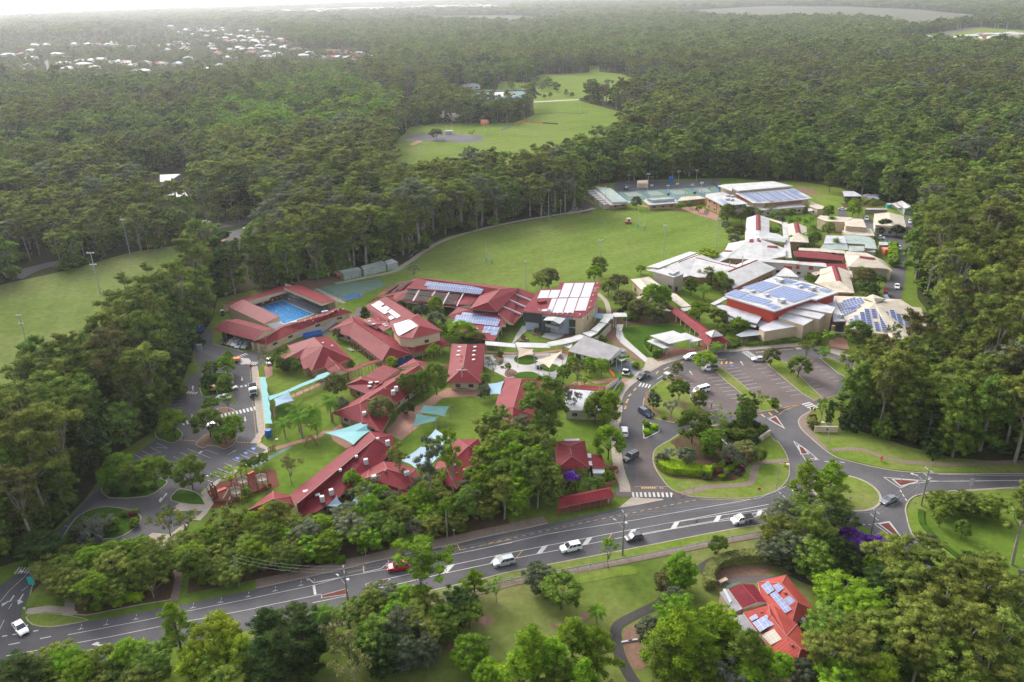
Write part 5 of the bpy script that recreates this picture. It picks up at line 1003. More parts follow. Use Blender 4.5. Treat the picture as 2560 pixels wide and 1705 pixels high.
b.roof('S3: 460,945,6 520,882,6.4 790,915,6.6 705,1000,6 600,950,6.5 650,895,6.9','0 1 5 4|4 5 2 3',thin=.12,m=_e,fas=_a,ridge=None,name='balcony_roof');q=MB();q.prism(P('S3: 490,1030,3.2 540,980,3.2 760,1010,3.2 690,1090,3.2'),3,3.25,_x);q.build('balcony',b.e);b.seg('S3: 490,1030,3.2 690,1090,3.2 760,1010,3.2',3.2,4.2,_j,.05,'railing');b.posts('S3: 505,1130,0 690,1160,0 760,1140,0',6,4,_t,.09)
b.bump('S3: 1255,412 1225,500 1195,588 1168,678 1140,770 1000,870 895,855 820,855 745,855 670,855 580,830 430,822 403,803',0,(.4,.4,.5),_a,_R);b.bump('S3: 440,685',0,(3,1.8,.8),_W,'roof_hatch');b.patch('S3: 1205,466 1275,466 1272,474 1200,474',0,_P,.08);b.patch('S3: 1185,512 1262,512 1258,520 1180,520',0,_P,.08);b.patch('S3: 375,732 540,732 535,745 370,745',0,_P,.08)
# curved white covered way
b=Bd(_D,'long white covered way curving from the skylit hall up to the gallery',_ae,'S3: 700,1250',_X)
for k,t in enumerate(('S2: 1845,1250,3.1 2290,1290,3.1 2285,1345,3 1840,1308,3','S3: 50,1270,3.1 530,1285,3.1 560,1350,3 70,1342,3','S3: 520,1268,3.3 640,1246,3.3 760,1218,3.3 880,1190,3.3 1000,1152,3.3 1100,1180,3.3 970,1240,3.3 860,1272,3.3 740,1300,3.3 560,1325,3.3','S3: 1030,1135,3.4 1160,1098,3.5 1262,1130,3.5 1150,1190,3.4','S3: 1160,1085,3.8 1285,982,3.9 1400,988,3.9 1262,1118,3.8','S3: 1290,965,4.2 1348,900,4.2 1470,900,4.2 1400,990,4.2','S3: 1340,850,4 1500,848,4 1480,928,4 1335,905,4','S3: 1488,835,4.3 1680,835,4.3 1698,890,4.3 1502,895,4.3')):
 n=len(P(t));b.roof(t,' '.join(map(str,range(n))),thin=.16,m=_e,fas=_a,ridge=None,name='roof_panel')
b.posts('S2: 1860,1310,3 2280,1345,3',3,3,_t,.07);b.posts('S3: 80,1345,3 550,1350,3 740,1300,3',3,5,_t,.07);b.posts('S3: 1500,900,4 1530,900,4 1690,895,4',4,3,_t,.09);b.seg('S3: 1170,1200,3.3 1300,1130,3.3 1450,970,3.3',0,2.6,_w,.3,'screen_wall')
b=Bd(_D,'pale blue fabric canopy joining the gallery to the white covered way',_aI,'S3: 1200,860');b.roof('S3: 1122,825,4.2 1345,850,3.8 1320,925,3.8 1125,880,4',_c,thin=.08,m=_ai,fas=_ai,ridge=None);b.posts('S3: 1130,880,3.8 1320,920,3.8',3.7,2,_t,.07)
b=Bd('courtyard_canopy','small white lean-to canopy beside the grey roofed building',_aI,'S3: 820,1310');b.roof('S3: 745,1320,2.6 890,1282,2.8 885,1320,2.8 850,1362,2.6',_c,thin=.1,m=_e,fas=_a,ridge=None);b.posts('S3: 750,1322,2.5 845,1360,2.5',2.5,2,_t,.06)
# grey roofed reception
b=Bd('reception_building','single storey white building with broad plain grey roof by the plaza',_g,'S3: 1200,1400');b.roof('S3: 825,1396,3.2 1062,1172,5 1605,1358,5 1410,1548,3.2',_c,m=_aC,fas=_a,wall=_L,ridge=None);b.walls('S3: 900,1400,3 1110,1230,3 1570,1390,3 1410,1530,3',_L,z1=3,ins=.3,wsz=(1.8,1.9),sp=2.6,sill=.3);b.roof('S3: 1570,1355,3.8 1610,1350,3.9 1700,1382,3.6 1640,1410,3.5 1560,1400,3.5',_O,m=_aC,thin=.2,name=_aW);b.seg('S3: 1610,1410,3 1690,1420,3',0,3.3,_L,.3)
b.roof('L3: 1970,185,2.8 2080,90,2.8 2175,205,2.8 2085,255,2.8',_c,m=_j,thin=.1,fas=_j,name='pergola');b.posts('L3: 2010,240,2.7 2085,250,2.7 2170,215,2.7',2.7,3,_a,.08);b.bump('L3: 2120,195',2,(3.5,.9,.5),_S,'vine')
# kiosk canopies
for lab,t,z,at in(('largest of three white flat canopies over the red paved forecourt','N2: 385,1288,4.3 722,1214,4.3 1002,1332,4.3 665,1408,4.3',4.1,'N2: 450,1330,4.2 665,1405,4.2 950,1340,4.2'),('low white canopy at the hedge corner carrying the teal banner','N2: 335,1368,3 432,1336,3 772,1436,3 585,1478,3',2.9,'N2: 390,1385,2.9 590,1475,2.9 705,1450,2.9'),('white canopy reaching toward the maroon covered way','N2: 840,1256,3.4 905,1245,3.4 1152,1350,3.4 975,1392,3.4',3.3,'N2: 970,1388,3.3 1090,1360,3.3')):
 b=Bd('forecourt_canopy',lab,_aI,t,'white forecourt canopies');b.roof(t,_c,thin=.22,m=_e,fas=_a,ridge=None);b.posts(at,z,4,_t,.08)
b=Bd('banner','teal vertical banner hanging at the front canopy corner','banner','N2: 620,1560');p=N2(620,1560);q=MB();q.box((p.x,p.y,1.9),(.7,.05,2.6),_aA);q.build('cloth',b.e);q=MB();q.box((p.x-.4,p.y,1.6),(.07,.07,3.2),_t);q.build('pole',b.e)
# maroon covered way with square pavilion
b=Bd(_D,'maroon covered way leading to a square pavilion with white lantern roof',_ae,'N2: 1000,1100',_X)
b.roof('N2: 705,935,2.9 1130,1278,2.9 1232,1215,3.8 745,866,3.8 830,898,3 1250,1200,3.1','0 1 2 3|3 2 5 4',ridge=None);b.posts('N2: 770,980,2.8 1120,1275,2.8',2.8,6,_b,.12)
b.roof('N2: 1080,1302,3 1248,1436,3 1575,1386,3 1455,1290,3.1 1230,1215,3.1 1330,1255,5','0 5 4|0 1 5|1 2 5|2 3 5|3 4 5',name='pavilion_roof');b.posts('N2: 1100,1310,2.9 1250,1425,2.9 1500,1395,2.9',2.9,3,_b,.3)
b.roof('N2: 1195,1240,5 1290,1310,5 1462,1285,5 1370,1222,5 1335,1202,6.3','0 1 4|1 2 4|2 3 4|3 0 4',m=_e,fas=_a,name='lantern_roof')
# western white roofed cluster
b=Bd(_h,'plain beige block with flat white roof and rooftop plant beside oval',_g,'N2: 650,450',_s);b.roof('N2: 433,345,6.6 735,432,6.6 880,378,6.6 590,292,6.6',_c,m=_e,thin=.15,fas=_a,ridge=None);b.walls(_c,_w,z1=6.5,win=0,ins=.1);b.seg('N2: 655,555,2.8 697,575,2.8',2,3.3,_H,.2,_aN);b.seg('N2: 757,632,1 782,622,1',.6,2.6,_H,.2,_aN);b.bump('N2: 690,385 730,395 770,370',0,(2,1.2,.8),_d,_K)
b=Bd(_h,'cream roofed double gable block behind leafy trees beside the beige cube',_g,'N2: 300,550',_s);b.roof('N2: 95,460,4.4 240,445,5.2 362,585,5.2 285,642,4.4 362,420,4.6 556,560,4.4 470,620,4.4','0 1 2 3|1 4 5 6 2',m=_n,ridge=_M);b.walls('0 3 6 5 4 1',_b,sp=5);b.roof('N2: 690,660,3.4 760,670,3.4 985,855,3 850,870,2.8 690,760,3',_O,m=_n,thin=.2,name=_u);b.roof('N2: 180,720,3 330,690,3 560,860,3 700,925,2.8 640,930,2.8 350,880,2.8',_G,m=_n,thin=.2,name=_u)
b=Bd(_h,'long white roofed block with maroon ridge bands facing the oval',_g,'N2: 1000,250',_s)
b.roof('N2: 335,275,5 965,52,5 1082,66,5.4 510,295,5.4',_c,m=_e,thin=.25,fas=_a,ridge=None,name='upper_roof');b.roof('N2: 315,325,4.6 510,292,4.8 600,290,4.8 430,352,4.5',_c,m=_e,thin=.25,fas=_M,ridge=None,name='upper_roof')
b.roof('N2: 540,302,4.4 1085,72,4.4 1122,90,6 800,210,6 1055,142,6 965,402,4.2 880,430,4.2 1640,290,6 1560,430,4.2 1090,432,4.2 1300,160,4.4 1420,208,4.4 1720,258,4.4','0 1 2 3|0 3 4 5 6|4 7 8 9 5|4 2 10 11 12 7|3 2 4',m=_e,fas=_a,wall=_m,ridge=None);b.walls('0 1 10 11 12 7 8 9 5 6',_m,ins=1,win=0);b.cap('N2: 800,210,6 1122,90,6',1.6);b.cap('N2: 1058,142,6 1640,288,6',1.6)
b.roof('N2: 1525,348,6 1962,176,6 2238,298,4.2 1618,592,4.2 1440,500,4.2 1905,142,4.6 1600,270,4.6','0 1 2 3 4|0 6 5 1',m=_e,fas=_a,wall=_m,ridge=None,name='wing_roof');b.walls('0 6 5 1 2 3 4',_m,ins=.8,sp=2.8,wsz=(1.3,.9));b.cap('N2: 1530,348,6 1955,178,6',1.6)
for x,y in((1548,300),(1742,215),(1732,300)):p=N2(x,y,4.5);q=MB();q.tube((p.x,p.y,4.3),(p.x,p.y,7.6),.2,.2,_a,8);q.build('flue',b.e)
b=Bd(_h,'broad cream hip roof with maroon vents between the oval and the palm court',_g,'N4: 900,1450',_s)
b.roof('N4: 400,1470,4.4 480,1318,4.4 905,1240,6.4 1120,1240,6.4 1600,1420,4.6 1600,1568,4.6 N2: 2050,182,4.6 1840,166,4.4 1540,146,4.4 1408,202,4.2 1290,160,4.2','0 1 2 8 9 10|2 3 7 8|3 4 5 6 7',m=_e,fas=_a,ridge=None,wall=_m);b.walls('0 1 2 3 4 5 6 7 8 9 10',_m,ins=.8,sp=4)
b.roof('N4: 808,1115,4.6 1065,1060,6.2 1280,1108,5 1440,1130,5 1620,1215,4.6 1590,1300,4.6 1122,1236,6.3 900,1236,6.3 805,1255,4.6','0 1 7 8|1 2 3 4 5 6 7',m=_e,fas=_a,ridge=None,name='wing_roof');b.roof('N4: 835,818,4.6 1060,752,6.2 1065,1060,6.2 808,1115,4.6 1278,828,4.6 1282,1108,4.6',_ay,m=_e,fas=_a,wall=_m,ridge=None,name='wing_roof');b.walls('N4: 835,818,4.6 1278,828,4.6 1282,1108,4.6 808,1115,4.6',_m,z1=4.3,win=0,ins=.6);b.cap('N4: 1060,752,6.2 1065,1060,6.2',2.2)
for t in('N4: 890,1245 965,1240 970,1300 890,1300','N4: 1170,1362 1440,1380 1450,1412 1205,1405','N4: 395,1460 560,1468 540,1492 400,1480'):b.patch(t,0 if '395' in t or '890' in t else 2,_W,.2,'roof_vent_band')
b.patch('N4: 1040,1225 1245,1230 1250,1252 1115,1250 1120,1300 1045,1275',4,_W,.2,'roof_vent_band')
b=Bd(_D,'straight white covered way running beside the palm court',_ae,'N4: 1600,1200',_X);b.roof('N4: 1530,905,3.6 1640,910,3.6 1720,1600,3.6 1590,1600,3.6',_c,m=_e,thin=.2,fas=_a,ridge=None);b.roof('N4: 1250,818,3.6 1560,905,3.6 1530,945,3.6 1270,860,3.6',_c,m=_n,thin=.2,ridge=None);b.posts('N4: 1535,945,3.5 1600,1580,3.5',3.4,5,_t,.09)
b=Bd(_h,'cream gable with maroon ridge at the palm court',_g,'N4: 1800,1100',_s);b.roof('N4: 1622,948,4.4 1805,915,5.8 1850,1110,5.8 1690,1285,4.4 2005,990,4.4 2055,1305,4.4','0 1 2 3|1 4 5 2|2 5 3',m=_n,fas=_P,wall=_b,ridge=None);b.walls('0 1 4 5 3',_m,ins=1);b.cap('N4: 1805,915,5.8 1850,1110,5.8',2.4)
# sports hall
b=Bd('sports_hall','tall white roofed sports hall with red louvres and long blue solar strips','sports hall','N4: 1300,400')
b.roof('N4: 270,188,9.6 415,162,9.8 1350,102,9.8 1740,195,9.6 670,288,9.6 555,235,9.6 545,285,9.6',_z,m=_e,thin=.5,fas=_a,ridge=None);b.walls('N4: 300,200,9 1370,125,9 1725,215,9 680,305,9',_b,z1=9.4,win=0,ins=.6)
for k in range(6):
 a=N4(680+k*172,290-k*15.5,8.6);c=N4(835+k*172,276-k*15.5,8.6);b.seg([a,c],8.2,9.1,_p,.3,'louvre')
b.roof('N4: 618,335,8.4 1760,240,8.4 2122,430,6.2 1950,458,6.2 1200,528,6 962,528,6.2',_G,m=_e,thin=.3,fas=_a,ridge=None,name=_u);f=1
for t,ny in(('N4: 735,352 890,345 1140,498 1050,505',6),('N4: 905,342 950,340 1210,492 1165,494',6),('N4: 985,335 1060,330 1370,500 1270,505',7),('N4: 1100,328 1145,326 1440,488 1400,492',6),('N4: 1170,320 1270,315 1565,482 1470,490',7),('N4: 1290,314 1330,312 1630,474 1600,478',6),('N4: 1350,308 1440,300 1755,468 1660,472',7),('N4: 1490,298 1580,292 1880,455 1800,460',7),('N4: 1600,288 1690,282 2020,425 1900,435',7),('N4: 1690,278 1780,268 1890,322 1800,330',3)):b.solar(t,f,3,ny)
b.walls('N4: 640,345,8 1740,255,8 2090,435,6 1940,455,6 1200,530,6 970,525,6',_b,z1=5.6,win=0,ins=.6)
for k in range(5):a=N4(1195+k*145,548-k*14,5.2);c=N4(1320+k*145,536-k*14,5.2);b.seg([a+Vector((0,-1.2,0)),c+Vector((0,-1.2,0))],4.4,5.7,_p,.3,'louvre')
for k in range(3):a,c=N4(612+k*75,360+k*36,6.5),N4(668+k*75,390+k*36,6.5);b.seg([a,c],6,7.2,_aG,.4,'louvre')
b.roof('N4: 1020,600,3.9 1130,668,3.5 2005,595,3.5 1880,540,3.9',_c,m=_e,thin=.25,fas=_a,ridge=None,name='verandah_roof');b.walls('N4: 1180,690,3 1960,620,3 1900,560,3 1100,620,3',_w,z1=3.3,ins=.3)
b.roof('N4: 22,398,6.6 45,352,6.7 370,312,6.9 440,330,6.9 860,540,6.5 560,565,6.3 385,582,6.2',_z,m=_e,thin=.35,fas=_a,ridge=None,name='annex_roof');b.walls('N4: 40,410,6 370,330,6 850,535,6 380,575,6',_m,z1=6.2,win=2,ins=.4,sp=5);f=3
b.solar('N4: 265,468 350,458 480,535 395,548',f,3,4);b.bump('N4: 470,400 550,410 460,470 545,480',f,(2.2,1.3,.9),_d,_K)
for x,y in((60,450),(165,500),(270,570)):p=N4(x,y,4);q=MB();q.box((p.x-.3,p.y-1,3.1),(1.2,.4,6),_M);q.build('louvre',b.e)
b.roof('N4: 555,590,4 850,560,4.4 960,610,4.2 700,700,3.6 620,680,3.6',_O,m=_e,thin=.2,fas=_a,ridge=None,name='annex_roof');b.solar('N4: 585,602 800,572 760,640 640,690',4,5,3)
b=Bd('utility_building','low cream flat roofed utility block right of the sports hall','utility building','N4: 2200,600');b.roof('N4: 2090,500,3.6 2352,590,3.6 2352,640,3.6 2220,650,3.6 2065,590,3.6',_O,m=_n,thin=.2,ridge=None);b.walls(_O,_b,z1=3.5,ins=.3);b.roof('N4: 2035,640,2.9 2100,630,2.9 2150,680,2.8 2040,690,2.8',_c,m=_e,thin=.15,ridge=None,name=_aW)
# courts pavilions
b=Bd(_aT,'long pale green roofed pavilion with white lean-to at left end of courts','pavilion','N6: 400,400');b.roof('N6: 165,210,4.6 395,238,4.6 645,432,4.2 415,442,4.2',_c,m=_I,fas=_a,thin=.8,ridge=None);b.roof('N6: 130,266,3.2 180,250,3.6 425,425,3.6 620,420,3.4 690,435,3.3 640,465,3 388,490,3','0 1 2 6|2 3 4 5 6',m=_e,thin=.2,fas=_a,ridge=None,name=_u);b.walls('N6: 200,290,3 400,290,3 640,445,3 400,478,3',_m,z1=3,ins=.4,sp=4)
for k in range(7):
 u=k/6;q=MB();p=N6(110+235*u,310+190*u,1.3);q.box((p.x,p.y,1.3),(5.5,3.2,2.6),_L if k%2 else _w,.2);q.box((p.x,p.y,2.68),(5.7,3.3,.12),_e if k%3 else _n,.2);o=q.build('container');tag(o,None,'storage container','white storage containers stepping along the pavilion');o['label']='white storage container, one of a row stepping down beside the green pavilion'
b=Bd(_aT,'cream brick pavilion with raised pale green clerestory facing the oval','pavilion','N6: 1150,450');b.roof('N6: 872,420,3.4 930,392,3.5 1330,380,3.6 1388,452,3.2 962,485,3.2',_O,m=_e,thin=.3,fas=_a,ridge=None);b.roof('N6: 930,390,5 1290,370,5 1340,388,4.8 1000,412,4.8',_c,m=_I,thin=1.2,fas=_y,ridge=None,name='clerestory');b.walls('N6: 930,425,3 1320,400,3 1360,455,3 965,480,3',_m,z1=3,ins=.2,sp=4,wsz=(2.2,.9))
b=Bd(_aT,'low white roofed shelter along the courts nearest the sports hall','pavilion','N6: 1550,400');b.roof('N6: 1365,425,3 1440,365,3.2 1700,352,3.2 1800,385,3 1400,430,2.8',_O,m=_n,thin=.2,fas=_a,ridge=None);b.posts('N6: 1380,430,2.8 1780,395,2.8',2.8,6,_m,.2);b.seg('N6: 1400,420,2.8 1780,385,2.8',0,2.4,_m,.2)
b=Bd('toilet_block','small cream gabled hut on the bitumen behind the courts','hut','N6: 860,180');b.roof('N6: 780,130,3.4 800,118,3.9 940,115,3.9 948,128,3.4 930,150,3.2 795,150,3.2',_G,m=_n,ridge=None,wall=_b);b.walls('N6: 780,135,3.2 945,130,3.2 945,160,3.2 785,160,3.2',_b,z1=3,win=0,ins=.1)
# red walled theatre with solar roof
b=Bd('performing_arts_centre','big square hall with red walls and white roof nearly covered in blue solar panels','theatre','N3: 300,500')
b.roof('N2: 1472,708,9 N3: 290,707,9 760,548,9 825,560,9 1106,463,9 720,340,9 290,258,9',_z,m=_e,thin=.45,fas=_a,ridge=None);b.walls(_z,_aG,z1=8.6,win=0,ins=.9)
for t,nx,ny in(('N3: 260,290 365,275 890,412 790,438',12,2),('N3: 905,415 1028,446 965,472 858,438',3,2),('N3: 138,320 360,375 110,470 -130,405',6,7),('N3: 405,385 850,495 535,600 140,480',12,8),('N3: -210,430 -20,480 -190,545 -360,495',6,4),('N3: -20,500 265,578 160,625 -190,545',8,3),('N3: 160,625 230,610 375,658 290,692',4,2),('N3: -330,505 -190,545 160,625 290,692 ',1,1)):
 if 'N3: -330' in t:continue
 b.solar(t,0,nx,ny,'solar')
b.bump('N3: 362,335 770,438 380,595',0,(2,2,1.3),_aQ,_K);b.bump('N3: 620,405 190,515 10,465',0,(1.6,1.2,.8),_d,_R)
for z,t in((7.4,'N3: 520,640 745,566 1068,655 1022,735'),(6.8,'N3: 440,712 530,656 945,736 865,808'),(6.2,'N3: 335,782 430,726 805,806 660,888'),(5.0,'N3: 88,922 335,796 612,892 160,966')):
 t2=' '.join(q if q[-1]==':' else q+f',{z}' for q in t.split());b.roof(t2,_c,m=_y,thin=.35,fas=_b,ridge=None,name='stepped_roof');b.walls(_c,_b,z1=z-.3,win=0,ins=.15)
for t,z0,z1 in(('N3: 790,1000,0 840,1000,0',.3,5.6),('N3: 930,960,0 985,950,0',.3,6.2),('N3: 270,985,3 610,925,3',2.6,4.4)):b.seg([a+Vector((0,-.6,0))for a in P(t)],z0,z1,_H,.4,_aN)
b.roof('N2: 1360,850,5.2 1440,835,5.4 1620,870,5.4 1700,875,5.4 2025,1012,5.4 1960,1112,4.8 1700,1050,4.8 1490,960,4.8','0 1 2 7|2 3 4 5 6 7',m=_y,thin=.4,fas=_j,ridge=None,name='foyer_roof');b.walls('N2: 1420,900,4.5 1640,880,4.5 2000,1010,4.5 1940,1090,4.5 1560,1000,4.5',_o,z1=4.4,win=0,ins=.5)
b.roof('N2: 2025,1030,4 2300,1030,4 2400,1110,4 2380,1180,3.6 2080,1225,3.6 1960,1130,3.8',_G,m=_y,thin=.3,fas=_a,ridge=None,name='foyer_roof');b.walls(_G,_o,z1=3.4,win=0,ins=.8);b.roof('N2: 1530,1010,4.2 1640,1010,4.2 1960,1140,4 1930,1170,4 1540,1080,4',_O,m=_e,thin=.2,ridge=None,name='foyer_roof');b.roof('N2: 1640,1280,3 1850,1190,3 2060,1230,3 2000,1280,3 1720,1310,2.9',_O,m=_j,fas=_o,thin=.15,ridge=None,name='pergola');b.posts('N2: 1690,1310,2.9 2000,1285,2.9',2.8,5,_o,.07)
b.roof('N2: 1270,820,3.6 1500,700,3.8 1530,740,3.8 1340,840,3.6',_c,m=_y,thin=.2,fas=_j,ridge=None,name=_aK);b.posts('N2: 1290,840,3.5 1510,740,3.6',3.5,5,_j,.07);b.roof('N2: 830,885,3.2 1040,862,3.2 1080,900,3.2 880,930,3.1',_c,m=_e,thin=.15,fas=_a,ridge=None,name=_aK)
# cream hall with dark blue arrays
b=Bd(_h,'fan shaped cream roofed hall with separate dark blue solar columns',_g,'N3: 1600,750',_s)
b.roof('N3: 1048,512,5 1430,520,5.4 1720,545,5.4 1905,555,5 2050,650,4.6 2165,660,4.4 2235,890,4.2 2182,915,4.2 1960,900,4.4 2008,1035,4.2 1830,1097,4 1740,1000,4.2 1222,962,4.2 1190,820,4.4 1570,600,7.4','0 14 1|1 14 2|2 14 3|3 14 4|4 14 7 6 5|7 14 8|8 14 11 10 9|11 14 12|12 14 13|13 14 0',m=_n,fas=_P,ridge=None);b.walls('0 1 2 3 4 5 6 7 8 9 10 11 12 13',_m,ins=1.2,win=1,sp=4)
b.roof('N3: 1425,540,7.4 1545,488,7.4 1712,550,7.4 1590,606,7.4 1560,535,8.6','0 4 1|1 4 2|2 4 3|3 4 0',m=_n,ridge=None,name='lantern_roof')
for t,nx,ny,fi in(('N3: 1240,810 1300,808 1308,850 1250,855',1,2,8),('N3: 1300,765 1362,765 1385,880 1320,870',1,5,8),('N3: 1375,722 1435,722 1478,915 1410,900',1,9,8),('N3: 1432,680 1498,682 1550,925 1480,910',1,10,7),('N3: 1518,683 1582,685 1605,798 1540,795',1,5,7),('N3: 1555,845 1618,848 1645,965 1580,960',1,5,7),('N3: 1603,686 1668,688 1740,962 1662,962',1,11,7),('N3: 1672,688 1738,692 1808,965 1742,962',1,11,7),('N3: 1755,692 1820,696 1875,880 1805,870',1,8,7),('N3: 1838,742 1900,745 1950,925 1880,900',1,8,6),('N3: 1935,792 2000,795 2022,890 1958,888',1,4,5)):b.solar(t,7,nx,ny,'solar_dark',.2)
for t,nx,ny in(('N3: 1155,575 1318,532 1335,558 1172,602',4,1),('N3: 1098,615 1400,535 1440,600 1130,680',8,3),('N3: 1130,682 1385,615 1392,655 1300,690',5,1),('N3: 1140,695 1330,655 1335,705 1180,770',5,3)):b.solar(t,9,nx,ny,'solar_dark',.2)
b.roof('N3: 850,585,5.4 1048,500,5.6 1085,610,5.4 1190,832,5 1045,838,5 1020,730,5.2',_G,m=_y,thin=.3,fas=_P,ridge=None,name=_aK);b.seg([a+Vector((0,.5,0))for a in P('N3: 1030,850,4.6 1190,850,4.6')],0,4.6,_H,.3,_aN);b.seg('N3: 1010,975,3 1185,985,3',2.6,3.2,_j,.2,'balcony');b.bump('N3: 1140,790 930,598',16,(1.4,1.2,1.3),_d,_K)
for x in(1020,1185):p=N3(x,1050);q=MB();q.box((p.x,p.y,2.3),(.9,.9,4.6),_m);q.build('pillar',b.e)
# cream gable behind theatre
b=Bd(_h,'cream gable with maroon ridge strip beside the bronze tree',_g,'N3: 1100,300',_s);b.roof('N3: 865,155,4.2 1055,125,5.8 1240,190,4.2 1312,472,4.2 1100,462,4.2 800,345,4 870,250,4.2 1115,315,5.8','0 1 7 5 6|1 2 3 7|7 3 4 5',m=_n,fas=_P,ridge=None,wall=_b);b.walls(_z,_m,ins=.8,sp=4);b.cap('N3: 1055,125,5.8 1115,315,5.8',2.2);b.roof('N3: 755,215,3.2 860,180,3.4 870,225,3.4 810,250,3',_c,m=_n,thin=.15,name=_u);b.patch('N3: 880,240 1050,175 1052,178 884,244',0,_w,.05)
b=Bd(_h,'cream octagonal hip roof with maroon cap near the service road',_g,'N5: 1000,1250',_s);b.roof('N5: 560,1085,4.6 855,1100,6.6 635,1305,4.6 1160,1138,6.6 1402,1345,4.6 1510,1398,4.4 1330,1190,4.6 980,1030,4.6','0 1 2|2 1 3 4|4 3 5|5 3 6|6 3 1 0 7',m=_n,fas=_P,ridge=None);b.walls('0 2 4 5 6 7',_w,ins=.6,sp=4.5);b.cap('N5: 858,1102,6.6 1158,1138,6.6',2.6);b.roof('N5: 625,1380,3 700,1390,3 740,1568,2.8 600,1568,2.8',_c,m=_n,thin=.2,name=_u)
b=Bd('canteen','row of low maroon roofed shelters between the cream blocks','canteen','N5: 200,1150');b.roof('N5: -440,990,3.4 0,1020,3.4 540,1095,3.4 560,1185,3 -10,1140,3 -420,1100,3',_ax,ridge=None);b.posts('N5: -400,1105,2.9 550,1185,2.9',2.9,8,_M,.09);b.seg('N5: -380,1060,2.4 520,1120,2.4',0,2.6,_p,.2);b.roof('N5: 195,1240,3.4 590,1258,3.4 612,1368,3 215,1305,3',_c,ridge=None,name=_u);b.walls(_c,_p,win=0);b.roof('N5: -420,1195,3 150,1215,3 150,1240,2.9 -400,1225,2.9',_c,ridge=None,thin=.2,name=_u)
b=Bd('classroom_block','long two level cream block with white flat roof and red shutters','classroom block','N3: 500,100');b.roof('N3: -20,40,5.6 150,35,5.6 605,68,5.6 600,102,5.4 150,72,5.4 0,65,5.4',_G,m=_e,thin=.25,fas=_a,ridge=None);b.roof('N3: 605,75,5.4 940,92,5.4 960,140,5.2 605,108,5.2',_c,m=_e,thin=.25,fas=_a,ridge=None);b.walls('N3: 0,60,5 150,60,5 950,110,5 950,135,5 150,75,5',_L,z1=5.1,win=2,ins=.05,sp=3.4,sill=.8)
for t in('N3: 565,125,4.4 600,128,4.4','N3: 725,140,4.2 775,145,4.2','N3: 405,140,4 505,148,4'):b.seg([a+Vector((0,-.5,0))for a in P(t)],3.3,4.7,_aG,.2,'shutter')
b.roof('N3: 290,255,3.4 420,145,4.4 500,180,4.4 600,268,3.4',_c,m=_e,thin=.2,fas=_a,ridge=None,name=_aI);b.posts('N3: 300,260,3.2 595,270,3.2',3.2,4,_j,.09);sheet('N3: -100,340 250,210 650,250 700,330 300,300 290,258 0,400',_v,'path',.06)
# north east service buildings
for lab,t,f,m_,wl,z in(('cream flat roofed block with parapet behind the palms','N5: 20,350,5 80,300,5.4 740,345,5.4 560,430,5 180,415,5',_O,_n,_b,4.9),('square cream flat roofed block with stair tower','N5: 560,430,6 740,362,6.2 925,372,6.2 990,538,6 575,512,6',_O,_n,_b,5.8),('cream lower roof wrapping the square block','N5: 500,600,3.8 990,548,4 1080,560,4 1155,700,3.6 920,700,3.6 560,660,3.6',_G,_n,_b,3.5),('pale grey green skillion roof with tall parapet ends','N5: 555,665,5.2 1045,720,4.6 1150,790,4.2 1195,960,3.8 950,940,3.8 960,870,4 620,850,4.2',_z,_I,_b,3.6),('pale blue roofed workshop left of the skillion roof','N5: 200,690,4.8 560,705,4.8 610,850,4.2 150,855,4.2',_c,_y,_b,3.9),('pale green lean-to below the blue workshop','N5: 150,860,4 610,860,4 640,980,3.2 75,955,3.2',_c,_I,_b,3),('pale green corner workshop with blue door','N5: 640,900,3.8 945,905,4 950,990,3.6 1165,985,3.4 1160,1025,3 900,1010,3.2 780,1005,3.4 640,1000,3.4','0 1 2 3 4 5 6 7',_I,_L,3)):
 b=Bd('workshop',lab,_g,t,'service and workshop blocks');b.roof(t,f,m=m_,fas=_P,thin=.25,ridge=None);b.walls(' '.join(f.split()),wl,z1=z,ins=.3,win=1,sp=6)
b=Bd(_D,'cream covered way along the front of the workshops',_ae,'N5: 300,1000',_X);b.roof('N5: -340,935,3.2 10,945,3.2 570,995,3.2 565,1050,3 20,1005,3 -340,985,3',_ax,m=_n,thin=.2,ridge=None);b.posts('N5: -300,985,3 560,1050,3',3,7,_b,.1);b.roof('N5: 555,1050,3.4 600,1000,3.6 960,1035,3.6 990,1090,3.4 850,1100,3.4 600,1140,3.4',_G,m=_n,thin=.2,ridge=None)
b=Bd(_av,'big cream gabled shed behind the dark clump of trees','shed','N5: 1450,400',_C);b.roof('N5: 1138,270,4.8 1430,243,5.8 1715,312,4.8 1770,535,4.6 1480,505,5.6 1162,490,4.6',_ax,m=_n,fas=_P,ridge=None,wall=_b);b.walls('0 2 3 5',_L,ins=.2,sp=6)
b=Bd(_av,'red roofed garage with cream gable among trees','garage','N5: 2050,520',_C);b.roof('N5: 1928,562,3 2080,400,3.6 2150,390,4 2180,400,4 2110,555,4 2250,380,3.4 2215,590,3','0 1 2 4|2 5 6 4',m=_W,ridge=None,wall=_b);b.walls('0 1 5 6',_b,win=0,ins=.2)
b=Bd(_av,'grey green gabled shed with white roof beyond the orchard','shed','N5: 1800,150',_C);b.roof('N5: 1575,50,3.8 1680,8,4.2 1950,160,3.6 1845,135,4.8 1740,165,3.6','0 1 3 4|1 2 3',m=_e,ridge=None,wall=_I);b.walls('N5: 1600,60,3.4 1690,25,3.4 1945,165,3.4 1745,170,3.4',_I,z1=3.3,win=0,ins=.1);b.roof('N5: 1475,65,2.8 1570,50,3 1705,152,2.8 1610,160,2.6',_c,m=_y,thin=.15,ridge=None,name='lean_to');b.posts('N5: 1500,90,2.6 1610,160,2.6',2.5,3,_j,.08)
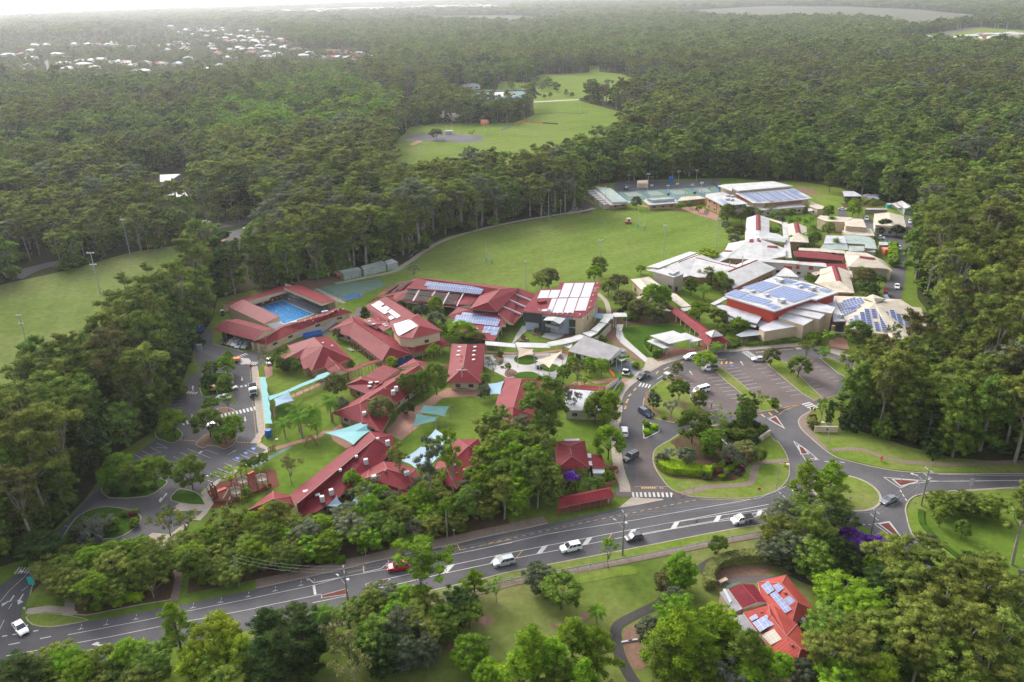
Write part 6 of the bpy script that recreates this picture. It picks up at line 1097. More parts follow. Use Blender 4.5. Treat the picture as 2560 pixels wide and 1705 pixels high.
b=Bd(_av,'low grey flat roofed shed under the tall trees behind the lawn','shed','M3: 780,220',_C);b.roof('M3: 685,192,3.2 790,190,3.2 875,238,3 700,238,3',_c,m=_y,thin=.2,ridge=None);b.walls(_c,_o,z1=2.9,win=0)
b=Bd('greenhouse','long low shade house with pale roof beside the garden rows','greenhouse','N5: 1180,200',_C);b.roof('N5: 940,185,2.4 1000,160,2.6 1370,170,2.6 1405,188,2.4',_c,m=_y,thin=.1,ridge=None);b.walls('N5: 960,188,2 1400,190,2 1380,178,2 1000,172,2',_w,z1=2.3,win=0,ins=.02)
b=Bd('demountable','small white demountable hut beside the blue water slide tank','hut','N5: 1340,850');b.roof('N5: 1230,818,2.9 1440,825,2.9 1465,880,2.8 1235,885,2.8',_c,m=_e,thin=.15,ridge=None);b.walls(_c,_w,z1=2.8,win=0,ins=.2)
q=MB();p=N5(1360,1060,0);q.box((p.x,p.y,1.3),(2.6,3.2,2.6),'orange_box');q.box((p.x,p.y-1.64,1.3),(2.2,.06,2.2),_aj);tag(q.build('shipping_container'),'orange shipping container beside the clipped hedge','shipping container')
q=MB();a,c=N5(1350,960,0),N5(1370,840,2);q.tube(a,(c.x,c.y,3.6),.7,.5,_aJ,8);tag(q.build('chute'),'blue sawdust chute standing behind the orange container','chute')
q=MB();p=N5(1435,150,0);q.tube((p.x,p.y,0),(p.x,p.y,2),1.6,1.6,_aA,14);q.tube((p.x,p.y,2),(p.x,p.y,2.4),1.6,.3,_d,14);tag(q.build('water_tank'),'round teal water tank with pale lid by the green shed','water tank')
b=Bd('guard_hut','small maroon roofed hut beside the service road','hut','N3: 1710,430');b.roof('N3: 1675,402,2.6 1740,402,2.6 1745,460,2.4 1685,458,2.4',_c);b.walls(_c,_p,win=0,ins=.2);b.roof('N3: 1675,495,2.4 1730,490,2.4 1762,545,2.2 1690,530,2.2',_c,m='roof_blue',thin=.1,name=_aI);b.posts('N3: 1690,530,2.2 1760,545,2.2',2.1,2,_j,.06)
# sheds by the oval path and the practice nets
for lab,t,m_ in(('longest green training shed beside the path','S2: 10,150,3.2 330,65,3.6 385,120,3 55,205,2.8',_I),('pale green shed with open front nearest the oval','S2: 365,75,3.2 470,40,3.5 560,88,3 400,128,2.8',_y),('green training shed at the left end of the row','S1: 2040,215,3.2 2330,160,3.6 2375,200,3 2110,262,2.8',_I)):
 b=Bd('training_shed',lab,'shed',t,'training sheds beside the oval path');b.roof(t,_c,m=m_,ridge=None,wall=_I);b.walls(_c,_I,win=0,ins=.1)
b=Bd('garden_shelter','rusty roofed shelter at the end of the training sheds','shelter','S1: 2050,250');b.roof('S1: 1965,228,2.6 2060,212,2.8 2112,262,2.5 2030,290,2.4',_c,m='roof_rust',thin=.15);b.posts('S1: 1985,240,2.4 2030,288,2.4 2105,265,2.4',2.4,4,'timber',.1)
# carport beyond the left field
b=Bd('carport','maroon roofed shelter at the far corner of left playing field','shelter','M0: 1980,640');b.roof('M0: 1866,638,2.8 1965,591,3.2 2098,632,3.2 2002,676,2.8',_c);b.walls(_c,_p,win=0,ins=.8)
for k,(t,zz)in enumerate((('M0: 1470,40,4.5 1660,32,4.8 1560,98,4.4 1472,105,4.2',4),('M0: 1238,80,3.6 1300,78,3.8 1290,105,3.5 1240,105,3.4',3),('M0: 1545,225,3.6 1690,178,3.8 1728,235,3.4 1610,245,3.2',3))):
 b=Bd('house',['white roofed house with blue gable among the trees','small white shed roof left of the house','low white roofed outbuilding below the house'][k],'house',t,'white houses in the trees');b.roof(t,_c,m=_e,fas=_a,wall=_Y,ridge=None);b.walls(_c,_Y,ins=.4,sp=5)
 # acreage house
b=Bd('house','terracotta tiled house with two ridges and blue solar panels','house','D3: 150,800')
b.roof('D3: -95,645,3 165,584,3 440,920,3 215,1035,3 60,920,3 -60,790,3 125,665,4.8 270,835,4.8 170,950,4','0 6 1|1 6 7 2|2 7 3|3 7 6 0 5 4',m=_a0,fas=_a);b.walls(_G,_b,ins=.6)
b.roof('D2: 2120,928,3 2355,860,3.6 D3: 55,865,4.4 270,1035,3.4 430,1290,3 220,1510,3 -80,1130,3 20,950,5 170,1145,5 300,1265,4.8','0 1 7 6|1 2 3 8 7|3 4 9 8|4 5 9|5 6 7 8 9',m=_a0,fas=_a);b.walls(_z,_b,ins=.6)
for t,nx,ny,fi in(('D2: 2290,690 2355,645 D3: 62,728 0,768',2,2,3),('D3: 45,690 100,665 150,712 95,752',2,2,3),('D3: 18,768 75,738 220,908 162,942',2,5,3),('D3: 145,812 200,780 252,830 200,870',2,2,3),('D2: 2178,985 2240,950 2265,985 2205,1015',1,1,8),('D2: 2210,1030 2340,955 2400,1040 2280,1115',3,2,8),('D3: -10,990 58,1045 0,1080 -60,1020',1,2,8)):b.solar(t,fi,nx,ny,'solar',.18,_d,gap=.04)
b.solar('D3: -60,1140 58,1085 130,1180 30,1235',8,3,4,_w,.2,_a,'skylight_grid');b.bump('D3: 155,760 218,1240 D2: 2290,935',8,(.35,.35,.5),_p,_R)
b.roof('D2: 2025,965,2.6 2130,945,2.8 2285,1145,2.7 2180,1170,2.5',_c,m=_aC,thin=.12,fas=_a,ridge=None,name='patio_roof');b.posts('D2: 2040,990,2.5 2180,1168,2.5',2.4,3,_a,.08)
p=D3(318,990,3.6);q=MB();q.tube((p.x,p.y,3.4),(p.x+.1,p.y-.25,3.7),.1,.5,_d,12);q.build('satellite_dish',b.e)
b=Bd('garage','garage with striped maroon metal roof and grey lean-to','garage','D2: 2150,800');b.roof('D2: 1985,712,2.9 2105,668,3.6 2250,835,3.6 2115,892,2.9 2220,672,2.9 2352,835,2.9',_ay,m=_aF,fas=_a,wall=_b,ridge=_M);b.walls('0 3 5 4',_b,ins=.2,win=0)
b.roof('D2: 1905,745,2.5 1985,712,2.8 2118,895,2.8 2025,935,2.5',_c,m=_aC,thin=.15,ridge=None,name='lean_to');b.walls(_c,_b,z1=2.3,win=0,ins=.1);b.solar('D2: 1935,722 1958,715 2020,830 1998,850',2,2,1,_d,.15,_aQ,'ladder')
# PLANTS
def hfrom(base,topg):
 """height of something upright at ground point base whose top is seen on the sight line to topg"""
 t=base.y/topg.y;return H+(0-H)*t
LEAF=dict(E=_ab,F=_A,B=_S,D=_am,L='leaf_lime',G=_a1,O='leaf_olive',Z='leaf_bronze',Y='leaf_yellow_flower',P='flower_purple',H=_aa,M=_aL,S='leaf_silver',R='leaf_red')
KD=dict(e='euc',f=_ad,r='round',o='open',p='pine',c='column',b='bush',s=_aE,m='palm')
TREES='''
D0 1950 1005 11 4.8 rL|glowing lime green tree at the bottom edge, larger one
D0 1780 1290 8.5 3.6 rL|smaller lime green tree in front of the glowing one
D0 2150 1180 9 3.6 rL|lime green tree touching the dark blue green conifers
D0 1560 850 13 3.1 pB|tall fresh green conifer rising over the main road
D0 560 1285 6.5 3.4 rB|flat topped bright green tree below the turning arrow
D0 880 1290 6.5 3.4 rF|mid green tree right of the flat topped bright one
D0 1130 1340 6 3 fF|dark leafy tree at the road edge before the tall conifer
D0 120 1360 6.5 3.2 fD|dark tree in the bottom left corner
D0 330 1400 5.5 2.6 rF|low green tree between the corner tree and bright tree
D0 700 1440 5.5 3 fE|olive tree at the bottom edge under the flat topped one
D0 1350 1240 8 3.2 fF|full green tree left of the lime trees
D0 1100 1480 6 3.2 fD|dark low tree at the bottom edge
D1 90 900 11 3.8 pD|dark conifer nearest the road on the left
D1 300 880 11 3.8 fD|dark rounded tree beside palms at the road
D1 190 1120 11 4.2 pD|large dark blue green conifer, middle of the dark group
D1 420 1010 10 3.8 fD|dark tree between palms and the olive willow
D1 20 1180 10 3.8 pD|dark conifer behind the lime tree
D1 360 1230 9 3.8 pD|dark conifer at the right of the dark group
D1 110 1330 8.5 3.8 pD|lowest dark conifer at the bottom edge
D1 590 875 6 2.8 mM|yellow green palm clump beside the power pole
D1 680 890 5.5 2.5 mM|second palm of the clump beside the power pole
D1 800 945 10 3.7 oO|pale olive willow just below the power pole
D1 850 1200 10.5 3.7 oO|yellow olive willow with bare grey branches at the bottom edge
D1 690 1060 8 3 oO|small olive willow left of the pale one
D1 1060 790 7 2 fF|slim green tree by the yellow kerb line
D1 1100 1000 10 3.4 fF|leafy dark green tree right of the willows
D1 1330 930 10 3.2 fG|grey green tree beneath the big gum
D1 1150 1140 9 3.4 fD|dense dark tree at the bottom right of willows
D1 1350 1160 8 2.8 fG|blue green tree at the lawn corner
D1 1550 1140 7.5 2.6 fG|grey green rounded tree on the lawn edge
D1 1480 980 9 3.2 fE|olive tree tucked below the gum trunk
D1 1250 860 8 3 fB|bright understorey tree left of the gum trunk
D1 1700 880 7 3.2 fF|broad shrubby tree right of gum trunk
D1 1850 740 7 3.2 fD|dark shrubby tree beside the footpath fence
D1 1950 850 6 2.8 rF|rounded tree right of the dark shrubby one
D1 2200 610 6 1.7 oB|thin sapling by the green fence
D1 1950 1180 6.5 3.1 fB|bright green tree with red berries on the lawn
D1 2130 1400 5.5 2.6 rB|bright bush at the bottom edge of the lawn
D2 240 480 7 2.7 fG|blue green tree leaning over the green fence
D2 455 615 7.5 4.4 rF|big round speckled tree alone on the acreage lawn
D2 190 1085 13 3.9 pB|feathery pine at the bottom left of the acreage
D2 560 985 12 3.6 pB|feathery pine nearest the round speckled tree
D2 790 1080 11.5 3.5 pB|feathery pine beside the bitumen path
D2 380 1170 12 3.6 pB|feathery pine between the two tallest
D2 660 1400 9.5 3.6 pB|feathery pine at the bottom edge by the path
D2 60 1290 11 3.6 pB|feathery pine at the far left bottom
D2 450 1380 9 3.4 pF|darker pine at the bottom edge
D2 780 860 4.5 2.2 mM|stubby palm at the lawn edge under pines
D2 1560 415 8.5 3.0 fB|bright tree with pink tips above the drooping palm
D2 1560 520 6 3.0 mM|drooping dark palm in the middle of the lawn bed
D2 1420 560 5 2.3 fZ|reddish tinted shrub tree left of the palm
D2 1500 735 5.5 2.7 rG|pale grey green tree at the end of the path
D2 1905 240 4.8 2.1 rF|small round tree alone beside the green fence
D2 1560 915 15 4.8 pB|huge soft pine in front of the tiled house
D2 1420 1130 10 3.6 pF|darker pine left of the huge soft one
D2 1750 1100 10 3.6 pB|pine between the huge one and the tiled house
D2 1790 935 6.5 2.5 rF|leafy tree beside the grey patio roof
D2 1880 1010 6.5 2.8 mM|palm left of the grey patio roof
D2 1280 1000 6 2.8 rG|grey green tree by the garden bed
D2 2060 1200 6 2 cD|dense dark cypress below the patio roof
D2 2250 1225 6 3.3 rB|clipped round tree at the bottom left of the tiled house
D2 2000 1400 6.5 2.8 oS|silvery bare looking shrub tree at the bottom edge
D2 2180 1430 5 2.6 rB|bright bush at the bottom edge below the house
D2 1080 1110 0 0 x|
D3 130 1330 6 2.6 rB|round green tree at the lower left of the tiled roof
D3 300 1400 5 2.8 rG|pale leafed tree at the bottom of the tiled roof
D3 140 60 9 3.8 fE|olive tree at the left of the dark clump by the road
D3 420 -40 12 4.4 eF|bare limbed gum standing in the dark clump by the road
D3 680 -30 11 4 eD|dark gum at the right of the clump by the road
D3 250 200 8 3.6 fG|grey green tree low in the clump by the road
D3 460 280 9 3.6 fF|leafy green tree at the driveway end of the clump
D3 640 250 9 3.6 fD|dark tree behind the purple blossom
D3 760 370 7 3 fD|dark shrubby tree beside the driveway turn
D3 60 250 6 3 fG|pale shrub tree nearest the lawn in the clump
D3 760 150 7.2 2.9 rP|purple blossoming shrub nearest the dark clump
D3 900 235 7.4 3.2 rP|largest purple blossoming shrub under the power pole
D3 1035 235 6 2.3 rP|smallest purple blossoming shrub beside the road
D3 970 410 6.5 1.9 rB|slim bright tree below the purple shrubs
D3 1180 270 12 4.6 eE|dusky gum tree beside the red roadside triangle
D3 1440 225 12 4.8 eE|broad dusky gum tree at the road corner
D3 1330 480 11 4.4 fE|dusky rounded tree under the road corner gums
D3 1120 520 9 3.6 fD|dark tree between jacaranda and the gums
D3 700 610 9.5 4.6 fB|bright spreading tree right of the tiled house
D3 930 790 10 4.6 fB|bright spreading tree in front of the dark hollow
D3 590 900 8.5 3.8 fF|leafy tree touching the tiled roof
D3 1020 960 9.5 4.3 fE|olive spreading tree below the bright ones
D3 820 1150 10 4.4 eE|open olive tree at the centre of the lower corner
D3 560 1180 9 4 eE|feathery olive tree left of centre in the lower corner
D3 1030 1350 8 3.8 rL|yellow lime tree at the bottom edge
D3 700 1420 7 3.4 fB|bright tree at the bottom edge by the lime one
D3 1480 605 9.5 1.7 cD|narrow dark conifer rising through the pale gums
D3 2000 455 15 4.8 eE|pale crowned gum farthest up the lower right corner
D3 1720 640 14 4.6 eE|pale crowned gum left of the tallest one
D3 2270 640 14 4.6 eE|pale crowned gum at the right edge
D3 1900 850 15 4.8 eE|big pale gum with white limbs in the corner wood
D3 1450 790 12 4.2 eE|pale gum nearest the bright spreading tree
D3 1620 960 13 4.4 eE|pale gum in the middle of the corner wood
D3 2180 930 14 4.6 eE|tall pale gum on the right edge, lower
D3 1290 1040 10 4 fE|olive crown at the hollow in the corner wood
D3 1400 1250 7 3 mM|palm cluster crown in the corner wood
D3 1560 1300 6 2.8 mM|second palm in the corner wood
D3 1750 1220 11 4.2 fF|green crown low in the corner wood
D3 2080 1250 12 4.4 eE|bare branched gum at the bottom right
D3 1900 1400 9 4 fF|green tree at the bottom right edge
D3 2300 1300 10 4.2 fE|olive tree in the bottom right corner
D3 1810 90 4.5 1.7 rF|small green tree alone on right lawn
D3 1610 -30 5 1.9 rF|small tree near the low hedge on the right lawn
L5 1620 1395 5.5 3 fF|leafy tree on the right lawn by the road bend
L5 1820 1400 5.5 3 fE|olive tree beside the road bend on the right lawn
L5 2050 1420 6 3.2 fF|green tree on the right lawn nearest the gum
L5 380 1115 11.5 3.6 pB|tall soft pine beside the roundabout, left one
L5 610 1112 11.5 3.9 pB|tall soft pine beside the roundabout, right one
L5 620 1360 8.5 3.8 pF|lower pine between roundabout and main road
L5 300 1400 5.5 2.3 fF|small green tree at the tip of the red median
L4 790 995 9.5 4.7 rF|largest round dark tree of the loop garden
L4 1085 1235 8.5 3 fB|fresh green tree behind the power pole in the loop garden
L4 1205 930 8.5 2.3 oB|airy pale trunked tree by the loop road
L4 1600 700 12 2.7 fF|tall narrow tree at the car park exit
L4 1570 860 9 2.6 rF|lower leafy part tree beside the tall narrow one
L4 1810 690 5.6 2.1 oL|yellow green umbrella tree at the end of the grass strip
L4 1990 790 3 1.6 sB|bright shrub at the tip of the grass strip
L4 590 545 6.6 3.1 rF|round olive tree in the upper island
L4 890 690 6 2.5 rY|tree full of yellow flowers in front of the white van
L4 215 730 5.2 2.1 rG|small grey green tree at left of the upper island
L4 480 805 6.4 2.3 oS|silvery tree low in the upper island
L4 200 590 3 1.1 oB|thin young tree at the left tip of upper island
L4 555 272 4.4 2 rO|round olive bush tree at the car park corner
L4 975 130 5 3.9 rB|flat umbrella tree shading the white ute
L4 1950 68 6 2.7 rZ|bronze tipped tree on the second strip
L4 1010 1100 5 1.2 cD|small dark cypress behind the round loop tree
L5 300 145 7 3.7 rF|wide green tree at the middle of the second strip
L5 370 -5 6.5 2.7 oF|pale feathery tree at the top of far car park
L5 525 55 4.5 2.3 oB|small bright tree at the top of the far car park
L5 515 520 7.5 1.8 oB|slim yellow green tree behind the entry sign
L5 590 540 8 1.1 cD|thin pointed cypress behind the entry sign
L5 420 672 2.4 1.3 sR|dark red shrub beside the entry sign
L5 420 700 3.5 1.8 sO|yellow mottled shrub beside the entry sign
B4 430 140 4 2.2 oS|low silvery shrub tree in the loop lawn
B4 700 120 5.5 2.7 rG|grey leaved tree in the loop garden bed
B4 330 200 3 2 sG|twiggy grey shrub on the loop lawn
B4 1330 80 6 2.3 rG|grey green shrub tree beside the power pole
B4 1560 40 5 3.2 rO|broad olive bush mound near the loop sign
B4 1740 120 4 2.4 rF|leafy shrub at the edge of the loop lawn
L2 1280 450 8.5 3.5 rF|leftmost of the three big dark plaza trees
L2 1500 400 9 3 rB|middle of the three big plaza trees
L2 1690 285 10.5 4 rF|tallest of the three big plaza trees
L2 1280 870 4 2 rD|small dark tree low beside the brick path
L2 880 780 9 4 rO|fluffy olive bottlebrush tree on the long roof
L2 200 440 8 3.5 rO|olive tree beside the turquoise walkway
L2 300 790 5.5 2.2 rG|grey shrub tree behind the palm
L2 120 705 9.5 3.3 mM|tall palm at the corner of the nursery lawn
L1 1800 1070 6.8 2.9 mM|lowest palm on the left of the palm group
L1 1990 840 9.6 3.4 mM|tallest palm above the splash court
L1 2040 960 9 3.3 mM|palm leaning right of the tallest one
L1 2230 835 9 2.8 mM|slender palm behind the group
L1 2280 1075 6 2.4 mM|short yellow green palm on the right of the group
S2 1075 1298 6.6 2.4 rB|bright round tree before the skylit hall
L2 1045 187 5 1.9 rL|yellow green ball tree against the colonnade block
L2 380 235 2.6 1.4 sF|dark flowering shrub by the porch, left
L2 460 230 2.6 1.3 sF|dark flowering shrub by the porch, right
L3 250 915 11 3.4 fF|rounded gum crown at left of the big gum
L3 100 1020 10 3.2 fE|olive crown over the nursery roof
L3 600 1050 10.5 3.6 eG|blue green gum crown below the red roof
L3 1230 315 6 2.6 rF|dense dark round tree on the plaza edge
L3 1540 420 5 2.2 oB|light green spreading tree beside the bronze one
L3 1850 705 10 4.9 rB|large bright tree hiding the silvery classroom
L3 1700 760 9 3.6 rF|dark tree left of the large bright one
L3 1900 1225 9.5 4.2 rB|large yellow green tree above the garage
L3 190 195 6.5 3.3 oG|silvery weeping tree at the plaza wall
L3 60 610 4.6 2.2 rG|grey round shrub tree beside the pale blue sail
L3 60 440 4 2 rF|green shrub tree above the pale blue sail
L3 410 282 3.2 1.1 rF|young tree in the mulch circle
L3 300 105 3.2 1.1 rF|young tree in the raised plaza bed
L3 1385 625 9 2.3 oG|thin grey tree in front of the silvery classroom
L3 1290 620 9 2.4 oG|second thin grey tree before the silvery classroom
L3 1600 195 4 2 rB|bright shrub against the reception wall
L3 1360 190 3 1.8 rB|low bright shrub left of the reception windows
L3 1620 280 4.2 2 rF|green shrub below the reception windows
L3 2300 265 2.2 1.6 sF|low dark shrub by the reception path
L3 2165 350 2.2 1.4 sD|dark round shrub beside the golf cart
B3 1330 480 4.6 2 rP|purple flowering shrub below the cottage
B3 1350 610 3.8 1.8 rY|yellow flowering bush below the purple one
B3 1060 520 8 2.8 oO|pale olive tree beside the bus shelter
B3 1500 440 4.2 2.6 oF|spreading shrub right of purple flowers
B3 1600 570 3.8 2.3 oF|spreading shrub above the bus shelter
B3 1740 560 3.4 2 rF|leafy shrub near the curved brick wall
B3 1900 470 2.8 1.6 rB|shrub with white flowers on the brick wall
B3 970 250 6 2.4 rG|blue green tree left of the cottage
N1 170 690 6.8 2.7 oO|airy olive tree at the boom gate
N1 370 840 4.6 1.9 rF|leftmost dark shrub tree of the drive clump
N1 480 900 4.8 2 rF|second dark shrub tree of the drive clump
N1 590 940 4.6 2 rD|third dark shrub tree of the drive clump
N1 690 870 5 2.1 rF|tallest dark shrub tree of the drive clump
N1 760 960 4.4 1.8 rF|rightmost dark shrub tree of the drive clump
N1 570 640 3.4 1.6 rE|small shrub tree behind the white fence
N1 420 700 3 1.5 rF|low shrub between drive and hip block
N1 1600 325 4.2 2.1 rZ|golden bronze tree beside the colonnade roof
S2 1100 603 9.5 3 rB|green tree before the black heating panels
S2 885 690 8.4 2.9 rG|grey olive tree left in the inner court
S2 1110 818 8.4 3.4 rG|broad grey olive tree in the inner court
S2 1235 1012 5.5 2.2 rB|light green tree beside the two storey block
S2 1480 965 8 4.7 rB|wide leafy tree between two storey block and lower solar roof
S2 1760 1140 4.6 2 rZ|golden palm like shrub by the skylit hall
S2 1740 1085 5 1.6 mM|little palm above the skylit hall
S2 60 745 5 1.8 cD|dark conifer like bush on the oval path
S2 600 660 4.5 2.4 rD|dark shrubs under the black heating roof
S2 1130 1205 4.4 1.3 rB|green shrub poking above the lower maroon roof
S2 810 1275 4.4 1.4 rB|green ball shrub at the wavy roof end
S3 540 180 8.5 4.2 rZ|bronze domed tree on the oval edge, back crown
S3 440 240 8 4.2 rE|olive bronze domed tree on the oval edge
S3 1290 15 8.6 3.7 rF|dark tree on the oval behind gallery block
S3 1220 150 7.4 3.4 rB|brighter tree in front of the dark one on the oval
S3 1900 138 3.8 2.1 rB|small spreading tree at the corner of the oval
S3 1570 285 6.6 4.2 rZ|bronze green tree between gallery and cream gables
S3 1420 360 6 3.4 rE|olive tree beside the curved path
S3 1640 515 7 4.3 rO|yellow olive tree above the white canopy
S3 2080 420 10 4.4 rB|big bright tree before the cream double gable
S3 2230 440 9 3.6 rB|bright tree beside the beige cube
S3 1880 640 7.6 4.2 rZ|purplish bronze tree beside the lawn bank
S3 2100 700 6.5 4 rF|dark leafy tree behind the lawn bank
S3 1300 1150 2.8 1.6 sB|yellow green shrub on the garden slope
S3 1340 1190 2.4 1.7 sB|bright shrub beside the grey roof
N2 1250 260 7.6 3.2 oE|open olive tree above the court
N2 1290 350 7.4 2.2 rZ|copper coloured tree in the court
N2 1430 345 8 3.3 rB|bright green tree right of the copper one
N2 1000 438 7.4 2.9 rF|dark round tree beside the beige cube
N2 1190 525 6.8 4 mM|large fan palm in the court
N2 1540 450 6.8 3 rF|green tree against the long white wing
N2 1120 800 7.6 4 rB|leafy tree at the left of the theatre trees
N2 1400 900 7 3.4 rF|leafy tree before the curved foyer roof
N2 1700 1040 6 3.7 rB|low spreading tree beside black pergola
N2 1500 1130 5 2.6 rF|green shrub tree right of the square pavilion
N2 1240 10 7.4 5 rL|wide lime dome tree at the oval edge
N2 1370 1375 5 2.6 mM|palm in front of the square pavilion
N3 1450 150 9.4 4.6 rZ|large brown bronze tree by the service road
N3 1520 345 7 4.2 rD|dark tree in front of the bronze one
N3 1650 240 5 2.4 rF|green tree right of the bronze one
N3 1420 470 4.6 3.4 rE|olive shrub tree below the dark one
N3 745 238 3.8 2.2 rB|bright shrub tree in the walled court
N3 828 150 3 1.3 rF|small round shrub by the classroom block
N3 1380 850 8.6 5 rF|broad dark tree hiding the dark solar columns
N3 1850 848 11 2.8 oE|thin gum in front of the cream hall
N3 1000 935 6 2.6 mM|palm at the theatre entry
N3 800 985 4 3 rB|bright fern like tree at the theatre wall
N3 730 1060 6 3 oE|airy tree at the bend of the inner road
N3 950 1160 4.6 2.3 oB|bright sapling at the car park head
N4 480 550 9 4.2 rF|dark tree before the hall annex
N4 400 690 6.5 2.8 rE|olive tree beside the path at the oval
N4 430 880 4.6 2.4 rG|round grey green bush tree by the oval
N4 760 640 8 2.8 rZ|golden flowering tree by the white gable
N4 870 600 7 3.8 rD|dark dense tree behind the golden one
N4 700 955 6.6 3.4 rZ|orange bronze tree at the oval path
N4 600 1150 5.4 3 rG|grey green tree below the orange bronze one
N4 500 1010 4.2 1.9 rE|small olive tree at the path bend
N4 1700 780 6.6 2.6 mM|palm at left of the palm court
N4 1850 740 7 2.6 mM|palm behind the cream gable, first
N4 2000 790 7.4 2.6 mM|palm behind the cream gable, second
N4 2110 740 7.2 2.8 mM|palm nearest the parapet block
N4 2150 900 7.6 3 mM|bright palm in the middle of the court
N4 1720 1120 6.2 1.9 mM|slim palm in front of cream gable, left
N4 1840 1085 6.4 1.9 mM|slim palm in front of cream gable, middle
N4 1930 1075 6.6 2.1 mM|slim palm in front of cream gable, right
N4 2090 1050 7.4 3 mM|full palm beside the cream gable
N4 2200 1080 7 3 rF|dark leafy tree among the palms
N4 1980 1330 4 2.2 rD|dark bush on the covered way
N4 1810 1500 2.4 1.5 rB|ball shaped bush by the covered way
N4 1400 690 5 3 rF|leafy shrub tree under the verandah roof, left
N4 1570 650 5 3 rE|leafy shrub tree under the verandah roof, middle
N4 1720 640 5 2.8 rF|leafy shrub tree under the verandah roof, right
N4 1480 780 4.4 2.8 rG|grey green shrub tree in the court behind the gable
N4 1320 510 7 3 oE|airy tree in front of the sports hall
N4 1090 620 5.5 1.8 mM|small palm by the curved grey roof
N4 1990 610 5 1.5 rZ|golden shrub by the hall corner
N4 1380 990 4 2.6 rB|bushy palms inside the small court
N5 760 15 9 3.6 rB|bright tree by the garden rows
N5 870 100 6.5 2.4 mM|yellow green palm by garden rows
N5 270 100 8 3 rF|dark round tree beside utility block
N5 330 270 7.5 2.6 mM|tall palm before the parapet block
N5 260 440 7 3.2 rE|olive tree before the stair tower
N5 410 705 7 2.2 mM|lone palm on the blue roof
N5 1380 370 7 3.6 rD|dark clump in front of the big cream shed
N5 1610 480 6 3.2 rD|right part of dark clump at the cream shed
N5 1280 540 3.6 2 rD|low dark shrub at the parked cars
N5 380 1040 2.6 1.5 sF|green shrub on the maroon shelter roof edge
M3 590 15 11.5 4.3 rF|large solitary tree behind the utility block
M3 1135 180 5.5 3.6 rG|grey green domed tree by the orchard
M3 800 250 8 2.6 rE|tree in the orchard lawn
M2 1150 240 7 2.9 rG|airy tree between the two courts pavilions
M2 1560 292 4.2 2.4 rB|light green tree before the low shelter
M2 1640 285 4 2 rF|darker tree before the low shelter
M2 1720 318 4.2 1.9 rB|small bright tree on the oval curve
M2 1795 360 4 1.7 oG|thin grey tree on the oval curve
N7 1360 270 5 2.4 rF|left small tree on the far road
N7 1413 252 6.5 2.4 rF|second small tree on the far road
N7 1555 222 8 2.6 pD|dark pointed tree on far road
N7 1607 253 5.5 2.6 rD|dark round tree at far road end
N7 1270 98 14 5.4 fG|grey tree at the left of the far clump
N7 1395 115 13 5.2 fE|olive tree in the far clump
N7 1465 160 11 4.8 fF|green tree in the far clump
N7 1335 150 11 4.6 fE|lower olive tree in the far clump
N7 1062 92 16 4.4 fE|tall tree alone behind the blue courts
N7 1062 160 8 4.6 fE|low tree beside the tall one behind the courts
N7 390 575 9 5.6 rE|lone tree on the far bitumen pad
N7 715 588 6 3.4 oE|thin tree beyond the far bitumen pad
N7 265 115 20 6 eB|tall bright gum beside the far road
N7 400 80 21 5 eF|tall green gum behind the far lawn
L0 2085 92 7.6 1.7 rE|slim olive tree behind the roundhead car park tree
L0 2065 140 6.8 3 rB|bright round tree at the head of the car park
L0 1920 190 5.4 2.5 rF|dark tree left of the bright head tree
L0 1905 310 5.6 2.8 rD|dark ball tree with yellow machine beneath
L0 2060 315 5.4 2.7 rF|dark spreading tree beside the ball tree
L0 1925 528 5 2.3 rB|light tree left of the white car
L0 2075 493 5.4 2.6 oB|light spreading tree over the white car
L0 1890 640 8.4 4.3 rF|largest tree of the middle car park island
L0 2130 690 6.6 3.1 rB|bright round tree at right of the middle island
L0 2050 790 5.6 3.1 rB|yellow green low tree of the middle island
L0 1560 648 8.6 4 rB|perfect bright dome tree beside the grass verge
L0 1060 1050 8.6 3.8 rB|bright tree left in the lower island
L0 985 1160 7 3.2 rB|yellow green lower tree left of island
L0 1200 1120 8 3.4 rF|middle tree of the lower island
L0 1380 1078 9 4.2 rB|bright full tree right in the lower island
L0 1715 1082 9 4.3 rF|dark full tree at the playground corner
L0 2100 1155 6.2 3.7 oL|pale willow drooping over the playground
B1 1880 240 8 3 oO|pale feathery tree on the nursery lawn
B1 1240 300 3.4 1.7 rF|first shrub of the low hedge by bays
B1 1375 255 3.2 1.6 rF|second shrub of the low hedge by bays
B1 1505 190 3.2 1.5 rF|third shrub of the low hedge by bays
B1 1265 715 3 1.3 rB|little bright tree inside the playground
B1 1120 925 7.6 3.6 oY|yellow flowered tree below the playground
B1 850 1060 6.6 3.2 oY|yellow flowered tree beside the steps
B1 1640 945 7.6 3.8 rY|dense yellow flowered tree at the roof corner
B1 1150 1120 8 3.6 oY|yellow flecked tree before blue sail
B1 60 1010 7.4 3.4 oY|yellow flowered tree at the entry path
B1 330 1060 7 3 oY|smaller yellow flowered tree at the entry path
D0 880 60 6 3.4 oS|silver palm like shrub in the exit garden
D0 700 120 4 2.6 sG|grey shrub at the left of exit garden
D0 1000 60 3.6 2.4 sF|green shrub in the exit garden
D0 1200 0 2.4 1.2 sR|dark red shrub in the exit garden
D0 800 160 4.4 2.6 sS|pale shrub in the exit garden
D0 800 700 6 2.2 rZ|bronze tinted slim tree in the corner belt
D0 340 200 8 4.2 fD|dark overhanging tree by the exit road
'''
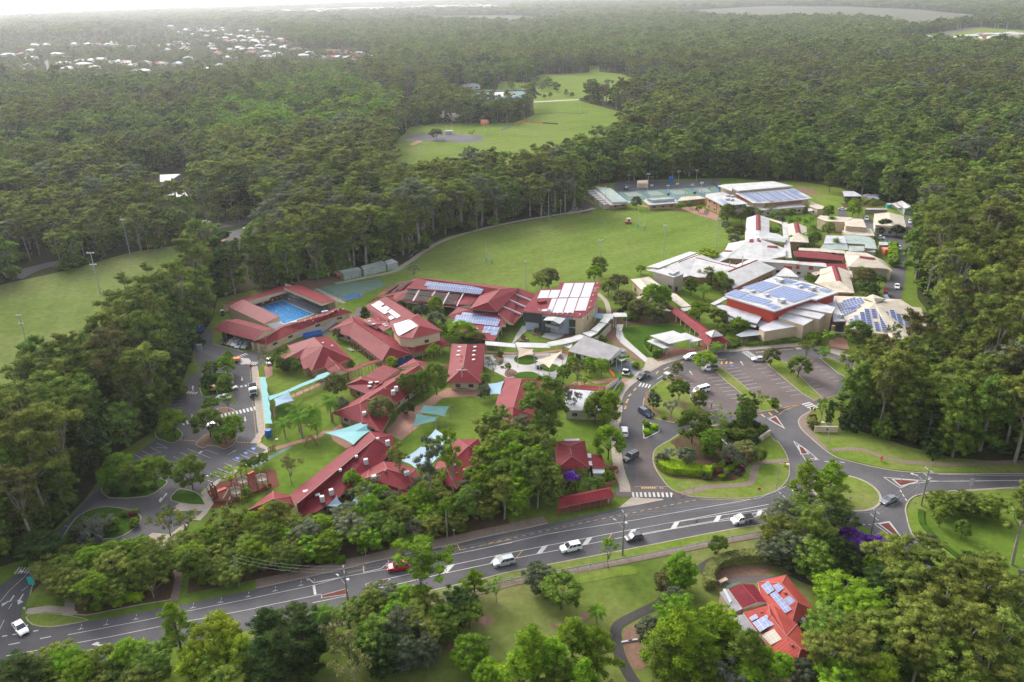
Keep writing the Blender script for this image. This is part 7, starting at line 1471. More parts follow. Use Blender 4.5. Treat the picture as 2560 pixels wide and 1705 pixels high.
for ln in TREES.strip().split('\n'):
 a,lab=ln.split('|');fr_,x,y,h,r,kl=a.split();x,y,h,r=float(x),float(y),float(h),float(r)
 if r==0 or kl=='x':continue
 f=FR[fr_];p=f(x,y,h);plant(KD[kl[0]],p,h,r,LEAF[kl[1]],lab+(' tree' if not any(w in lab for w in('tree','palm','gum','pine',_aE,'bush','conifer','willow','cypress',_aS,'hedge','jacaranda','clump'))else ''))
BT='''
D1 1550 865 1560 298 5.6 eB|big gum tree standing beside the main road, rounded bright clumps
L3 958 1425 950 462 5.8 fF|biggest gum tree in the school grounds, hiding the red roof
L3 1437 612 1430 212 2.7 oZ|pale trunked bronze tree on the plaza edge
L3 1790 472 1790 222 2.6 rB|round bright tree on the lawn beside the golf cart
B2 1960 965 1880 -160 3.3 eB|tallest slender gum over the nursery roofs
B2 1660 1120 1590 -60 3.2 eG|slender white trunked gum before the blue sail
B2 1190 700 1120 60 2.4 eE|slim gum at the nursery courtyard
B1 1930 712 1885 238 0 x|
D1 2010 795 2015 550 2.6 pB|cone shaped young pine by the green fence
D2 885 520 860 245 2.3 oB|leaning open tree beside the power pole
D3 2240 492 2250 -260 4.6 eE|tall white trunked gum on the right lawn
D3 2350 430 2400 -200 4.2 eE|dark based gum at the right edge of lawn
S2 795 325 800 130 3.6 oG|bare winter looking tree at the edge of oval
S1 910 520 860 60 2.6 eZ|tall dusky gum behind the pool roof
'''
for ln in BT.strip().split('\n'):
 a,lab=ln.split('|');fr_,x,y,x2,y2,r,kl=a.split()
 if kl=='x':continue
 f=FR[fr_];b0=f(float(x),float(y));h=hfrom(b0,f(float(x2),float(y2)));print('h',lab[:30],round(h,1));plant(KD[kl[0]],b0,max(3,h),float(r),LEAF[kl[1]],lab)
rc=random.Random(11)
def cluster(poly,n,kinds,hr,rr,label,group,mind=2.6):
 pl=P(poly);xs=[p.x for p in pl];ys=[p.y for p in pl];got=[];tries=0
 while len(got)<n and tries<6000:
  tries+=1;x,y=rc.uniform(min(xs),max(xs)),rc.uniform(min(ys),max(ys))
  if not inpoly(pl,np.array([x]),np.array([y]))[0]or any((x-a)**2+(y-c)**2<mind**2 for a,c in got):continue
  got.append((x,y));k,lf=rc.choice(kinds.split());s=rc.random();h=hr[0]+(hr[1]-hr[0])*s
  adj={'E':'olive','F':'mid green','B':'bright green','D':'dark green','G':'grey green','O':'pale olive','Z':'bronze','Y':'yellow flecked','L':'lime green','H':'lime green','S':'silvery','R':'dark red','M':'green','P':'purple'}[lf]
  plant(KD[k],(x,y),h,rr[0]+(rr[1]-rr[0])*(s*.6+rc.random()*.4),LEAF[lf],adj+' '+label,group)
cluster('D0: 1680,700 1720,560 1700,330 2355,240 D1: 400,240 900,120 B2: 700,900 1400,900 2000,1000 B3: 100,900 B3: 100,1250 D1: 2355,60 2000,140 1400,280 1000,380 500,500 0,600 D0: 2000,730',66,'fF fE rE fG rF oE rB oG fB',(4.5,7.6),(2.6,3.6),'tree in the belt between nursery and main road','trees in the roadside belt',2.9)
cluster('B3: 60,950 100,600 500,500 960,640 1090,1000 700,1100 300,1180',20,'eE fE fB fF eB',(10,14.5),(2.8,3.8),'gum in the tall stand left of the bus shelter',_aZ,2.6)
cluster('B3: 100,450 500,300 900,420 950,620 400,640 100,700',9,'eE fE fB',(11,14.5),(3,4),'gum at the back of the tall stand near the cottage',_aZ,3)
cluster('D0: 400,620 700,480 1280,420 1550,430 1570,640 1560,800 1300,840 900,900 700,800 480,860 340,760',26,'fF fE rB fB rF oE',(5,8),(2.4,3.4),'tree in the corner belt left of the gate path','trees in the corner belt',2.7)
cluster('D1: 900,950 1300,880 1500,900 1750,950 1800,1100 1700,1250 1450,1330 1100,1500 900,1500',14,'fF fE fG fB',(5,8),(2.4,3.2),'tree in the thicket beside the acreage lawn','trees in the lawn thicket',2.6)
cluster('D3: 1100,700 1500,600 1900,650 2355,700 2500,1500 1300,1650 900,1500 1000,1000',20,'eE fE fF fD eG',(7,11.5),(3.2,4.4),'tree filling the wood in the lower right corner','trees of the lower right wood',3.6)
cluster('D3: 450,1150 900,1050 1050,1500 500,1700 300,1500',6,'fE fB fF',(6,8),(3,4),'tree below the tiled house','trees below the tiled house',3.4)
cluster('D3: 80,330 500,420 800,480 840,300 600,180 200,100 60,180',12,'fF fD fG fE',(4,7.5),(2.4,3.4),'tree in the clump between driveway and roundabout','trees between driveway and roundabout',2.6)
cluster('D2: 1350,1150 1700,1000 2000,1300 2200,1600 1300,1650',9,'pB pF fB rG',(6,10),(2.8,3.6),'tree in the grove left of tiled house','trees left of the tiled house',3)
cluster('D0: -200,1500 600,1440 1300,1420 D1: 0,1450 700,1500 700,1900 D0: -200,1900',12,'fF fE fD rB',(5,8),(2.8,3.6),'tree along the bottom left edge','trees along the bottom edge',3.2)
cluster('L4: 1150,1230 1500,1200 1800,1260 1860,1340 1700,1480 1450,1480 1300,1440',16,'sD sF sE',(2,3.2),(1.5,2.1),'shrub in the dark mound of loop garden','shrubs in the loop garden',1.8)
cluster('B4: 780,560 1050,420 1500,300 1560,430 1400,580 1100,610',16,'sF bB sG sB sR',(1,2),(.9,1.4),'low shrub around the loop power pole','low shrubs in the loop bed',1.5)
cluster('L0: 960,1360 1480,1330 1350,1420 1000,1440',6,'sF sD',(1,1.6),(1,1.4),'groundcover shrub in the lower island','island shrubs',1.8)
cluster('S3: 1350,1010 1480,800 2300,720 2450,960 1900,1020 1640,1040',14,'sF sB sD sG',(1.4,3),(1.3,2),'shrub on the planted bank behind lawn','shrubs on the planted bank',1.8)
cluster('D0: 640,40 1250,0 1280,130 1060,250 700,260',12,'sF sG sE',(1,2.4),(1.1,1.7),'shrub in the exit road garden','shrubs in the exit garden',1.7)
cluster('M3: 700,300 1060,295 1060,330 720,330',12,'rF rB',(2,3),(1,1.4),'small orchard tree in garden rows','orchard trees',3)
cluster('B2: 1380,780 2000,620 2355,640 2355,900 1500,980',8,'rF rE oG',(4,6.5),(2,2.8),'tree in the nursery playground','nursery playground trees',3)
cluster('B2: 300,850 600,720 1000,900 900,1000 300,1000',5,'rB rF oG',(4,6),(2,2.8),'tree beside the nursery shade sail','nursery shade trees',2.6)
cluster('M0: 1200,120 1500,130 1830,250 1800,330 1300,330',16,'rF rB mM rE',(3,5),(2.4,3.2),'garden tree around the white houses','garden trees of the white houses',4)
cluster('M0: 1500,560 1900,480 2400,420 2400,460 1900,540 1600,600',10,'fE eE oE',(7,11),(2.6,3.6),'tree along the lane beyond the field','trees along the lane',6)
for(fr_,x,y)in(('D0',910,900),('D0',1087,868),('D0',1200,822),('D0',1273,825),('D0',835,890),('D0',1070,800),('D0',1875,668),('D0',1975,655),('D1',268,545),('D1',368,525),('D1',603,475),('D1',690,462),('D1',780,475),('D1',985,380),('D1',1060,345),('D1',1405,285),('D1',1895,183)):
 p=FR[fr_](x,y);lf=_aa if fr_=='D0' and x<1300 and y>810 else _S;plant('bush',p,2,1.3,lf,'clipped '+('lime' if lf==_aa else 'green')+' ball shrub beside the main road footpath','ball shrubs along the footpath')
for k,(x,y)in enumerate(((85,1195),(215,1250),(100,1330))):plant('bush',L4(x,y),1.7,1.15,_aa,['upper','right','lower'][k]+' clipped lime ball in the white kerbed triangle')
for k in range(5):plant('bush',N5(1500+8*k,900+78*k,2),4.2,2.6,_aa if k<4 else _A,'clipped rounded bush in the row beside orange container','row of clipped bushes')
for k,(x,y)in enumerate(((455,480),(428,505),(475,535),(355,525),(180,700),(170,735),(75,945),(130,990),(175,1045),(350,1110),(985,1050),(915,1080))):plant('bush',L4(x,y),.9,.7,_A,'tiny dark tuft on the edge of the upper island','tufts on the upper island')
def hedge(txt,h,label,leaf=_aa,name='hedge',w_=None):
 pts=P(txt)if isinstance(txt,str)else txt
 if w_:
  L=[];Rr=[]
  for i in range(len(pts)):
   a=pts[max(i-1,0)];c=pts[min(i+1,len(pts)-1)];d=Vector((c.x-a.x,c.y-a.y)).normalized();nn=Vector((-d.y,d.x,0))*w_/2;L.append(pts[i]+nn);Rr.append(pts[i]-nn)
  pts=L+Rr[::-1]
 pts=ccw(pts);b=MB();b.prism(inset(pts,.12),0,h-.1,leaf);rng=np.random.default_rng(len(label));V_=[]
 def add(c,nrm,n):
  pass
 cent=sum(pts,Vector((0,0,0)))/len(pts);pos=[];nr=[]
 xs=[p.x for p in pts];ys=[p.y for p in pts];A=abs(area(pts));n=int(A*22*(max(xs)-min(xs))*(max(ys)-min(ys))/max(A,.1));qx=rng.uniform(min(xs),max(xs),n);qy=rng.uniform(min(ys),max(ys),n);k=inpoly(pts,qx,qy)
 pos.append(np.stack([qx[k],qy[k],h-.05+rng.normal(size=k.sum())*.08],1));nr.append(np.tile([0,0,1.],(k.sum(),1)))
 for i in range(len(pts)):
  a,c=pts[i-1],pts[i];L_=(c-a).length;m_=int(L_*h*22);t=rng.random(m_)[:,None];z=rng.uniform(0,h,m_);d=(c-a)/max(L_,1e-6)
  q=np.array([[a.x,a.y]])*(1-t)+np.array([[c.x,c.y]])*t;pos.append(np.concatenate([q+rng.normal(size=(m_,2))*.07,z[:,None]],1));nr.append(np.tile([d.y,-d.x,.2],(m_,1)))
 p=np.concatenate(pos);nn=np.concatenate(nr)+.6*rng.normal(size=p.shape);nn/=np.linalg.norm(nn,axis=1)[:,None];u_=np.cross(nn,rng.normal(size=p.shape));u_/=np.linalg.norm(u_,axis=1)[:,None];w2=np.cross(nn,u_);s=.16
 V_=np.stack([p-u_*s,p-w2*s,p+u_*s,p+w2*s],1).reshape(-1,3);me=mesh_quads('hedge',V_,[leaf],(b.v,b.f,[0]*len(b.f)));o=bpy.data.objects.new(name,me);C.objects.link(o);tag(o,label,'hedge')
hedge('B4: 265,350 330,325 400,335 450,370 560,395 680,385 800,430 900,460 1050,465 1045,560 900,555 700,530 450,520 350,480 270,420',1.9,'thick sculpted lime green hedge on the loop lawn')
hedge(smooth(P('D2: 1820,720 1800,650 1830,570 1920,500 2050,465 2200,450 2355,460 D3: 60,480'),3,False),2.2,'long curved hedge wrapping the round driveway','leaf_olive',w_=2.2)
hedge('S3: 2065,1500 2185,1500 2205,1410 2075,1400',2.6,'squared dark green hedge block by the kiosk path',_A);hedge('N2: 1500,1450 1530,1405 1680,1400 1710,1450 1640,1490 1520,1490',1.4,'rounded clipped hedge beside the pavilion',_A)
hedge('N2: 1770,1450 1790,1400 2160,1365 2360,1340 2360,1400 2160,1430',1.3,'long low hedge along the inner road',_A);hedge('N3: -60,1165 -40,1130 240,1090 600,1060 620,1110 240,1140',1.3,'long hedge beneath the theatre wall',_A);hedge('L3: 1980,760 2060,650 2110,600 2080,690 2010,800',1.0,'strap leaved bed outside the white picket fence',_S)
hedge('N2: 290,1400 340,1370 440,1440 440,1500 380,1530 320,1460',1.4,'leafy low hedge left of the front canopy',_S)
# SHADE SAILS
def sail(txt,m,label,name='shade_sail',post=1,sag=.12,group='shade sails',cat='shade sail'):
 pts=P(txt);n=len(pts);e=empty(name,(pts[0].x,pts[0].y,0),label,cat,group);e['_o']=(pts[0].x,pts[0].y,0.0);c=sum(pts,Vector((0,0,0)))/n;c.z-=.15;b=MB();ring=[]
 for i in range(n):
  a,q=pts[i],pts[(i+1)%n]
  for k in range(6):t=k/6;p=a.lerp(q,t);ring.append(p.lerp(c,sag*4*t*(1-t)))
 prev=ring
 for s in(.5,.0):
  cur=[c.lerp(p,s)for p in ring]
  for i in range(len(ring)):
   j=(i+1)%len(ring);f=[prev[i],prev[j],cur[j],cur[i]]if s else[prev[i],prev[j],c];b.face(f,m);b.face([p-Vector((0,0,.05))for p in f][::-1],m)
  prev=cur
 b.build('fabric',e,smooth=False)
 if post:
  for p in pts:q=MB();q.tube((p.x,p.y,0),(p.x,p.y,p.z+.15),.09,.08,_j,6);q.build('post',e)
sail('L2: 70,1308,3.4 600,1155,4.4 700,1180,4.4 735,1280,3.4 495,1482,4.2',_at,'large turquoise shade sail over the brick corner of nursery lawn')
sail('L1: 1670,810,2.6 1900,690,4 1970,830,3 1700,915,2.8',_ai,'small blue shade sail at the drop off walkway')
sail('L2: 1520,900,3.6 1910,915,3.4 1850,1070,3.2 1440,1005,3.4','shade_green','upper dark green shade sail on the plaza');sail('L2: 1410,1020,3.4 1740,1075,3.2 1700,1135,3.2 1350,1220,2.8','shade_green','lower dark green shade sail on the plaza')
sail('L3: 120,585,3.2 355,540,3.8 300,740,3.4 145,742,3',_ai,'square pale blue sail left of the lower red roof');sail('L3: 535,35,4.8 790,75,4 800,138,3.6 555,205,3.4','shade_cream','left cream shade sail over the plaza turf',sag=.2);sail('L3: 820,240,3 1215,100,4.6 1020,355,3','shade_cream','right pointed cream shade sail over the plaza turf',sag=.16)
sail('B2: 1140,300,3.2 1480,100,4 1780,60,4.2 1850,180,4 1600,400,3.4 1400,410,3',_aB,'wide pale blue sail between the nursery roofs');sail('B2: 1700,-160,4 1950,-30,4 1800,80,3.8 1500,20,3.6',_aB,'upper pale blue sail behind the nursery gums')
sail('B2: 605,670,3.4 965,775,3.2 690,995,3 360,1050,2.8',_aB,'pale blue sail on the road side of the nursery');sail('B2: 245,820,4 320,935,2.8 250,990,2.6 100,970,3',_aB,'small white blue sail at the end of the long roof');sail('B1: 1440,1165,4 1290,1425,3 1000,1390,3 1000,1250,3.2',_ai,'pale blue sail hidden behind yellow flowered trees')
b=Bd(_D,'long turquoise scalloped canopy along the drop off kerb',_aI,'L1: 1550,800','turquoise canopies');pts=[(1462,485),(1555,485)]+[(1562+82*(k/9)+(10 if k%2 else-6),540+620*k/9)for k in range(10)]+[(1655,1170),(1545,1172)]
b.roof('L1: '+' '.join(f'{x},{y},2.8' for x,y in pts),' '.join(map(str,range(len(pts)))),m=_at,thin=.08,fas=_at,ridge=None);b.posts('L1: 1500,520,2.7 1590,1160,2.7',2.7,7,_j,.06)
b=Bd(_D,'turquoise ramp canopy climbing to the hip roofed block',_aI,'N1: 900,1400','turquoise canopies');b.roof('L1: 1600,765,2.8 1740,730,2.8 1900,665,2.8 2080,580,2.8 2355,475,2.8 N1: 1200,1240,2.9 1400,1172,3 1480,1215,3 1330,1290,2.9 1100,1370,2.8 L1: 2355,520,2.8 2100,620,2.8 1900,710,2.8 1760,760,2.8 1610,830,2.8','0 1 13 14|1 2 12 13|2 3 11 12|3 4 10 11|4 5 9 10|5 6 7 8 9',m=_at,thin=.08,fas=_at,ridge=None);b.posts('L1: 1760,770,2.7 2100,640,2.7 2355,540,2.7 N1: 1330,1300,2.8',2.7,10,_j,.06)
# VEHICLES
def loft(b,secs,m,cap=True):
 """closed cross sections (lists of points) joined along the body"""
 n=len(secs[0])
 for s0,s1 in zip(secs,secs[1:]):
  for i in range(n):j=(i+1)%n;b.face([s0[i],s0[j],s1[j],s1[i]],m)
 if cap:b.face(secs[0][::-1],m);b.face(secs[-1],m)
def make_car(kind,col):
 """car built around the origin, facing +X, wheels on z = 0"""
 pr='paint_car_'+col
 L,W=dict(sedan=(4.6,1.8),suv=(4.7,1.9),hatch=(4.0,1.75),wagon=(4.9,1.9),ute=(5.3,1.95),van=(5.2,2.0))[kind];h=W/2
 prof=dict(sedan=[(-L/2,.62),(-L/2+.15,.92),(-1.2,.98),(.9,.96),(L/2-.35,.82),(L/2,.6)],suv=[(-L/2,.75),(-L/2+.1,1.08),(-1.2,1.12),(1.0,1.1),(L/2-.3,1.0),(L/2,.72)],hatch=[(-L/2,.7),(-L/2+.1,1.0),(-1,1.02),(.9,1.0),(L/2-.3,.86),(L/2,.64)],wagon=[(-L/2,.75),(-L/2+.1,1.06),(-1.2,1.1),(1.0,1.08),(L/2-.3,.98),(L/2,.72)],ute=[(-.1,.8),(0,1.1),(.4,1.14),(1.3,1.1),(L/2-.3,1.0),(L/2,.72)],van=[(-L/2,.8),(-L/2+.08,1.2),(-1.2,1.25),(1.5,1.22),(L/2-.3,1.0),(L/2,.75)])[kind]
 b=MB();secs=[[(x,-h*k,.32),(x,-h*k,t*.72),(x,-h*k*.94,t),(x,h*k*.94,t),(x,h*k,t*.72),(x,h*k,.32)]for(x,t),k in zip(prof,(.88,.98,1,1,.98,.84))];loft(b,secs,pr)
 cab=dict(sedan=[(-1.75,.96),(-1.05,1.42),(.25,1.44),(1.1,.98)],suv=[(-2.2,1.08),(-1.95,1.66),(.35,1.7),(1.15,1.1)],hatch=[(-1.9,1.0),(-1.5,1.46),(.3,1.5),(1.05,1.0)],wagon=[(-2.35,1.06),(-2.15,1.72),(.45,1.78),(1.15,1.1)],ute=[(0,1.1),(.15,1.7),(1.0,1.72),(1.7,1.1)],van=[(-2.55,1.2),(-2.5,1.95),(1.2,2.0),(2.0,1.2)])[kind]
 g_=MB();(x0,z0),(x1,z1),(x2,z2),(x3,z3)=cab;wb,wt=h*.92,h*.76
 P0=[Vector((x0,-wb,z0-.03)),Vector((x3,-wb,z3-.03)),Vector((x3,wb,z3-.03)),Vector((x0,wb,z0-.03))];T0_=[Vector((x1,-wt,z1)),Vector((x2,-wt,z2)),Vector((x2,wt,z2)),Vector((x1,wt,z1))]
 for i in range(4):j=(i+1)%4;g_.face([P0[i],P0[j],T0_[j],T0_[i]],_H)
 r_=MB();r_.prism([Vector((p.x,p.y,0))for p in T0_],min(z1,z2)-.01,[z1+.05,z2+.05,z2+.05,z1+.05],pr)
 for sgn in(-1,1):
  for t in(0,.36,.7,1)if kind!='ute' else(0,.5,1):
   lo=P0[0].lerp(P0[1],t)if sgn<0 else P0[3].lerp(P0[2],t);hi=T0_[0].lerp(T0_[1],t)if sgn<0 else T0_[3].lerp(T0_[2],t);r_.tube(lo,hi,.05,.04,pr,4)
 parts=[('body',b),(_aN,g_),('roof',r_)]
 wx=(-L*.3,L*.31)
 for x in wx:
  for sgn in(-1,1):
   q=MB();q.tube((x,sgn*(h-.2),.33),(x,sgn*(h+.01),.33),.34,.34,'tyre',14);q.tube((x,sgn*(h-.05),.33),(x,sgn*(h+.03),.33),.2,.18,_aQ,10);parts.append(('wheel',q))
 fx,fz=prof[-1][0],prof[-1][1]
 for sgn in(-1,1):q=MB();q.box((fx-.04,sgn*h*.62,fz+.02),(.16,.34,.14),_aY);parts.append(('headlight',q))
 rx=prof[0][0]if kind!='ute' else-L/2
 for sgn in(-1,1):q=MB();q.box((rx+.03,sgn*h*.72,.82),(.1,.26,.18),_aH);parts.append(('tail_light',q))
 q=MB();q.box((fx-.02,0,fz-.18),(.1,W*.5,.16),'tyre');parts.append(('grille',q))
 for sgn in(-1,1):q=MB();q.box((x3-.1,sgn*(h+.08),z3+.02),(.14,.18,.12),pr);parts.append(('mirror',q))
 if kind=='ute':
  q=MB();q.box((-1.35,0,.88),(2.55,W,.1),_j);
  for y in(-h,h):q.box((-1.35,y,1.08),(2.55,.05,.34),_aQ)
  q.box((-2.62,0,1.08),(.05,W,.34),_aQ);q.box((-.02,0,1.4),(.06,W*.9,.9),_aQ);q.box((-1.3,0,1.05),(2.2,W*.8,.25),'tyre');parts.append(('tray',q))
 if kind=='wagon':
  q=MB()
  for x in(-1.5,-.5):q.box((x,0,1.86),(.06,W*.7,.06),'tyre')
  parts.append(('roof_rack',q))
 return parts
CARM={}
def car(kind,col,c,nose,label,group=None):
 """c: centre on the ground, nose: ground point the car faces"""
 key=kind+col
 if key not in CARM:
  L_=[]
  for nm,mb in make_car(kind,col):
   me=bpy.data.meshes.new(nm);me.from_pydata([tuple(v)for v in mb.v],[],mb.f);me.polygons.foreach_set(_aD,mb.m)
   for q in mb.mats:me.materials.append(MT[q])
   me.update();L_.append((nm,me))
  CARM[key]=L_
 d=nose-c;e=empty('car' if kind not in('ute','van')else('utility_truck' if kind=='ute' else 'van'),(c.x,c.y,.05),label,'van' if kind=='van' else('ute' if kind=='ute' else 'car'),group,math.atan2(d.y,d.x))
 for nm,me in CARM[key]:o=bpy.data.objects.new(nm,me);C.objects.link(o);o.parent=e
 return e
CARS='''
sedan white D0 195 1090 240 1150 white sedan turning out of the side road at bottom left
suv red D1 1310 530 1260 538 red car half hidden behind the big roadside gum
suv silver D1 2275 485 2190 505 silver wagon on the main road behind the white one
suv white D2 540 355 450 375 white car leading the silver wagon on the main road
hatch charcoal D2 1120 260 1050 275 dark grey hatchback passing the power pole
ute white D2 2115 98 2025 115 white tray ute on the main road near the roundabout
sedan grey L5 1110 1483 1040 1510 dark grey sedan in the roundabout exit
wagon charcoal B3 2215 280 2130 330 charcoal people mover parked by the garage corner
suv white L3 2125 1320 2120 1260 pale suv parked on the side road above the charcoal one
suv navy L4 75 1040 130 1075 dark navy suv passing the upper island
ute charcoal L4 50 495 -40 540 black ute waiting before the zebra crossing
suv white L4 740 215 640 235 white suv at the red paved forecourt
ute white L4 1030 385 930 385 white tray ute parked under the umbrella tree
sedan silver L4 1745 250 1660 250 silver sedan parked at the top of second bay row
van white L4 900 710 780 745 white van behind the yellow flowering tree
suv navy S1 415 1280 370 1305 dark navy car, leftmost of five beside the dark hall
suv gold S1 480 1295 440 1320 gold car, second of five beside the dark hall
suv white S1 545 1312 500 1340 white car, third of five beside the dark hall
sedan silver S1 590 1335 545 1370 grey blue car, fourth of five beside the dark hall
wagon silver S1 690 1340 630 1385 silver wagon with roof bars, rightmost beside the hall
hatch white L1 1610 285 1610 320 white car tucked behind the drive clump
sedan white L1 940 810 830 800 white car under the light trees of the left car park
wagon grey L1 1060 650 1120 690 dark car at the end of the middle island
sedan white M3 1185 1080 1185 1130 white van driving down the service road
suv white M3 905 455 905 480 white ute parked left of the big cream shed
ute white N5 1225 760 1310 770 white dual cab ute at the workshop corner
hatch silver N5 1275 655 1275 690 pale car in the row beneath dark clump, first
suv grey N5 1370 650 1370 690 grey blue car in the row beneath dark clump, second
hatch red N5 1470 660 1470 700 red car in the row beneath the dark clump
hatch blue N5 1560 680 1560 710 blue car at the right end of the row beneath clump
suv white N5 1848 455 1848 500 white car between the shed and the red roofed garage
sedan white N5 520 200 580 205 white car by the far utility block
suv white M0 2280 540 2250 545 white car at the far corner car park
suv white N7 218 243 200 262 white car far away on the forest road
sedan silver N5 1620 965 1640 1010 silver car behind the clipped bushes
sedan white L1 820 1220 900 1215 white car under the large island tree
'''
for ln in CARS.strip().split('\n'):
 t=ln.split();f=FR[t[2]];car(t[0],t[1],f(float(t[3]),float(t[4])),f(float(t[5]),float(t[6])),' '.join(t[7:]))
for k,(u_,v_)in enumerate(((1560,525),(1600,518),(1690,508),(1740,520),(1830,520),(1650,545),(1900,490))):
 car('suv',['white','silver','white','grey'][k%4],M0(u_,v_),M0(u_+60,v_-14),['white','silver','white','grey'][k%4]+' car on the lane glimpsed through trees beyond the left field','cars on the lane')
c=L1(1378,720);d=L1(1388,810)-c;e=empty('truck',(c.x,c.y,.05),'cream tipper truck with blue windscreen stopped along the drop off kerb','truck',None,math.atan2(d.y,d.x))
def part(nm,fn,e):q=MB();fn(q);return q.build(nm,e)
e['_o']=(0.,0.,0.)
part('cab',lambda q:(q.box((2.3,0,1.5),(1.9,2.3,1.5),'paint_car_cream'),q.box((2.2,0,2.5),(1.6,2.1,.5),'paint_car_cream')),e);part('windscreen',lambda q:q.box((3.22,0,2.0),(.12,2.0,.8),_N),e);part('grille',lambda q:q.box((3.28,0,1.05),(.1,1.6,.5),'tyre'),e)
part('tray',lambda q:(q.box((-.9,0,1.15),(4.2,2.3,.25),_j),q.box((-.9,-1.15,1.6),(4.2,.08,.8),_j),q.box((-.9,1.15,1.6),(4.2,.08,.8),_j),q.box((-3,0,1.6),(.08,2.3,.8),_j),q.box((1.2,0,2.2),(.1,2.3,1.6),'tyre')),e)
for x in(-2.2,-1.1,2.2):
 for y in(-1.05,1.05):part('wheel',lambda q:q.tube((x,y-.15,.5),(x,y+.15,.5),.5,.5,'tyre',12),e)
for y in(-.85,.85):part('headlight',lambda q:q.box((3.28,y,1.0),(.1,.35,.25),_aY),e)
def buggy(c,nose,label,col='paint_car_white',roof=_a,big=1.0,name='golf_cart',cat='golf cart'):
 d=nose-c;e=empty(name,(c.x,c.y,.05),label,cat,None,math.atan2(d.y,d.x));e['_o']=(0.,0.,0.);k=big
 part('body',lambda q:(q.box((0,0,.5*k),(2.4*k,1.2*k,.35*k),col),q.box((1.0*k,0,.8*k),(.5*k,1.1*k,.5*k),col)),e);part('seat',lambda q:(q.box((-.2*k,0,.85*k),(.6*k,1.0*k,.2*k),'tyre'),q.box((-.5*k,0,1.1*k),(.1*k,1.0*k,.5*k),'tyre')),e)
 part(_aI,lambda q:q.box((-.05*k,0,1.95*k),(1.7*k,1.25*k,.08*k),roof),e)
 for x in(-.8,.7):
  for y in(-.55,.55):part('post',lambda q:q.tube((x*k,y*k,.6*k),(x*k*.9,y*k,1.95*k),.03,.03,_j,5),e);part('wheel',lambda q:q.tube((x*k,(y-.08)*k,.25*k),(x*k,(y+.08)*k,.25*k),.25*k,.25*k,'tyre',10),e)
buggy(L3(2145,460),L3(2210,470),'white golf cart parked on the grass beside the zebra crossing');buggy(S1(338,870),S1(340,920),'golf cart with cream roof beside the pool building wall','paint_car_navy',_b)
buggy(M2(1068,488),M2(1040,492),'red and white ride-on mower with white canopy mowing the oval','paint_car_red',_a,1.35,'ride_on_mower','mower');buggy(L1(1050,620),L1(1090,660),'white topped utility cart beside the ball tree','paint_car_grey',_a,1.0)
c=L1(790,695);e=empty('excavator',(c.x,c.y,0),'small yellow excavator partly hidden under the dark ball tree','excavator');e['_o']=(0.,0.,0.);part('cab',lambda q:q.box((0,0,1.4),(1.4,1.3,1.4),_az),e);part('arm',lambda q:(q.tube((.6,0,1.4),(2,0,2.2),.14,.12,_az),q.tube((2,0,2.2),(2.8,0,.9),.12,.1,_az)),e);part('bucket',lambda q:q.box((2.8,0,.7),(.5,.7,.5),_az),e)
for y in(-.65,.65):part('track',lambda q:q.box((0,y,.3),(2.1,.35,.55),'tyre'),e)
c=L1(1130,260);e=empty('trailer_barrier',(c.x,c.y,0),'orange trimmed works trailer beside the boom gate','trailer');e['_o']=(0.,0.,0.);part('bed',lambda q:q.box((0,0,.7),(3.2,1.6,.2),_j),e);part('load',lambda q:q.box((0,0,1.1),(2.6,1.4,.6),_aj),e)
for y in(-.8,.8):part('wheel',lambda q:q.tube((0,y-.1,.35),(0,y+.1,.35),.35,.35,'tyre',12),e)
# POLES, LIGHTS, GOALS, SIGNS
def up(fr_,bx,by,tx,ty):f=FR[fr_];b0=f(bx,by);return b0,max(1.5,hfrom(b0,f(tx,ty)))
def pole_light(fr_,bx,by,tx,ty,label,heads=2,r=.13,group=_aP,mid=False):
 p,h=up(fr_,bx,by,tx,ty);e=empty('floodlight_pole',(p.x,p.y,0),label,'light pole',group);e['_o']=(0.,0.,0.)
 part('pole',lambda q:q.tube((0,0,0),(0,0,h),r*1.3,r*.7,_t,8),e)
 for k in range(heads):
  x=(k-(heads-1)/2)*1.1;part('lamp',lambda q:(q.box((x,-.1,h+.1),(.7,.5,.45),_d,0,.5),q.tube((0,0,h-.1),(x,0,h),.04,.04,_t,4)),e)
  if mid:part('lamp',lambda q:(q.box((x*.9,-.1,h*.73),(.7,.5,.4),_d,0,.5),q.tube((0,0,h*.73),(x,0,h*.73),.04,.04,_t,4)),e)
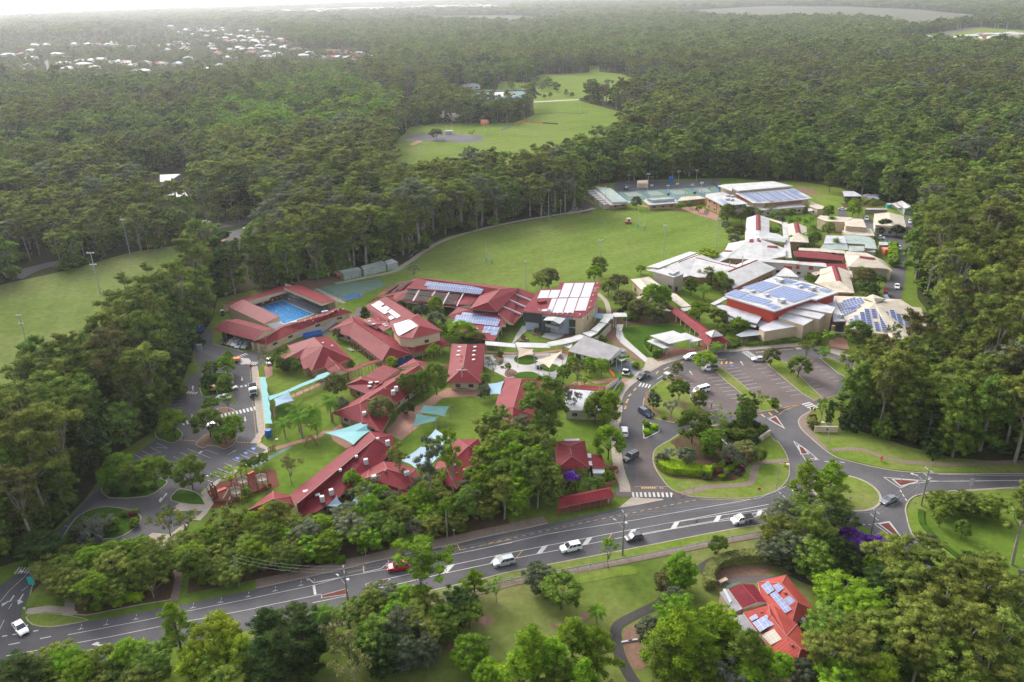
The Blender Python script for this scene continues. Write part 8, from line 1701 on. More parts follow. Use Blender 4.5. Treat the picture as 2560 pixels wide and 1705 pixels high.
for a in(('M0',925,1140,845,760,'nearest floodlight pole of the left field, two tiers of lamps',3,.18,_aP,True),('M0',1200,790,1130,455,'thin floodlight pole against the trees beyond left field',2),('M0',250,1600,175,1335,'floodlight pole behind the lacy gum at lower left',2,.15,_aP,True),('M2',338,455,345,180,'floodlight pole on the path at the far left of the oval',2),('M2',810,900,808,645,'floodlight pole on the near side of oval behind the dark tree',2),('M2',1393,815,1402,508,'tallest floodlight pole on the oval, near the white roof',2),('M2',1880,690,1893,445,'floodlight pole at the right end of the oval',2),('M2',128,1095,123,840,'floodlight pole behind the maroon hall at the oval edge',1),('M2',448,420,452,275,'short lamp pole among the trees by the path',1,.1),('M2',858,330,862,155,'thin pole in front of green pavilion',1,.1),('M2',1245,260,1247,35,'court light pole, first from left',2,.1),('M2',1075,105,1078,45,'light pole behind the bitumen, left',2,.1),('M2',1430,250,1433,140,'court light pole, second from left',2,.1),('M2',1738,240,1742,115,'court light pole near the sports hall',2,.1),('M2',1695,100,1697,0,'light pole behind bitumen, right',2,.1),('M2',1532,100,1536,10,'light pole behind bitumen, middle',2,.1),('N7',820,635,818,468,'far field pole beside the orange banner',1,.1,_l),('N7',1180,515,1180,368,'far field pole at advertising boards',2,.12,_l),('N7',1675,455,1678,300,'far field pole before the right hand trees',2,.12,_l),('N7',455,780,450,655,'far field pole below the bitumen pad',1,.1,_l),('N7',868,630,870,515,'thin far field pole beside the bench row',1,.1,_l),('N7',1300,290,1302,155,'pole beside the blue courts, right',1,.12,_l),('N7',1175,225,1175,112,'pole behind the blue courts, right',2,.12,_l),('N7',955,235,955,120,'pole behind the blue courts, middle',2,.12,_l),('N7',512,260,512,138,'pole at the left of the blue courts',1,.12,_l),('N7',602,262,602,185,'short pole beside blue courts clubhouse',1,.1,_l),('N7',540,610,540,490,'pole at the top of the bitumen pad',1,.1,_l),('N7',490,612,490,555,'short pole at the top of the bitumen pad',1,.1,_l)):pole_light(*a)
p,h=up('T2',1635,740,1642,545);e=empty('phone_tower',(p.x,p.y,0),'tall slim pale phone tower standing in the forest at upper right','tower');e['_o']=(0.,0.,0.);part('mast',lambda q:q.tube((0,0,0),(0,0,h),.7,.45,_d,8),e)
for a_ in range(3):part('antenna',lambda q:q.box((1.2*math.cos(a_*2.1),1.2*math.sin(a_*2.1),h-1),(.5,.5,2.6),_d),e)
def power_pole(fr_,bx,by,tx,ty,label,arms=1,box=False,m='wood_pole'):
 p,h=up(fr_,bx,by,tx,ty);e=empty('power_pole',(p.x,p.y,0),label,'power pole','power poles');e['_o']=(0.,0.,0.)
 part('pole',lambda q:q.tube((0,0,0),(0,0,h),.2,.13,m,8),e)
 for k in range(arms):z=h-.5-k*1.6;part('crossarm',lambda q:(q.box((0,0,z),(.12,2.4,.14),_d,.3),*[q.tube((-.3*y,y,z),(-.3*y,y,z+.25),.05,.04,_d,6)for y in(-1.1,-.5,.5,1.1)]),e)
 if box:part('transformer',lambda q:q.tube((.45,.2,h-4.2),(.45,.2,h-3),.32,.32,_d,10),e);part('lamp_arm',lambda q:(q.tube((0,0,h*.62),(-1.6,1.4,h*.72),.06,.05,_d,6),q.box((-1.75,1.5,h*.725),(.7,.25,.14),_d,-.7)),e)
 return p,h
pp=[power_pole('D0',2195,690,2140,410,'green grey power pole in the belt above the main road',0,False),power_pole('D1',858,930,805,515,'timber power pole standing in front of the red medians',1,True),power_pole('D1',1757,248,1742,0,'green grey pole beside the small road sign',0,False),power_pole('D2',1015,405,1040,0,'power pole with transformer beside the dark hatchback',1,True),power_pole('B4',1205,400,1250,0,'green painted power pole in the middle of the loop garden',1,False),power_pole('B4',2065,970,2100,775,'short green power pole at the tip of the red median',2,False),power_pole('L5',1408,1515,1530,1170,'leaning power pole beside the roundabout exit',2,True),power_pole('D3',945,215,1005,-20,'power pole rising behind the purple shrubs',2,False),power_pole('B3',1613,740,1617,480,'slim grey pole behind the bus shelter',0,False)]
pp+=[power_pole('T0',1303,1640,1302,1480,'distant power pole in the left forest',1,False),power_pole('T0',1840,1650,1835,1490,'distant power pole with transformer in the left forest',1,True),power_pole('T1',340,1560,335,1470,'distant power pole left of the big spreading gum',1,False)]
def wires(a,c,label,n=3):
 (p,h),(q_,h2)=a,c;b=MB();dd=(q_-p).normalized();nn=Vector((-dd.y,dd.x,0))
 for k in range(n):
  o=nn*(k-(n-1)/2)*.9;P0=p+o+Vector((0,0,h-.3));P1=q_+o+Vector((0,0,h2-.3));prev=P0
  for i in range(1,9):t=i/8;x=P0.lerp(P1,t)-Vector((0,0,4*1.2*t*(1-t)));b.tube(prev,x,.01,.01,_t,3);prev=x
 tag(b.build('power_line'),label,'power line','power lines')
for i,j,t in((0,1,'wires between the belt pole and median pole'),(1,3,'wires following the main road between two big poles'),(3,5,'wires from the transformer pole to the short green pole'),(5,4,'wires slanting over the loop lawn footpath'),(5,7,'wires between the short green pole and purple shrub pole'),(7,6,'wires crossing the roundabout exit')):wires(pp[i],pp[j],t)
def street_lamp(fr_,bx,by,tx,ty,label,dx=1.8,dy=-.6,m=_t):
 p,h=up(fr_,bx,by,tx,ty);e=empty('street_lamp',(p.x,p.y,0),label,'street lamp','street lamps');e['_o']=(0.,0.,0.);part('pole',lambda q:q.tube((0,0,0),(0,0,h),.1,.07,m,8),e)
 part('arm',lambda q:q.tube((0,0,h),(dx,dy,h+.2),.06,.05,m,6),e);part('lamp',lambda q:q.box((dx*1.15,dy*1.15,h+.2),(.7,.3,.14),_aY,math.atan2(dy,dx)),e)
for a in(('L5',538,990,572,760,'curved street lamp in front of the entry sign wall',-1.6,.3),('L5',73,1370,118,1128,'curved street lamp at the edge of the loop lawn',1.5,-.6),('L5',1370,1430,1440,1260,'street lamp arm beside the leaning power pole',-1.2,1.2),('L1',852,780,848,630,'lamp pole in the left car park aisle',-.6,.1),('L1',1690,1490,1650,1450,'double headed lamp at the nursery gate',.6,.2),('S3',1430,1090,1432,995,'lamp post beside the white covered way',-.3,0),('S3',1585,1260,1588,1090,'thin lamp post on the garden path',.1,0),('B1',720,720,690,540,'thin lamp pole behind the playground',.1,0),('D0',300,620,265,580,'street lamp over the side road at bottom left',-1.8,.3),('S3',205,492,200,85,'x',0,0)):
 if a[5]!='x':street_lamp(*a)
def goal_posts(fr_,b1,b2,t1,t2,xb,label,pad=True,mcol=_k):
 f=FR[fr_];p,q_=f(*b1),f(*b2);h=(hfrom(p,f(*t1))+hfrom(q_,f(*t2)))/2;zb=hfrom(p,f(*xb));e=empty('rugby_goal',(p.x,p.y,0),label,'goal posts','rugby goals');e['_o']=(p.x,p.y,0.)
 for c in(p,q_):
  part('upright',lambda b:b.tube((c.x,c.y,0),(c.x,c.y,h),.09,.07,mcol,8),e)
  if pad:part('pad',lambda b:b.tube((c.x,c.y,0.1),(c.x,c.y,2),.26,.26,_aA,10),e)
 part('crossbar',lambda b:b.tube((p.x,p.y,zb),(q_.x,q_.y,zb),.07,.07,mcol,8),e)
goal_posts('M2',(1159,532),(1220,550),(1163,355),(1228,375),(1160,492),'far white rugby goal with teal pads on the oval');goal_posts('V',(1118,602),(1131,606),(1117,556),(1131,560),(1118,580),'near white rugby goal with teal pads on the oval')
goal_posts('M0',(1365,742),(1485,712),(1365,625),(1455,600),(1368,694),'rugby and soccer goal at the far end of left field',False,_f)
def soccer(fr_,a,c,t,label,m=_k,depth=1.6):
 f=FR[fr_];p,q_=f(*a),f(*c);h=hfrom(p,f(*t));e=empty('soccer_goal',(p.x,p.y,0),label,'soccer goal','soccer goals');e['_o']=(p.x,p.y,0.);d=(q_-p).normalized();nn=Vector((-d.y,d.x,0))*depth
 part('frame',lambda b:(b.tube(p,p+Vector((0,0,h)),.06,.06,m),b.tube(q_,q_+Vector((0,0,h)),.06,.06,m),b.tube(p+Vector((0,0,h)),q_+Vector((0,0,h)),.06,.06,m),b.tube(p+Vector((0,0,h)),p+nn,.05,.05,m),b.tube(q_+Vector((0,0,h)),q_+nn,.05,.05,m),b.tube(p+nn,q_+nn,.05,.05,m)),e)
soccer('M2',(545,410),(635,385),(545,378),'larger white soccer goal beside the oval path');soccer('M2',(532,405),(600,375),(532,372),'second soccer goal tucked behind larger one');soccer('V',(948,592),(968,575),(948,584),'soccer goal stored beside the lower oval path')
soccer('N7',(610,622),(637,622),(610,600),'small goal beyond the bitumen pad');soccer('N7',(233,760),(262,748),(233,738),'white goal on the small far field');soccer('N7',(305,720),(330,718),(305,700),'second goal on the small far field');soccer('N7',(1692,468),(1750,468),(1692,448),'wide goal on the right far field');soccer('N7',(1490,540),(1545,545),(1490,518),'goal behind the advertising boards')
def sign(fr_,bx,by,tx,ty,label,size,m=_k,pm=_t,rz=0,cat='sign',txt=None,group=None):
 p,h=up(fr_,bx,by,tx,ty);e=empty('road_sign',(p.x,p.y,0),label,cat,group);e['_o']=(0.,0.,0.);part('post',lambda q:q.tube((0,0,0),(0,0,h),.05,.05,pm,6),e);part('panel',lambda q:q.box((0,-.07,h-size[1]/2),(size[0],.04,size[1]),m,rz),e)
 return e
for a in(('B2',1975,1425,1968,1300,'small white sign on a post beside the footpath',(.45,.6)),('B3',1888,945,1888,870,'bus stop sign post at the shelter end',(.4,.6),_k,_k),('B4',583,740,583,650,'small white round sign on the loop lawn',(.45,.45)),('B4',773,820,778,690,'white rectangular sign at the loop footpath start',(.5,.8)),('B4',1740,840,1752,700,'red and white give way sign on the loop lawn',(.6,.6),_aH),('B4',2130,390,2172,330,'pair of orange chevron signs at the loop kerb',(.8,1.4),_az),('L5',1855,1375,1875,1265,'electronic speed sign beside the right hand road',(1.0,1.9),_d),('L5',1220,1310,1228,1240,'small sign in the red triangle median',(.4,.6)),('L5',390,1090,390,1065,'small sign in the narrow red median',(.4,.6)),('L5',755,1480,760,1460,'black and white marker on the roundabout island',(.7,.5)),('L5',1345,1530,1345,1515,'low marker at the right lawn corner',(.4,.4)),('D1',1010,420,1003,335,'thin green and yellow post in the groundcover',(.2,.7),_f),('D0',245,950,232,880,'give way sign at the corner path',(.5,.5)),('D0',300,690,278,600,'large teal school banner sign by the side road',(1.3,2.0),_aA),('L3',2060,580,2055,480,'teal banner at the top of the picket fence',(.8,2.4),_aA),('L3',2052,470,2052,420,'slim white post beside the teal banner',(.3,.6)),('B3',1985,890,1985,780,'thin grey sign post at the shelter corner',(.3,.5),_j),('L5',1038,1110,1040,1060,'white and orange roadwork sign on the verge path',(.7,1.2),_aj),('L5',375,515,375,475,'small sign at the second strip end',(.5,.6)),('L5',1505,1130,1505,1100,'dark bin post beside the verge path',(.5,.7),'tyre')):
 sign(*a)
for k,(x,y)in enumerate(((480,850),(600,835))):
 p,h=B4(x,y),1.1;q=MB();q.tube((p.x,p.y,0),(p.x,p.y,.35),.13,.13,_f,8);q.tube((p.x,p.y,.35),(p.x,p.y,.75),.13,.13,_aH,8);q.tube((p.x,p.y,.75),(p.x,p.y,1.15),.13,.13,_f,8);tag(q.build('bollard'),['left','right'][k]+' red and yellow banded bollard at the side road mouth','bollard','banded bollards')
for k,(f_,x,y)in enumerate(((D1,542,655),(D1,1018,700),(D1,828,765),(D1,1003,540),(L4,1232,262),(L4,1322,250))):
 p=f_(x,y);q=MB();q.tube((p.x,p.y,0),(p.x,p.y,1.0),.07,.06,_aj,8);q.tube((p.x,p.y,.6),(p.x,p.y,.8),.075,.07,_k,8);tag(q.build('bollard'),['flexible orange bollard at the white box corner','orange marker at the left tip of right red median','orange marker at the right end of left red median','orange marker inside the white hexagon','left traffic cone on the yellow hatching','right traffic cone on the yellow hatching'][k],'bollard')
for fr_,a,c,z,lab in(('L4',(1720,1475),(1905,1345),1.6,'sandstone entry wall with blue emblem on loop lawn'),('L5',(425,840),(635,842),1.7,'long sandstone entry wall with blue emblem below the red shrub')):
 f=FR[fr_];p,q_=f(*a),f(*c);e=empty('entry_sign',(p.x,p.y,0),lab,'sign wall');e['_o']=(p.x,p.y,0.);d=q_-p;L_=d.length;rz=math.atan2(d.y,d.x);m_=(p+q_)/2;nn=Vector((d.y,-d.x,0)).normalized()
 part('wall',lambda b:b.box((m_.x,m_.y,z/2),(L_,.45,z),_b,rz),e);part('coping',lambda b:b.box((m_.x,m_.y,z+.06),(L_+.15,.55,.12),_w,rz),e);k_=m_+nn*.25;part('emblem',lambda b:b.box((k_.x+d.x*.05,k_.y+d.y*.05,z*.6),(.5,.04,.55),_N,rz),e);part('lettering',lambda b:b.box((k_.x-d.x*.12,k_.y-d.y*.12,z*.6),(L_*.22,.03,.18),_k,rz),e)
 # FENCES, BINS, BENCHES
def fence(txt,h,label,m,sp=2.4,solid=0,name='fence',rail=2,pr=.04,cat='fence',group=None):
 pts=P(txt);e=empty(name,(pts[0].x,pts[0].y,0),label,cat,group);e['_o']=(pts[0].x,pts[0].y,0.)
 rb=MB();pb=MB()
 for a,c in zip(pts,pts[1:]):
  L_=(c-a).length
  if L_<.05:continue
  n=max(1,int(L_/sp));d=(c-a)/L_;rz=math.atan2(d.y,d.x);m_=(a+c)/2
  if solid:rb.box((m_.x,m_.y,.1+(h-.1)/2),(L_,.05,h-.1),m,rz)
  else:
   for k in range(rail):z=h*(k+1)/rail-.05;rb.box((m_.x,m_.y,z),(L_,.05,.06),m,rz)
   if solid==0 and h<1.6:
    for k in range(int(L_/.35)):q=a+d*(k*.35);rb.box((q.x,q.y,h/2),(.03,.03,h-.1),m,rz)
  for k in range(n+1):q=a+d*(L_*k/n);pb.tube((q.x,q.y,0),(q.x,q.y,h+.05),pr,pr,_j if solid==2 else m,5)
 rb.build('panel' if solid else 'railing',e);pb.build('posts',e)
fence('D1: 1000,945 1200,890 1900,720 2355,640 D2: 0,650 600,545 1200,430 1800,310 2355,200 B4: 1750,1400 1880,1375',1.1,'long grey green fence between the south footpath and acreage',_j,2.5,pr=.05)
fence('L3: 2080,570 2000,680 1935,790',1.5,'white panel fence beside the inner road bend',_a,1.5,1);fence('N1: 250,720 480,620 720,545 900,490 1100,430 1340,385 1500,270 1640,170 1770,100',1.9,'curved white hoarding with blue posts along pool building path',_d,3,2)
fence('S1: 1740,480 2000,440 2355,330 S2: 0,330 340,430',3,'tall dark mesh fence around the practice nets',_o,4,rail=3);fence('S1: 1740,490 2100,690 2355,640',2.6,'dark mesh fence on the pool side of the practice nets',_o,4,rail=3)
fence('M2: 970,190 1870,140 1905,170',3,'tall blue post fence at the back of the courts',_N,5,rail=2);fence('M2: 1175,190 1265,262',2.6,'dark net between first and second court',_o,4,rail=3);fence('M2: 1630,165 1770,240',2.6,'dark net between third and fourth court',_o,4,rail=3);fence('M2: 1850,120 1905,165',3,'solid dark screen at the right end of the courts',_o,3,1)
fence('B1: 690,730 780,920',1.3,'dark fence at the left end of the playground',_o,2);fence('B1: 790,935 1000,935 1250,860 1500,760 1640,680',.9,'orange brown timber edging fence along the playground','timber',2.4,1);fence('L3: 1850,660 2000,560 2030,530',1.0,'orange safety mesh beside pink roof end',_aj,2,1);fence('L3: 1900,395 1985,500',1.0,'orange safety mesh beside the bright round tree',_aj,2,1);fence('L3: 1230,120 1300,165',1.0,'orange safety mesh beside the cream sail',_aj,2,1)
fence('L3: 1850,690 2040,570',1.6,'white rendered boundary wall beside the driveway',_L,3,1);fence('M0: 1770,660 1830,650',.9,'white seats at the far end of the left field',_d,1.5,1)
fence('N7: 975,590 1075,562',1.0,'row of pale blue team benches on the far field',_aB,3,1,cat='bench row');fence('N7: 1100,545 1140,530 1185,520 1230,522',1.0,'orange and black advertising boards, left run',_aj,5,1,cat=_as);fence('N7: 1235,522 1260,524',1.0,'blue advertising board in the middle',_ai,5,1,cat=_as);fence('N7: 1262,524 1345,530',1.0,'orange and black advertising boards, middle run',_aj,5,1,cat=_as);fence('N7: 1345,530 1480,540',1.0,'black and white advertising boards, right run',_o,5,1,cat=_as);fence('N7: 1270,455 1500,440 1750,450',1.0,'low dark fence across the far fields',_o,8)
fence('N7: 525,265 615,320',1.4,'bright blue court fence on the left side of far courts',_N,4,1);fence('N7: 1160,240 1270,285',1.4,'bright blue court fence on the right side of far courts',_N,4,1);fence('N7: 570,266 1160,240',1.2,'bright blue court fence along the back of far courts',_N,6,1)
e=empty('brick_wall',tuple(B3(1900,460)),'curved orange brick wall around the cottage garden','wall');e['_o']=tuple(B3(1900,460));w_=smooth(P('B3: 1885,500 1890,440 2010,440 2030,480 1990,520 2000,600 1950,660 1820,700 1740,735'),3,False)
for a,c in zip(w_,w_[1:]):pass
part('wall',lambda b:[b.box(((a.x+c.x)/2,(a.y+c.y)/2,.55),((c-a).length+.05,.3,1.1),_ah,math.atan2(c.y-a.y,c.x-a.x))for a,c in zip(w_,w_[1:])],e)
c=N1(1120,475);e=empty('skip_bin',(c.x,c.y,0),'long blue skip bin behind the hip roofed block','skip bin',None,math.atan2((N1(1260,440)-N1(980,500)).y,(N1(1260,440)-N1(980,500)).x));e['_o']=(0.,0.,0.);part('floor',lambda q:q.box((0,0,.3),(6.2,2.2,.15),_aJ),e)
for a_ in((0,-1.1,6.2,.08),(0,1.1,6.2,.08),(-3.1,0,.08,2.2),(3.1,0,.08,2.2)):part('side',lambda q:q.box((a_[0],a_[1],.85),(a_[2],a_[3],1.1),_aJ),e)
for k,(f_,x,y,lab,m_)in enumerate(((L1,1602,1360,'tall blue sign bin at nursery gate',_aJ),(L3,852,370,'dark bin on the plaza, left',_o),(L3,898,372,'dark bin on the plaza, right',_o),(D0,1645,490,'blue grey bin box at the gate path',_Y),(L1,590,90,'grey equipment cage at the edge of left wood',_j),(N6,1280,155,'small blue shed on the bitumen',_aJ),(N6,610,265,'dark equipment box by the courts',_o))):
 p=f_(x,y);q=MB();s=1.0 if k in(1,2)else 1.8 if k<5 else 3;q.box((p.x,p.y,s*.55),(s*.8,s*.7,s*1.1),m_);q.box((p.x,p.y,s*1.14),(s*.86,s*.76,.08),m_);tag(q.build('bin' if k<4 else 'storage_box'),lab,'bin' if k<4 else 'storage box')
q=MB();a,c=M0(1775,1500),M0(1890,1480);q.box(((a.x+c.x)/2,(a.y+c.y)/2,1.2),((c-a).length,.1,1.8),'banner_blue',math.atan2(c.y-a.y,c.x-a.x));tag(q.build('banner'),'dark blue banner on the fence left of the dark hall','banner')
p,q_=L1(1220,295),L1(1340,335);b=MB();b.tube((p.x,p.y,1),(q_.x,q_.y,1),.06,.06,_k,6);e=empty('boom_gate',(q_.x,q_.y,0),'white boom gate with red end across the car park','boom gate');e['_o']=(0.,0.,0.);part('housing',lambda q:q.box((0,0,.5),(.5,.5,1),_aH),e);b.v=[(x-q_.x,y-q_.y,z)for x,y,z in b.v];b.build('arm',e)
for k,(x,y,ty)in enumerate(((1050,190,150),(1283,180,135),(1518,160,120),(1655,165,130),(1742,145,112),(1435,242,230),(1678,228,215))):
 p,h=up('M2',x,y,x+4,ty);e=empty('basketball_hoop',(p.x,p.y,0),['first','second','third','fourth','fifth','first near','second near'][k]+' basketball hoop along the courts from the left','basketball hoop','basketball hoops');e['_o']=(0.,0.,0.);h=min(h,4.2);part('post',lambda q:q.tube((0,0,0),(0,0,h),.12,.1,_N,6),e);part('backboard',lambda q:q.box((0,-.5,h),(1.8,.08,1.1),_k if k<5 else _o),e)
 # PLAYGROUND
e=empty('play_structure',tuple(B1(1250,700)),'big timber fort with decks, posts, ramps and lime slide','play structure');c0=B1(1250,700);e['_o']=tuple(c0)
for cx_,cy_,rr,z in((1500,610,55,2.2),(1215,640,55,2.0),(1120,800,50,1.5)):
 dk=[B1(cx_+95*math.cos(a),cy_-20+62*math.sin(a),z)for a in[i*math.pi/3+.4 for i in range(6)]];part('deck',lambda q:q.prism([Vector((p.x,p.y,0))for p in dk],z-.15,z,_w),e)
 for p in dk:part('post',lambda q:q.tube((p.x,p.y,0),(p.x,p.y,z+1.8),.14,.14,'timber',6),e)
 for p,r_ in zip(dk,dk[1:]):part('panel',lambda q:q.box(((p.x+r_.x)/2,(p.y+r_.y)/2,z+.45),((r_-p).length,.08,.8),_w,math.atan2(r_.y-p.y,r_.x-p.x)),e)
for a,c,z0,z1 in(((1080,860),(980,960),1.4,.1),((1020,790),(930,870),1.3,.1),((1110,850),(1040,930),1.3,.1)):p,r_=B1(*a),B1(*c);part('ramp',lambda q:q.tube((p.x,p.y,z0),(r_.x,r_.y,z1),.18,.18,_w,4),e)
p,r_=B1(1215,735),B1(1340,775);part('slide',lambda q:q.tube((p.x,p.y,1.5),(r_.x,r_.y,.3),.4,.4,'lime_plastic',8),e);p,r_=B1(1540,650),B1(1600,720);part('slide',lambda q:q.tube((p.x,p.y,1.9),(r_.x,r_.y,.2),.3,.3,_az,8),e);p,r_=B1(1310,610),B1(1400,570);part('bridge',lambda q:q.tube((p.x,p.y,1.8),(r_.x,r_.y,1.9),.5,.5,_aG,4),e)
part('ramp',lambda q:q.prism([Vector((v_.x,v_.y,0))for v_ in P('B1: 720,790 960,700 985,725 740,830')],.05,.25,_aG),e)
for k,(x,y)in enumerate(((765,800),(790,830),(815,870),(830,810),(850,840),(800,790))):p=B1(x,y);q=MB();q.tube((p.x,p.y,0),(p.x,p.y,3.0+.2*(k%3)),.2,.18,'timber',8);q.tube((p.x,p.y,3.0+.2*(k%3)),(p.x,p.y,3.08+.2*(k%3)),.18,.16,_d,8);tag(q.build('totem_pole'),'timber pole with white top in the cluster at the playground end','pole','pole cluster at the playground')
for k in range(7):p=B1(1600+16*k,190-8*k);q=MB();q.tube((p.x,p.y,0),(p.x,p.y,1.6+.15*(k%3)),.1,.1,_p if k%2 else _o,7);tag(q.build('totem_pole'),'short painted pole in the row at the nursery gate','pole','pole row at the gate')
e=empty('climbing_arch',tuple(L1(2220,1450)),'rust coloured curved climbing arch on the nursery lawn','play arch');e['_o']=tuple(L1(2220,1450));c=L1(2225,1500);part('arch',lambda q:[q.tube((c.x-1.6+.32*k,c.y+s,3*math.sin(math.pi*k/10)),(c.x-1.6+.32*(k+1),c.y+s,3*math.sin(math.pi*(k+1)/10)),.16,.16,_ah,6)for k in range(10)for s in(-.4,.4)],e)
for k,(x,y)in enumerate(((1800,750),(1840,775),(1990,770))):p,r_=N1(x,y),N1(x+75,y-8);q=MB();q.box(((p.x+r_.x)/2,(p.y+r_.y)/2,.3),((r_-p).length,.5,.3),_d,math.atan2(r_.y-p.y,r_.x-p.x));tag(q.build('bench_slab'),['upper','longer lower','separate right'][k]+' white concrete bench on the small lawn','bench','white benches on the small lawn')
for k,(x,y,lab)in enumerate(((360,1140,'upper'),(165,1240,'lower'))):
 c=S3(x,y);pts=[c+Vector((1.9*math.cos(a),1.9*math.sin(a),0))for a in[i*math.pi/4 for i in range(8)]];e=empty('planter',tuple(c),lab+' octagonal timber planter on the lawn below the gallery','planter','octagonal planters');e['_o']=tuple(c);part('rim',lambda q:q.prism(pts,0,.5,_Z),e);part('soil',lambda q:q.prism(inset(pts,.25),.4,.53,_B),e);plant(_aE,c,2.4,1.0,_A,lab+' rounded shrub growing in the octagonal planter')
c=D2(1935,660);q=MB();q.box((c.x,c.y,.75),(2.0,.8,.12),_b,.5)
for a_ in(-.8,.8):q.box((c.x+a_*.88,c.y+a_*.48,.35),(.12,.7,.7),_b,.5)
tag(q.build('bench'),'timber bench at the edge of the round driveway','bench');c=D2(1090,1195)
for k,(x,y)in enumerate(((1055,1202),(1118,1190))):p=D2(x,y);q=MB();q.box((p.x,p.y,.2),(2.1,.35,.25),_d,.2);tag(q.build('concrete_beam'),['left','right'][k]+' pale concrete beam lying in the garden bed','beam','concrete beams')
for k,(x,y,dx)in enumerate(((400,5,0),(410,-2,12),(1640,90,0))):pass
for k,(x,y)in enumerate(((925,245),(965,262),(985,245),(1005,270),(1045,265))):p=M3f(x,y);q=MB();q.prism([p+Vector((3.4*math.cos(a),2.6*math.sin(a),0))for a in[i*math.pi/4 for i in range(8)]],0,1.0,_d);q.tube((p.x,p.y,1),(p.x,p.y,1.7),2.6,.8,_d,8);tag(q.build('covered_pile'),'white tarpaulin covered pile on grass by the forest','covered pile','white covered piles')
# PEOPLE
def person_mesh(shirt,legs):
 me=bpy.data.meshes.new('body');j=[(0,0,.95),(0,0,1.2),(0,0,1.42),(0,.01,1.52),(0,.02,1.66),(-.1,0,.88),(-.11,.04,.48),(-.12,0,.07),(-.12,.12,.03),(.1,0,.88),(.12,.1,.48),(.13,-.08,.07),(.13,.04,.03),(-.19,0,1.4),(-.24,-.03,1.12),(-.23,.08,.86),(.19,0,1.4),(.25,.02,1.12),(.22,.12,.88)]
 ed=[(0,1),(1,2),(2,3),(3,4),(0,5),(5,6),(6,7),(7,8),(0,9),(9,10),(10,11),(11,12),(2,13),(13,14),(14,15),(2,16),(16,17),(17,18)];rr=[.15,.14,.16,.055,.1,.09,.065,.045,.04,.09,.065,.045,.04,.06,.045,.03,.06,.045,.03]
 me.from_pydata(j,ed,[]);o=bpy.data.objects.new('body',me);C.objects.link(o);md=o.modifiers.new('skin','SKIN');md.use_smooth_shade=True;me.skin_vertices or me.attributes
 for i,r_ in enumerate(rr):me.skin_vertices[0].data[i].radius=(r_,r_)
 me.skin_vertices[0].data[0].use_root=True;dg=bpy.context.evaluated_depsgraph_get();ev=o.evaluated_get(dg);m2=bpy.data.meshes.new_from_object(ev);bpy.data.objects.remove(o)
 for q in('skin',shirt,legs,'hair'):m2.materials.append(MT[q])
 for p in m2.polygons:
  c=p.center;p.material_index=1 if(1.0<c.z<1.47)and abs(c.x)<.3 and c.z>1.08-.0*abs(c.x)else 2 if .5<c.z<=1.02 and abs(c.x)<.2 else 3 if c.z>1.7 or(c.z>1.58 and c.y<0)else 0;p.use_smooth=True
 return m2
PM={}
def person(p,rz,shirt,legs,label,z=.06,group=None):
 k=shirt+legs
 if k not in PM:
  try:PM[k]=person_mesh(shirt,legs)
  except Exception as ex:print('person',ex);return
 e=empty('person',(p.x,p.y,z),label,'person',group,rz);o=bpy.data.objects.new('body',PM[k]);C.objects.link(o);o.parent=e
person(L4(1050,950),1,_E,_E,'person in dark clothes carrying a bag beside the yellow flowering tree');person(L5(400,655),2,_E,'tyre','person in dark top at the right hand zebra crossing',.14);person(L5(430,655),2,'cloth_yellow',_E,'person in fluorescent vest at the right hand zebra crossing',.14)
person(S1(1320,680),3,'cloth_white',_E,'person in white shirt on the pool deck near steps',.1);person(S1(990,690),0,_az,_E,'person in yellow at the far pool corner',.1);person(S1(958,715),1,_E,_an,'person in blue beside yellow one at the pool',.1);person(B3(1005,100),0,_an,_an,'person in red standing left of the cottage roof')
for k,(x,y,c_)in enumerate(((1515,185,_E),(1597,225,_E),(1700,200,_an),(1813,180,_an))):person(M2(x,y),k,c_,_E,['player in dark clothes on third court back','player in dark clothes on third court front','player in red beside the court net','player in red on the fourth court'][k],.12)
for k in range(9):t=k/8;p=P('S1: 935,738 1205,650');q_=p[0].lerp(p[1],t);person(q_,k,['cloth_white',_E,_az,_an][k%4],_E,'small figure standing in the row at the far end of the pool',.1,'row of swimmers at the pool end')
# SUBURB
HC={}
def house_proto(kind,rm,wm):
 k=(kind,rm,wm)
 if k in HC:return HC[k]
 L_,W_=(9,6.2)if kind else(7.5,7);z,zr=3.2,5.6;b=MB();e_=[(-L_-.6,-W_-.6,z),(L_+.6,-W_-.6,z),(L_+.6,W_+.6,z),(-L_-.6,W_+.6,z)];r0,r1=(-L_+W_*.8,0,zr),(L_-W_*.8,0,zr)
 for f in([e_[0],e_[1],r1,r0],[e_[1],e_[2],r1],[e_[2],e_[3],r0,r1],[e_[3],e_[0],r0],e_[::-1]):b.face(f,rm)
 w_=MB();w_.box((0,0,z/2-.02),(L_*2,W_*2,z-.02),wm)
 for x in(-L_*.6,0,L_*.6):
  w_.box((x,-W_-.02,1.6),(2.2,.1,1.2),_H)
 out=[]
 for nm,q in(('roof',b),('wall',w_)):
  me=bpy.data.meshes.new(nm);me.from_pydata([tuple(v)for v in q.v],[],q.f);me.polygons.foreach_set(_aD,q.m)
  for m__ in q.mats:me.materials.append(MT[m__])
  me.uv_layers.new(name='UVMap');me.update();out.append((nm,me))
 HC[k]=out;return out
rh=random.Random(4);RM=dict(white=_e,silver=_y,grey=_aC,orange=_a0,red=_W,cream=_n,blue='roof_blue')
def house(p,rz,col,label,group,sc=1.0,kind=1,parts=True):
 e=empty('house',(p.x,p.y,0),label,'house',group,rz);e.scale=(sc,sc,1.15)
 for nm,me in house_proto(kind,RM[col],_L):o=bpy.data.objects.new(nm,me);C.objects.link(o);o.parent=e
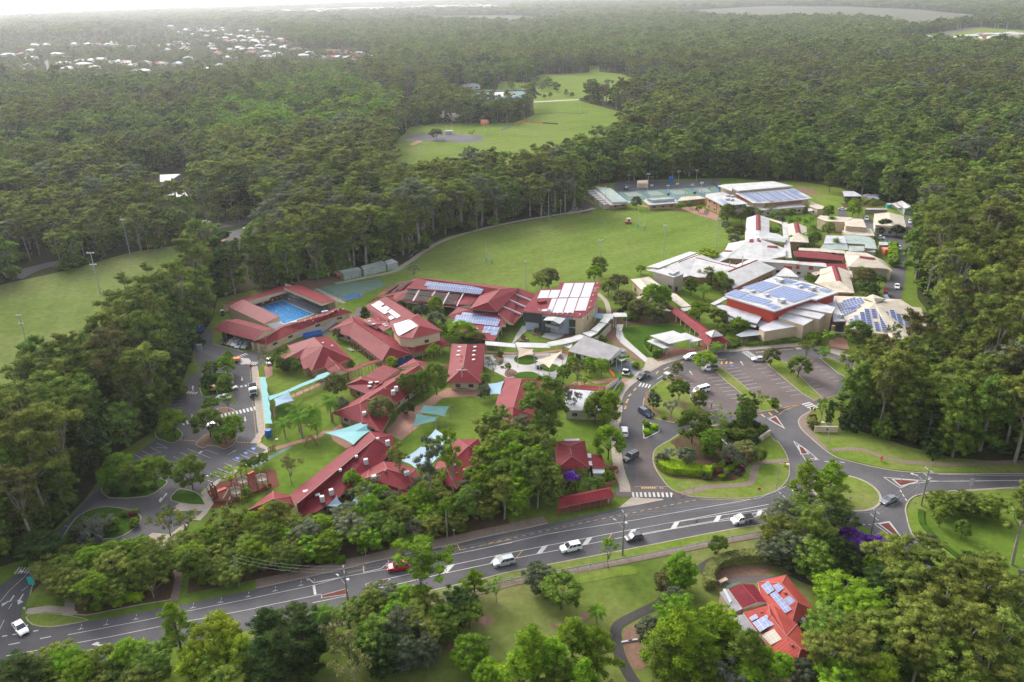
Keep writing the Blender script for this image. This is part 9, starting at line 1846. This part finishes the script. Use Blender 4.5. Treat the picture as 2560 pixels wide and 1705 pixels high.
HS='T0 250,615,cream 275,650,cream 210,510,orange 295,545,silver 75,515,blue 525,510,white 600,545,silver 595,595,white 640,645,silver 745,575,grey 775,605,white 855,570,silver 925,560,silver 860,635,white 690,415,silver 820,415,blue 890,420,orange 1000,420,white 1085,425,white 1205,440,silver 1325,430,orange 1020,590,cream 1095,580,silver 1200,590,red 1220,615,white 1300,670,silver 1345,590,white 1440,605,orange 1490,600,cream 1645,600,blue 1730,550,white 1520,470,white 1570,425,white 1710,415,silver 1710,440,red 1700,460,grey 1640,400,white 1470,435,silver 1940,415,white 1950,440,grey 1960,465,grey 2070,385,orange 2150,385,silver 2000,500,orange 2120,470,grey 2190,450,silver 2250,465,blue 2310,460,silver 1650,305,silver 1720,285,white 2060,325,white 2010,620,white 1915,655,silver 2120,540,silver 2240,385,cream 290,475,white 315,425,silver 430,420,silver 1030,400,white 2330,495,orange 1780,325,silver 1570,245,white 1900,340,silver 200,180,silver 220,705,silver 70,742,white 2130,330,white 2290,340,white 1860,290,silver 1960,285,orange 2050,285,white'
HS2='T1 30,400,white 130,400,red 215,370,silver 250,450,silver 200,510,white 110,535,silver 90,490,grey 250,385,orange 370,465,red 680,482,red 755,482,red 830,495,orange 950,505,white 1040,535,white 850,545,white 870,572,red 760,540,silver 715,540,orange 640,545,grey 490,500,white 835,620,blue 500,560,silver 225,810,orange 285,810,silver 470,805,white 320,880,silver 20,460,grey 430,525,silver 900,530,orange 160,430,white 60,380,white 670,245,silver 700,248,white 1185,150,silver 1270,150,white 740,178,white 860,180,silver 940,178,red 1180,182,blue 1250,190,white 1080,185,silver 1320,190,orange 1010,175,silver'
HS3='T2 1340,850,silver 1370,880,white 1300,875,grey 1230,735,silver T3 1990,490,white 2180,490,white 2310,500,white 1640,518,white 1750,360,silver 1800,370,silver 1860,345,white 1960,330,grey 2030,330,cream 2110,330,silver 2090,355,white 2240,320,silver 1185,365,white 1120,410,white 2300,330,cream 2000,350,red 945,722,white 1440,355,silver'
kk=0
for s_ in(HS,HS2,HS3):
 for t in s_.split():
  if ',' not in t:f=FR[t];fn=t;continue
  x,y,c_=t.split(',');p=f(float(x),float(y));kk+=1
  big_=fn=='T3';house(p,rh.uniform(-.5,.5),c_,c_+' roofed '+('depot building in the clearing at upper right' if big_ else 'forest edge building at upper right' if fn=='T2' else 'house in the suburb among trees at upper left'),'far depot buildings' if big_ else 'suburban houses',rh.uniform(1.3,2.0)if big_ else rh.uniform(.95,1.45),rh.randrange(2))
def town(poly,n,label,group,cols='white white white silver cream',sc=(1.6,2.6)):
 pl=P(poly);ff=Fr(0,0,1);got=0;us=[float(q.split(',')[0])for q in poly.split()if ',' in q]
 xs=[p.x for p in pl];ys=[p.y for p in pl];t_=0
 while got<n and t_<9000:
  t_+=1;y=1/rh.uniform(1/max(ys),1/min(ys));x=rh.uniform(min(xs),max(xs))
  if inpoly(pl,np.array([x]),np.array([y]))[0]:c_=rh.choice(cols.split());house(Vector((x,y,0)),rh.uniform(-.4,.4),c_,c_+' roofed '+label,group,rh.uniform(*sc),rh.randrange(2));got+=1
town('T1: 0,95 600,80 1300,62 1700,45 2100,38 2355,85 2250,105 1700,95 1300,95 700,110 0,135',120,'house in the dense far estate near the top','far estate houses',sc=(2.2,3.6));town('T0: -300,110 0,85 640,62 1400,45 2355,32 2355,70 1500,80 700,110 0,150',60,'house in the hazy coastal town at the top left','coastal town houses',sc=(3,5));town('T0: 1600,250 2355,270 T1: 250,380 300,440 0,440 T0: 2355,420 1900,330',22,'house in the upper part of the suburb','suburban houses',sc=(1.2,1.7));town('T1: 700,165 1350,170 1330,200 760,190',14,'house in the small estate before marsh','estate before the marsh',sc=(1.6,2.4))
for k in range(14):p=T3(*[(905,440),(955,440),(1000,440),(985,445),(1045,440),(1555,380),(1690,400),(1740,270),(1765,265),(1950,275),(2080,275),(2110,280),(2180,330),(2160,460)][k]);h=[18,14,20,12,12,16,18,12,12,22,14,12,28,26][k];q=MB();q.tube((p.x,p.y,0),(p.x,p.y,h),.7,.5,_t,5);tag(q.build('light_mast'),'pale tall light mast around the far depot at upper right','light mast','far light masts')
house(N7(520,500),0,'cream','cream gabled clubhouse at the near edge of the far trees',None,1.1,1);house(N7(500,470),.4,'silver','pale green roof behind the cream clubhouse',None,.9,0);house(N7(705,220),.1,'silver','blue walled pavilion behind the far courts',None,1.2,1)
q=MB();p=N7(508,625);q.box((p.x,p.y,1.3),(6,3,2.6),_d);q.box((p.x,p.y,2.7),(6.4,3.3,.15),_y);tag(q.build('kiosk'),'small pale kiosk at the top of the bitumen pad','kiosk');q=MB();p=N7(825,545);q.box((p.x,p.y,2.6),(7,.4,4.6),_aj);q.box((p.x,p.y-.3,3.2),(5,.1,1.8),_k);tag(q.build('scoreboard'),'orange and white scoreboard at the top edge of the far field','scoreboard')
HAZE=0.000075
# HAZE
hz=MB();hz.box((0,5000,(H+6-3)/2),(34200,15600,H+9),_L);
hm=bpy.data.materials.new('haze');hm.use_nodes=True;hn=hm.node_tree;hn.nodes.clear();ho=hn.nodes.new('ShaderNodeOutputMaterial');pv=hn.nodes.new('ShaderNodeVolumePrincipled')
pv.inputs['Color'].default_value=(.8,.81,.86,1);pv.inputs['Density'].default_value=HAZE;pv.inputs['Anisotropy'].default_value=.42
hn.links.new(pv.outputs[0],ho.inputs['Volume']);MT['wall_white_']=hm
ho_=hz.build('haze');ho_.data.materials.clear();ho_.data.materials.append(hm);ho_['kind']='stuff'
S.cycles.volume_bounces=0
print('trees',NTREE[0],'objects',len(bpy.data.objects))
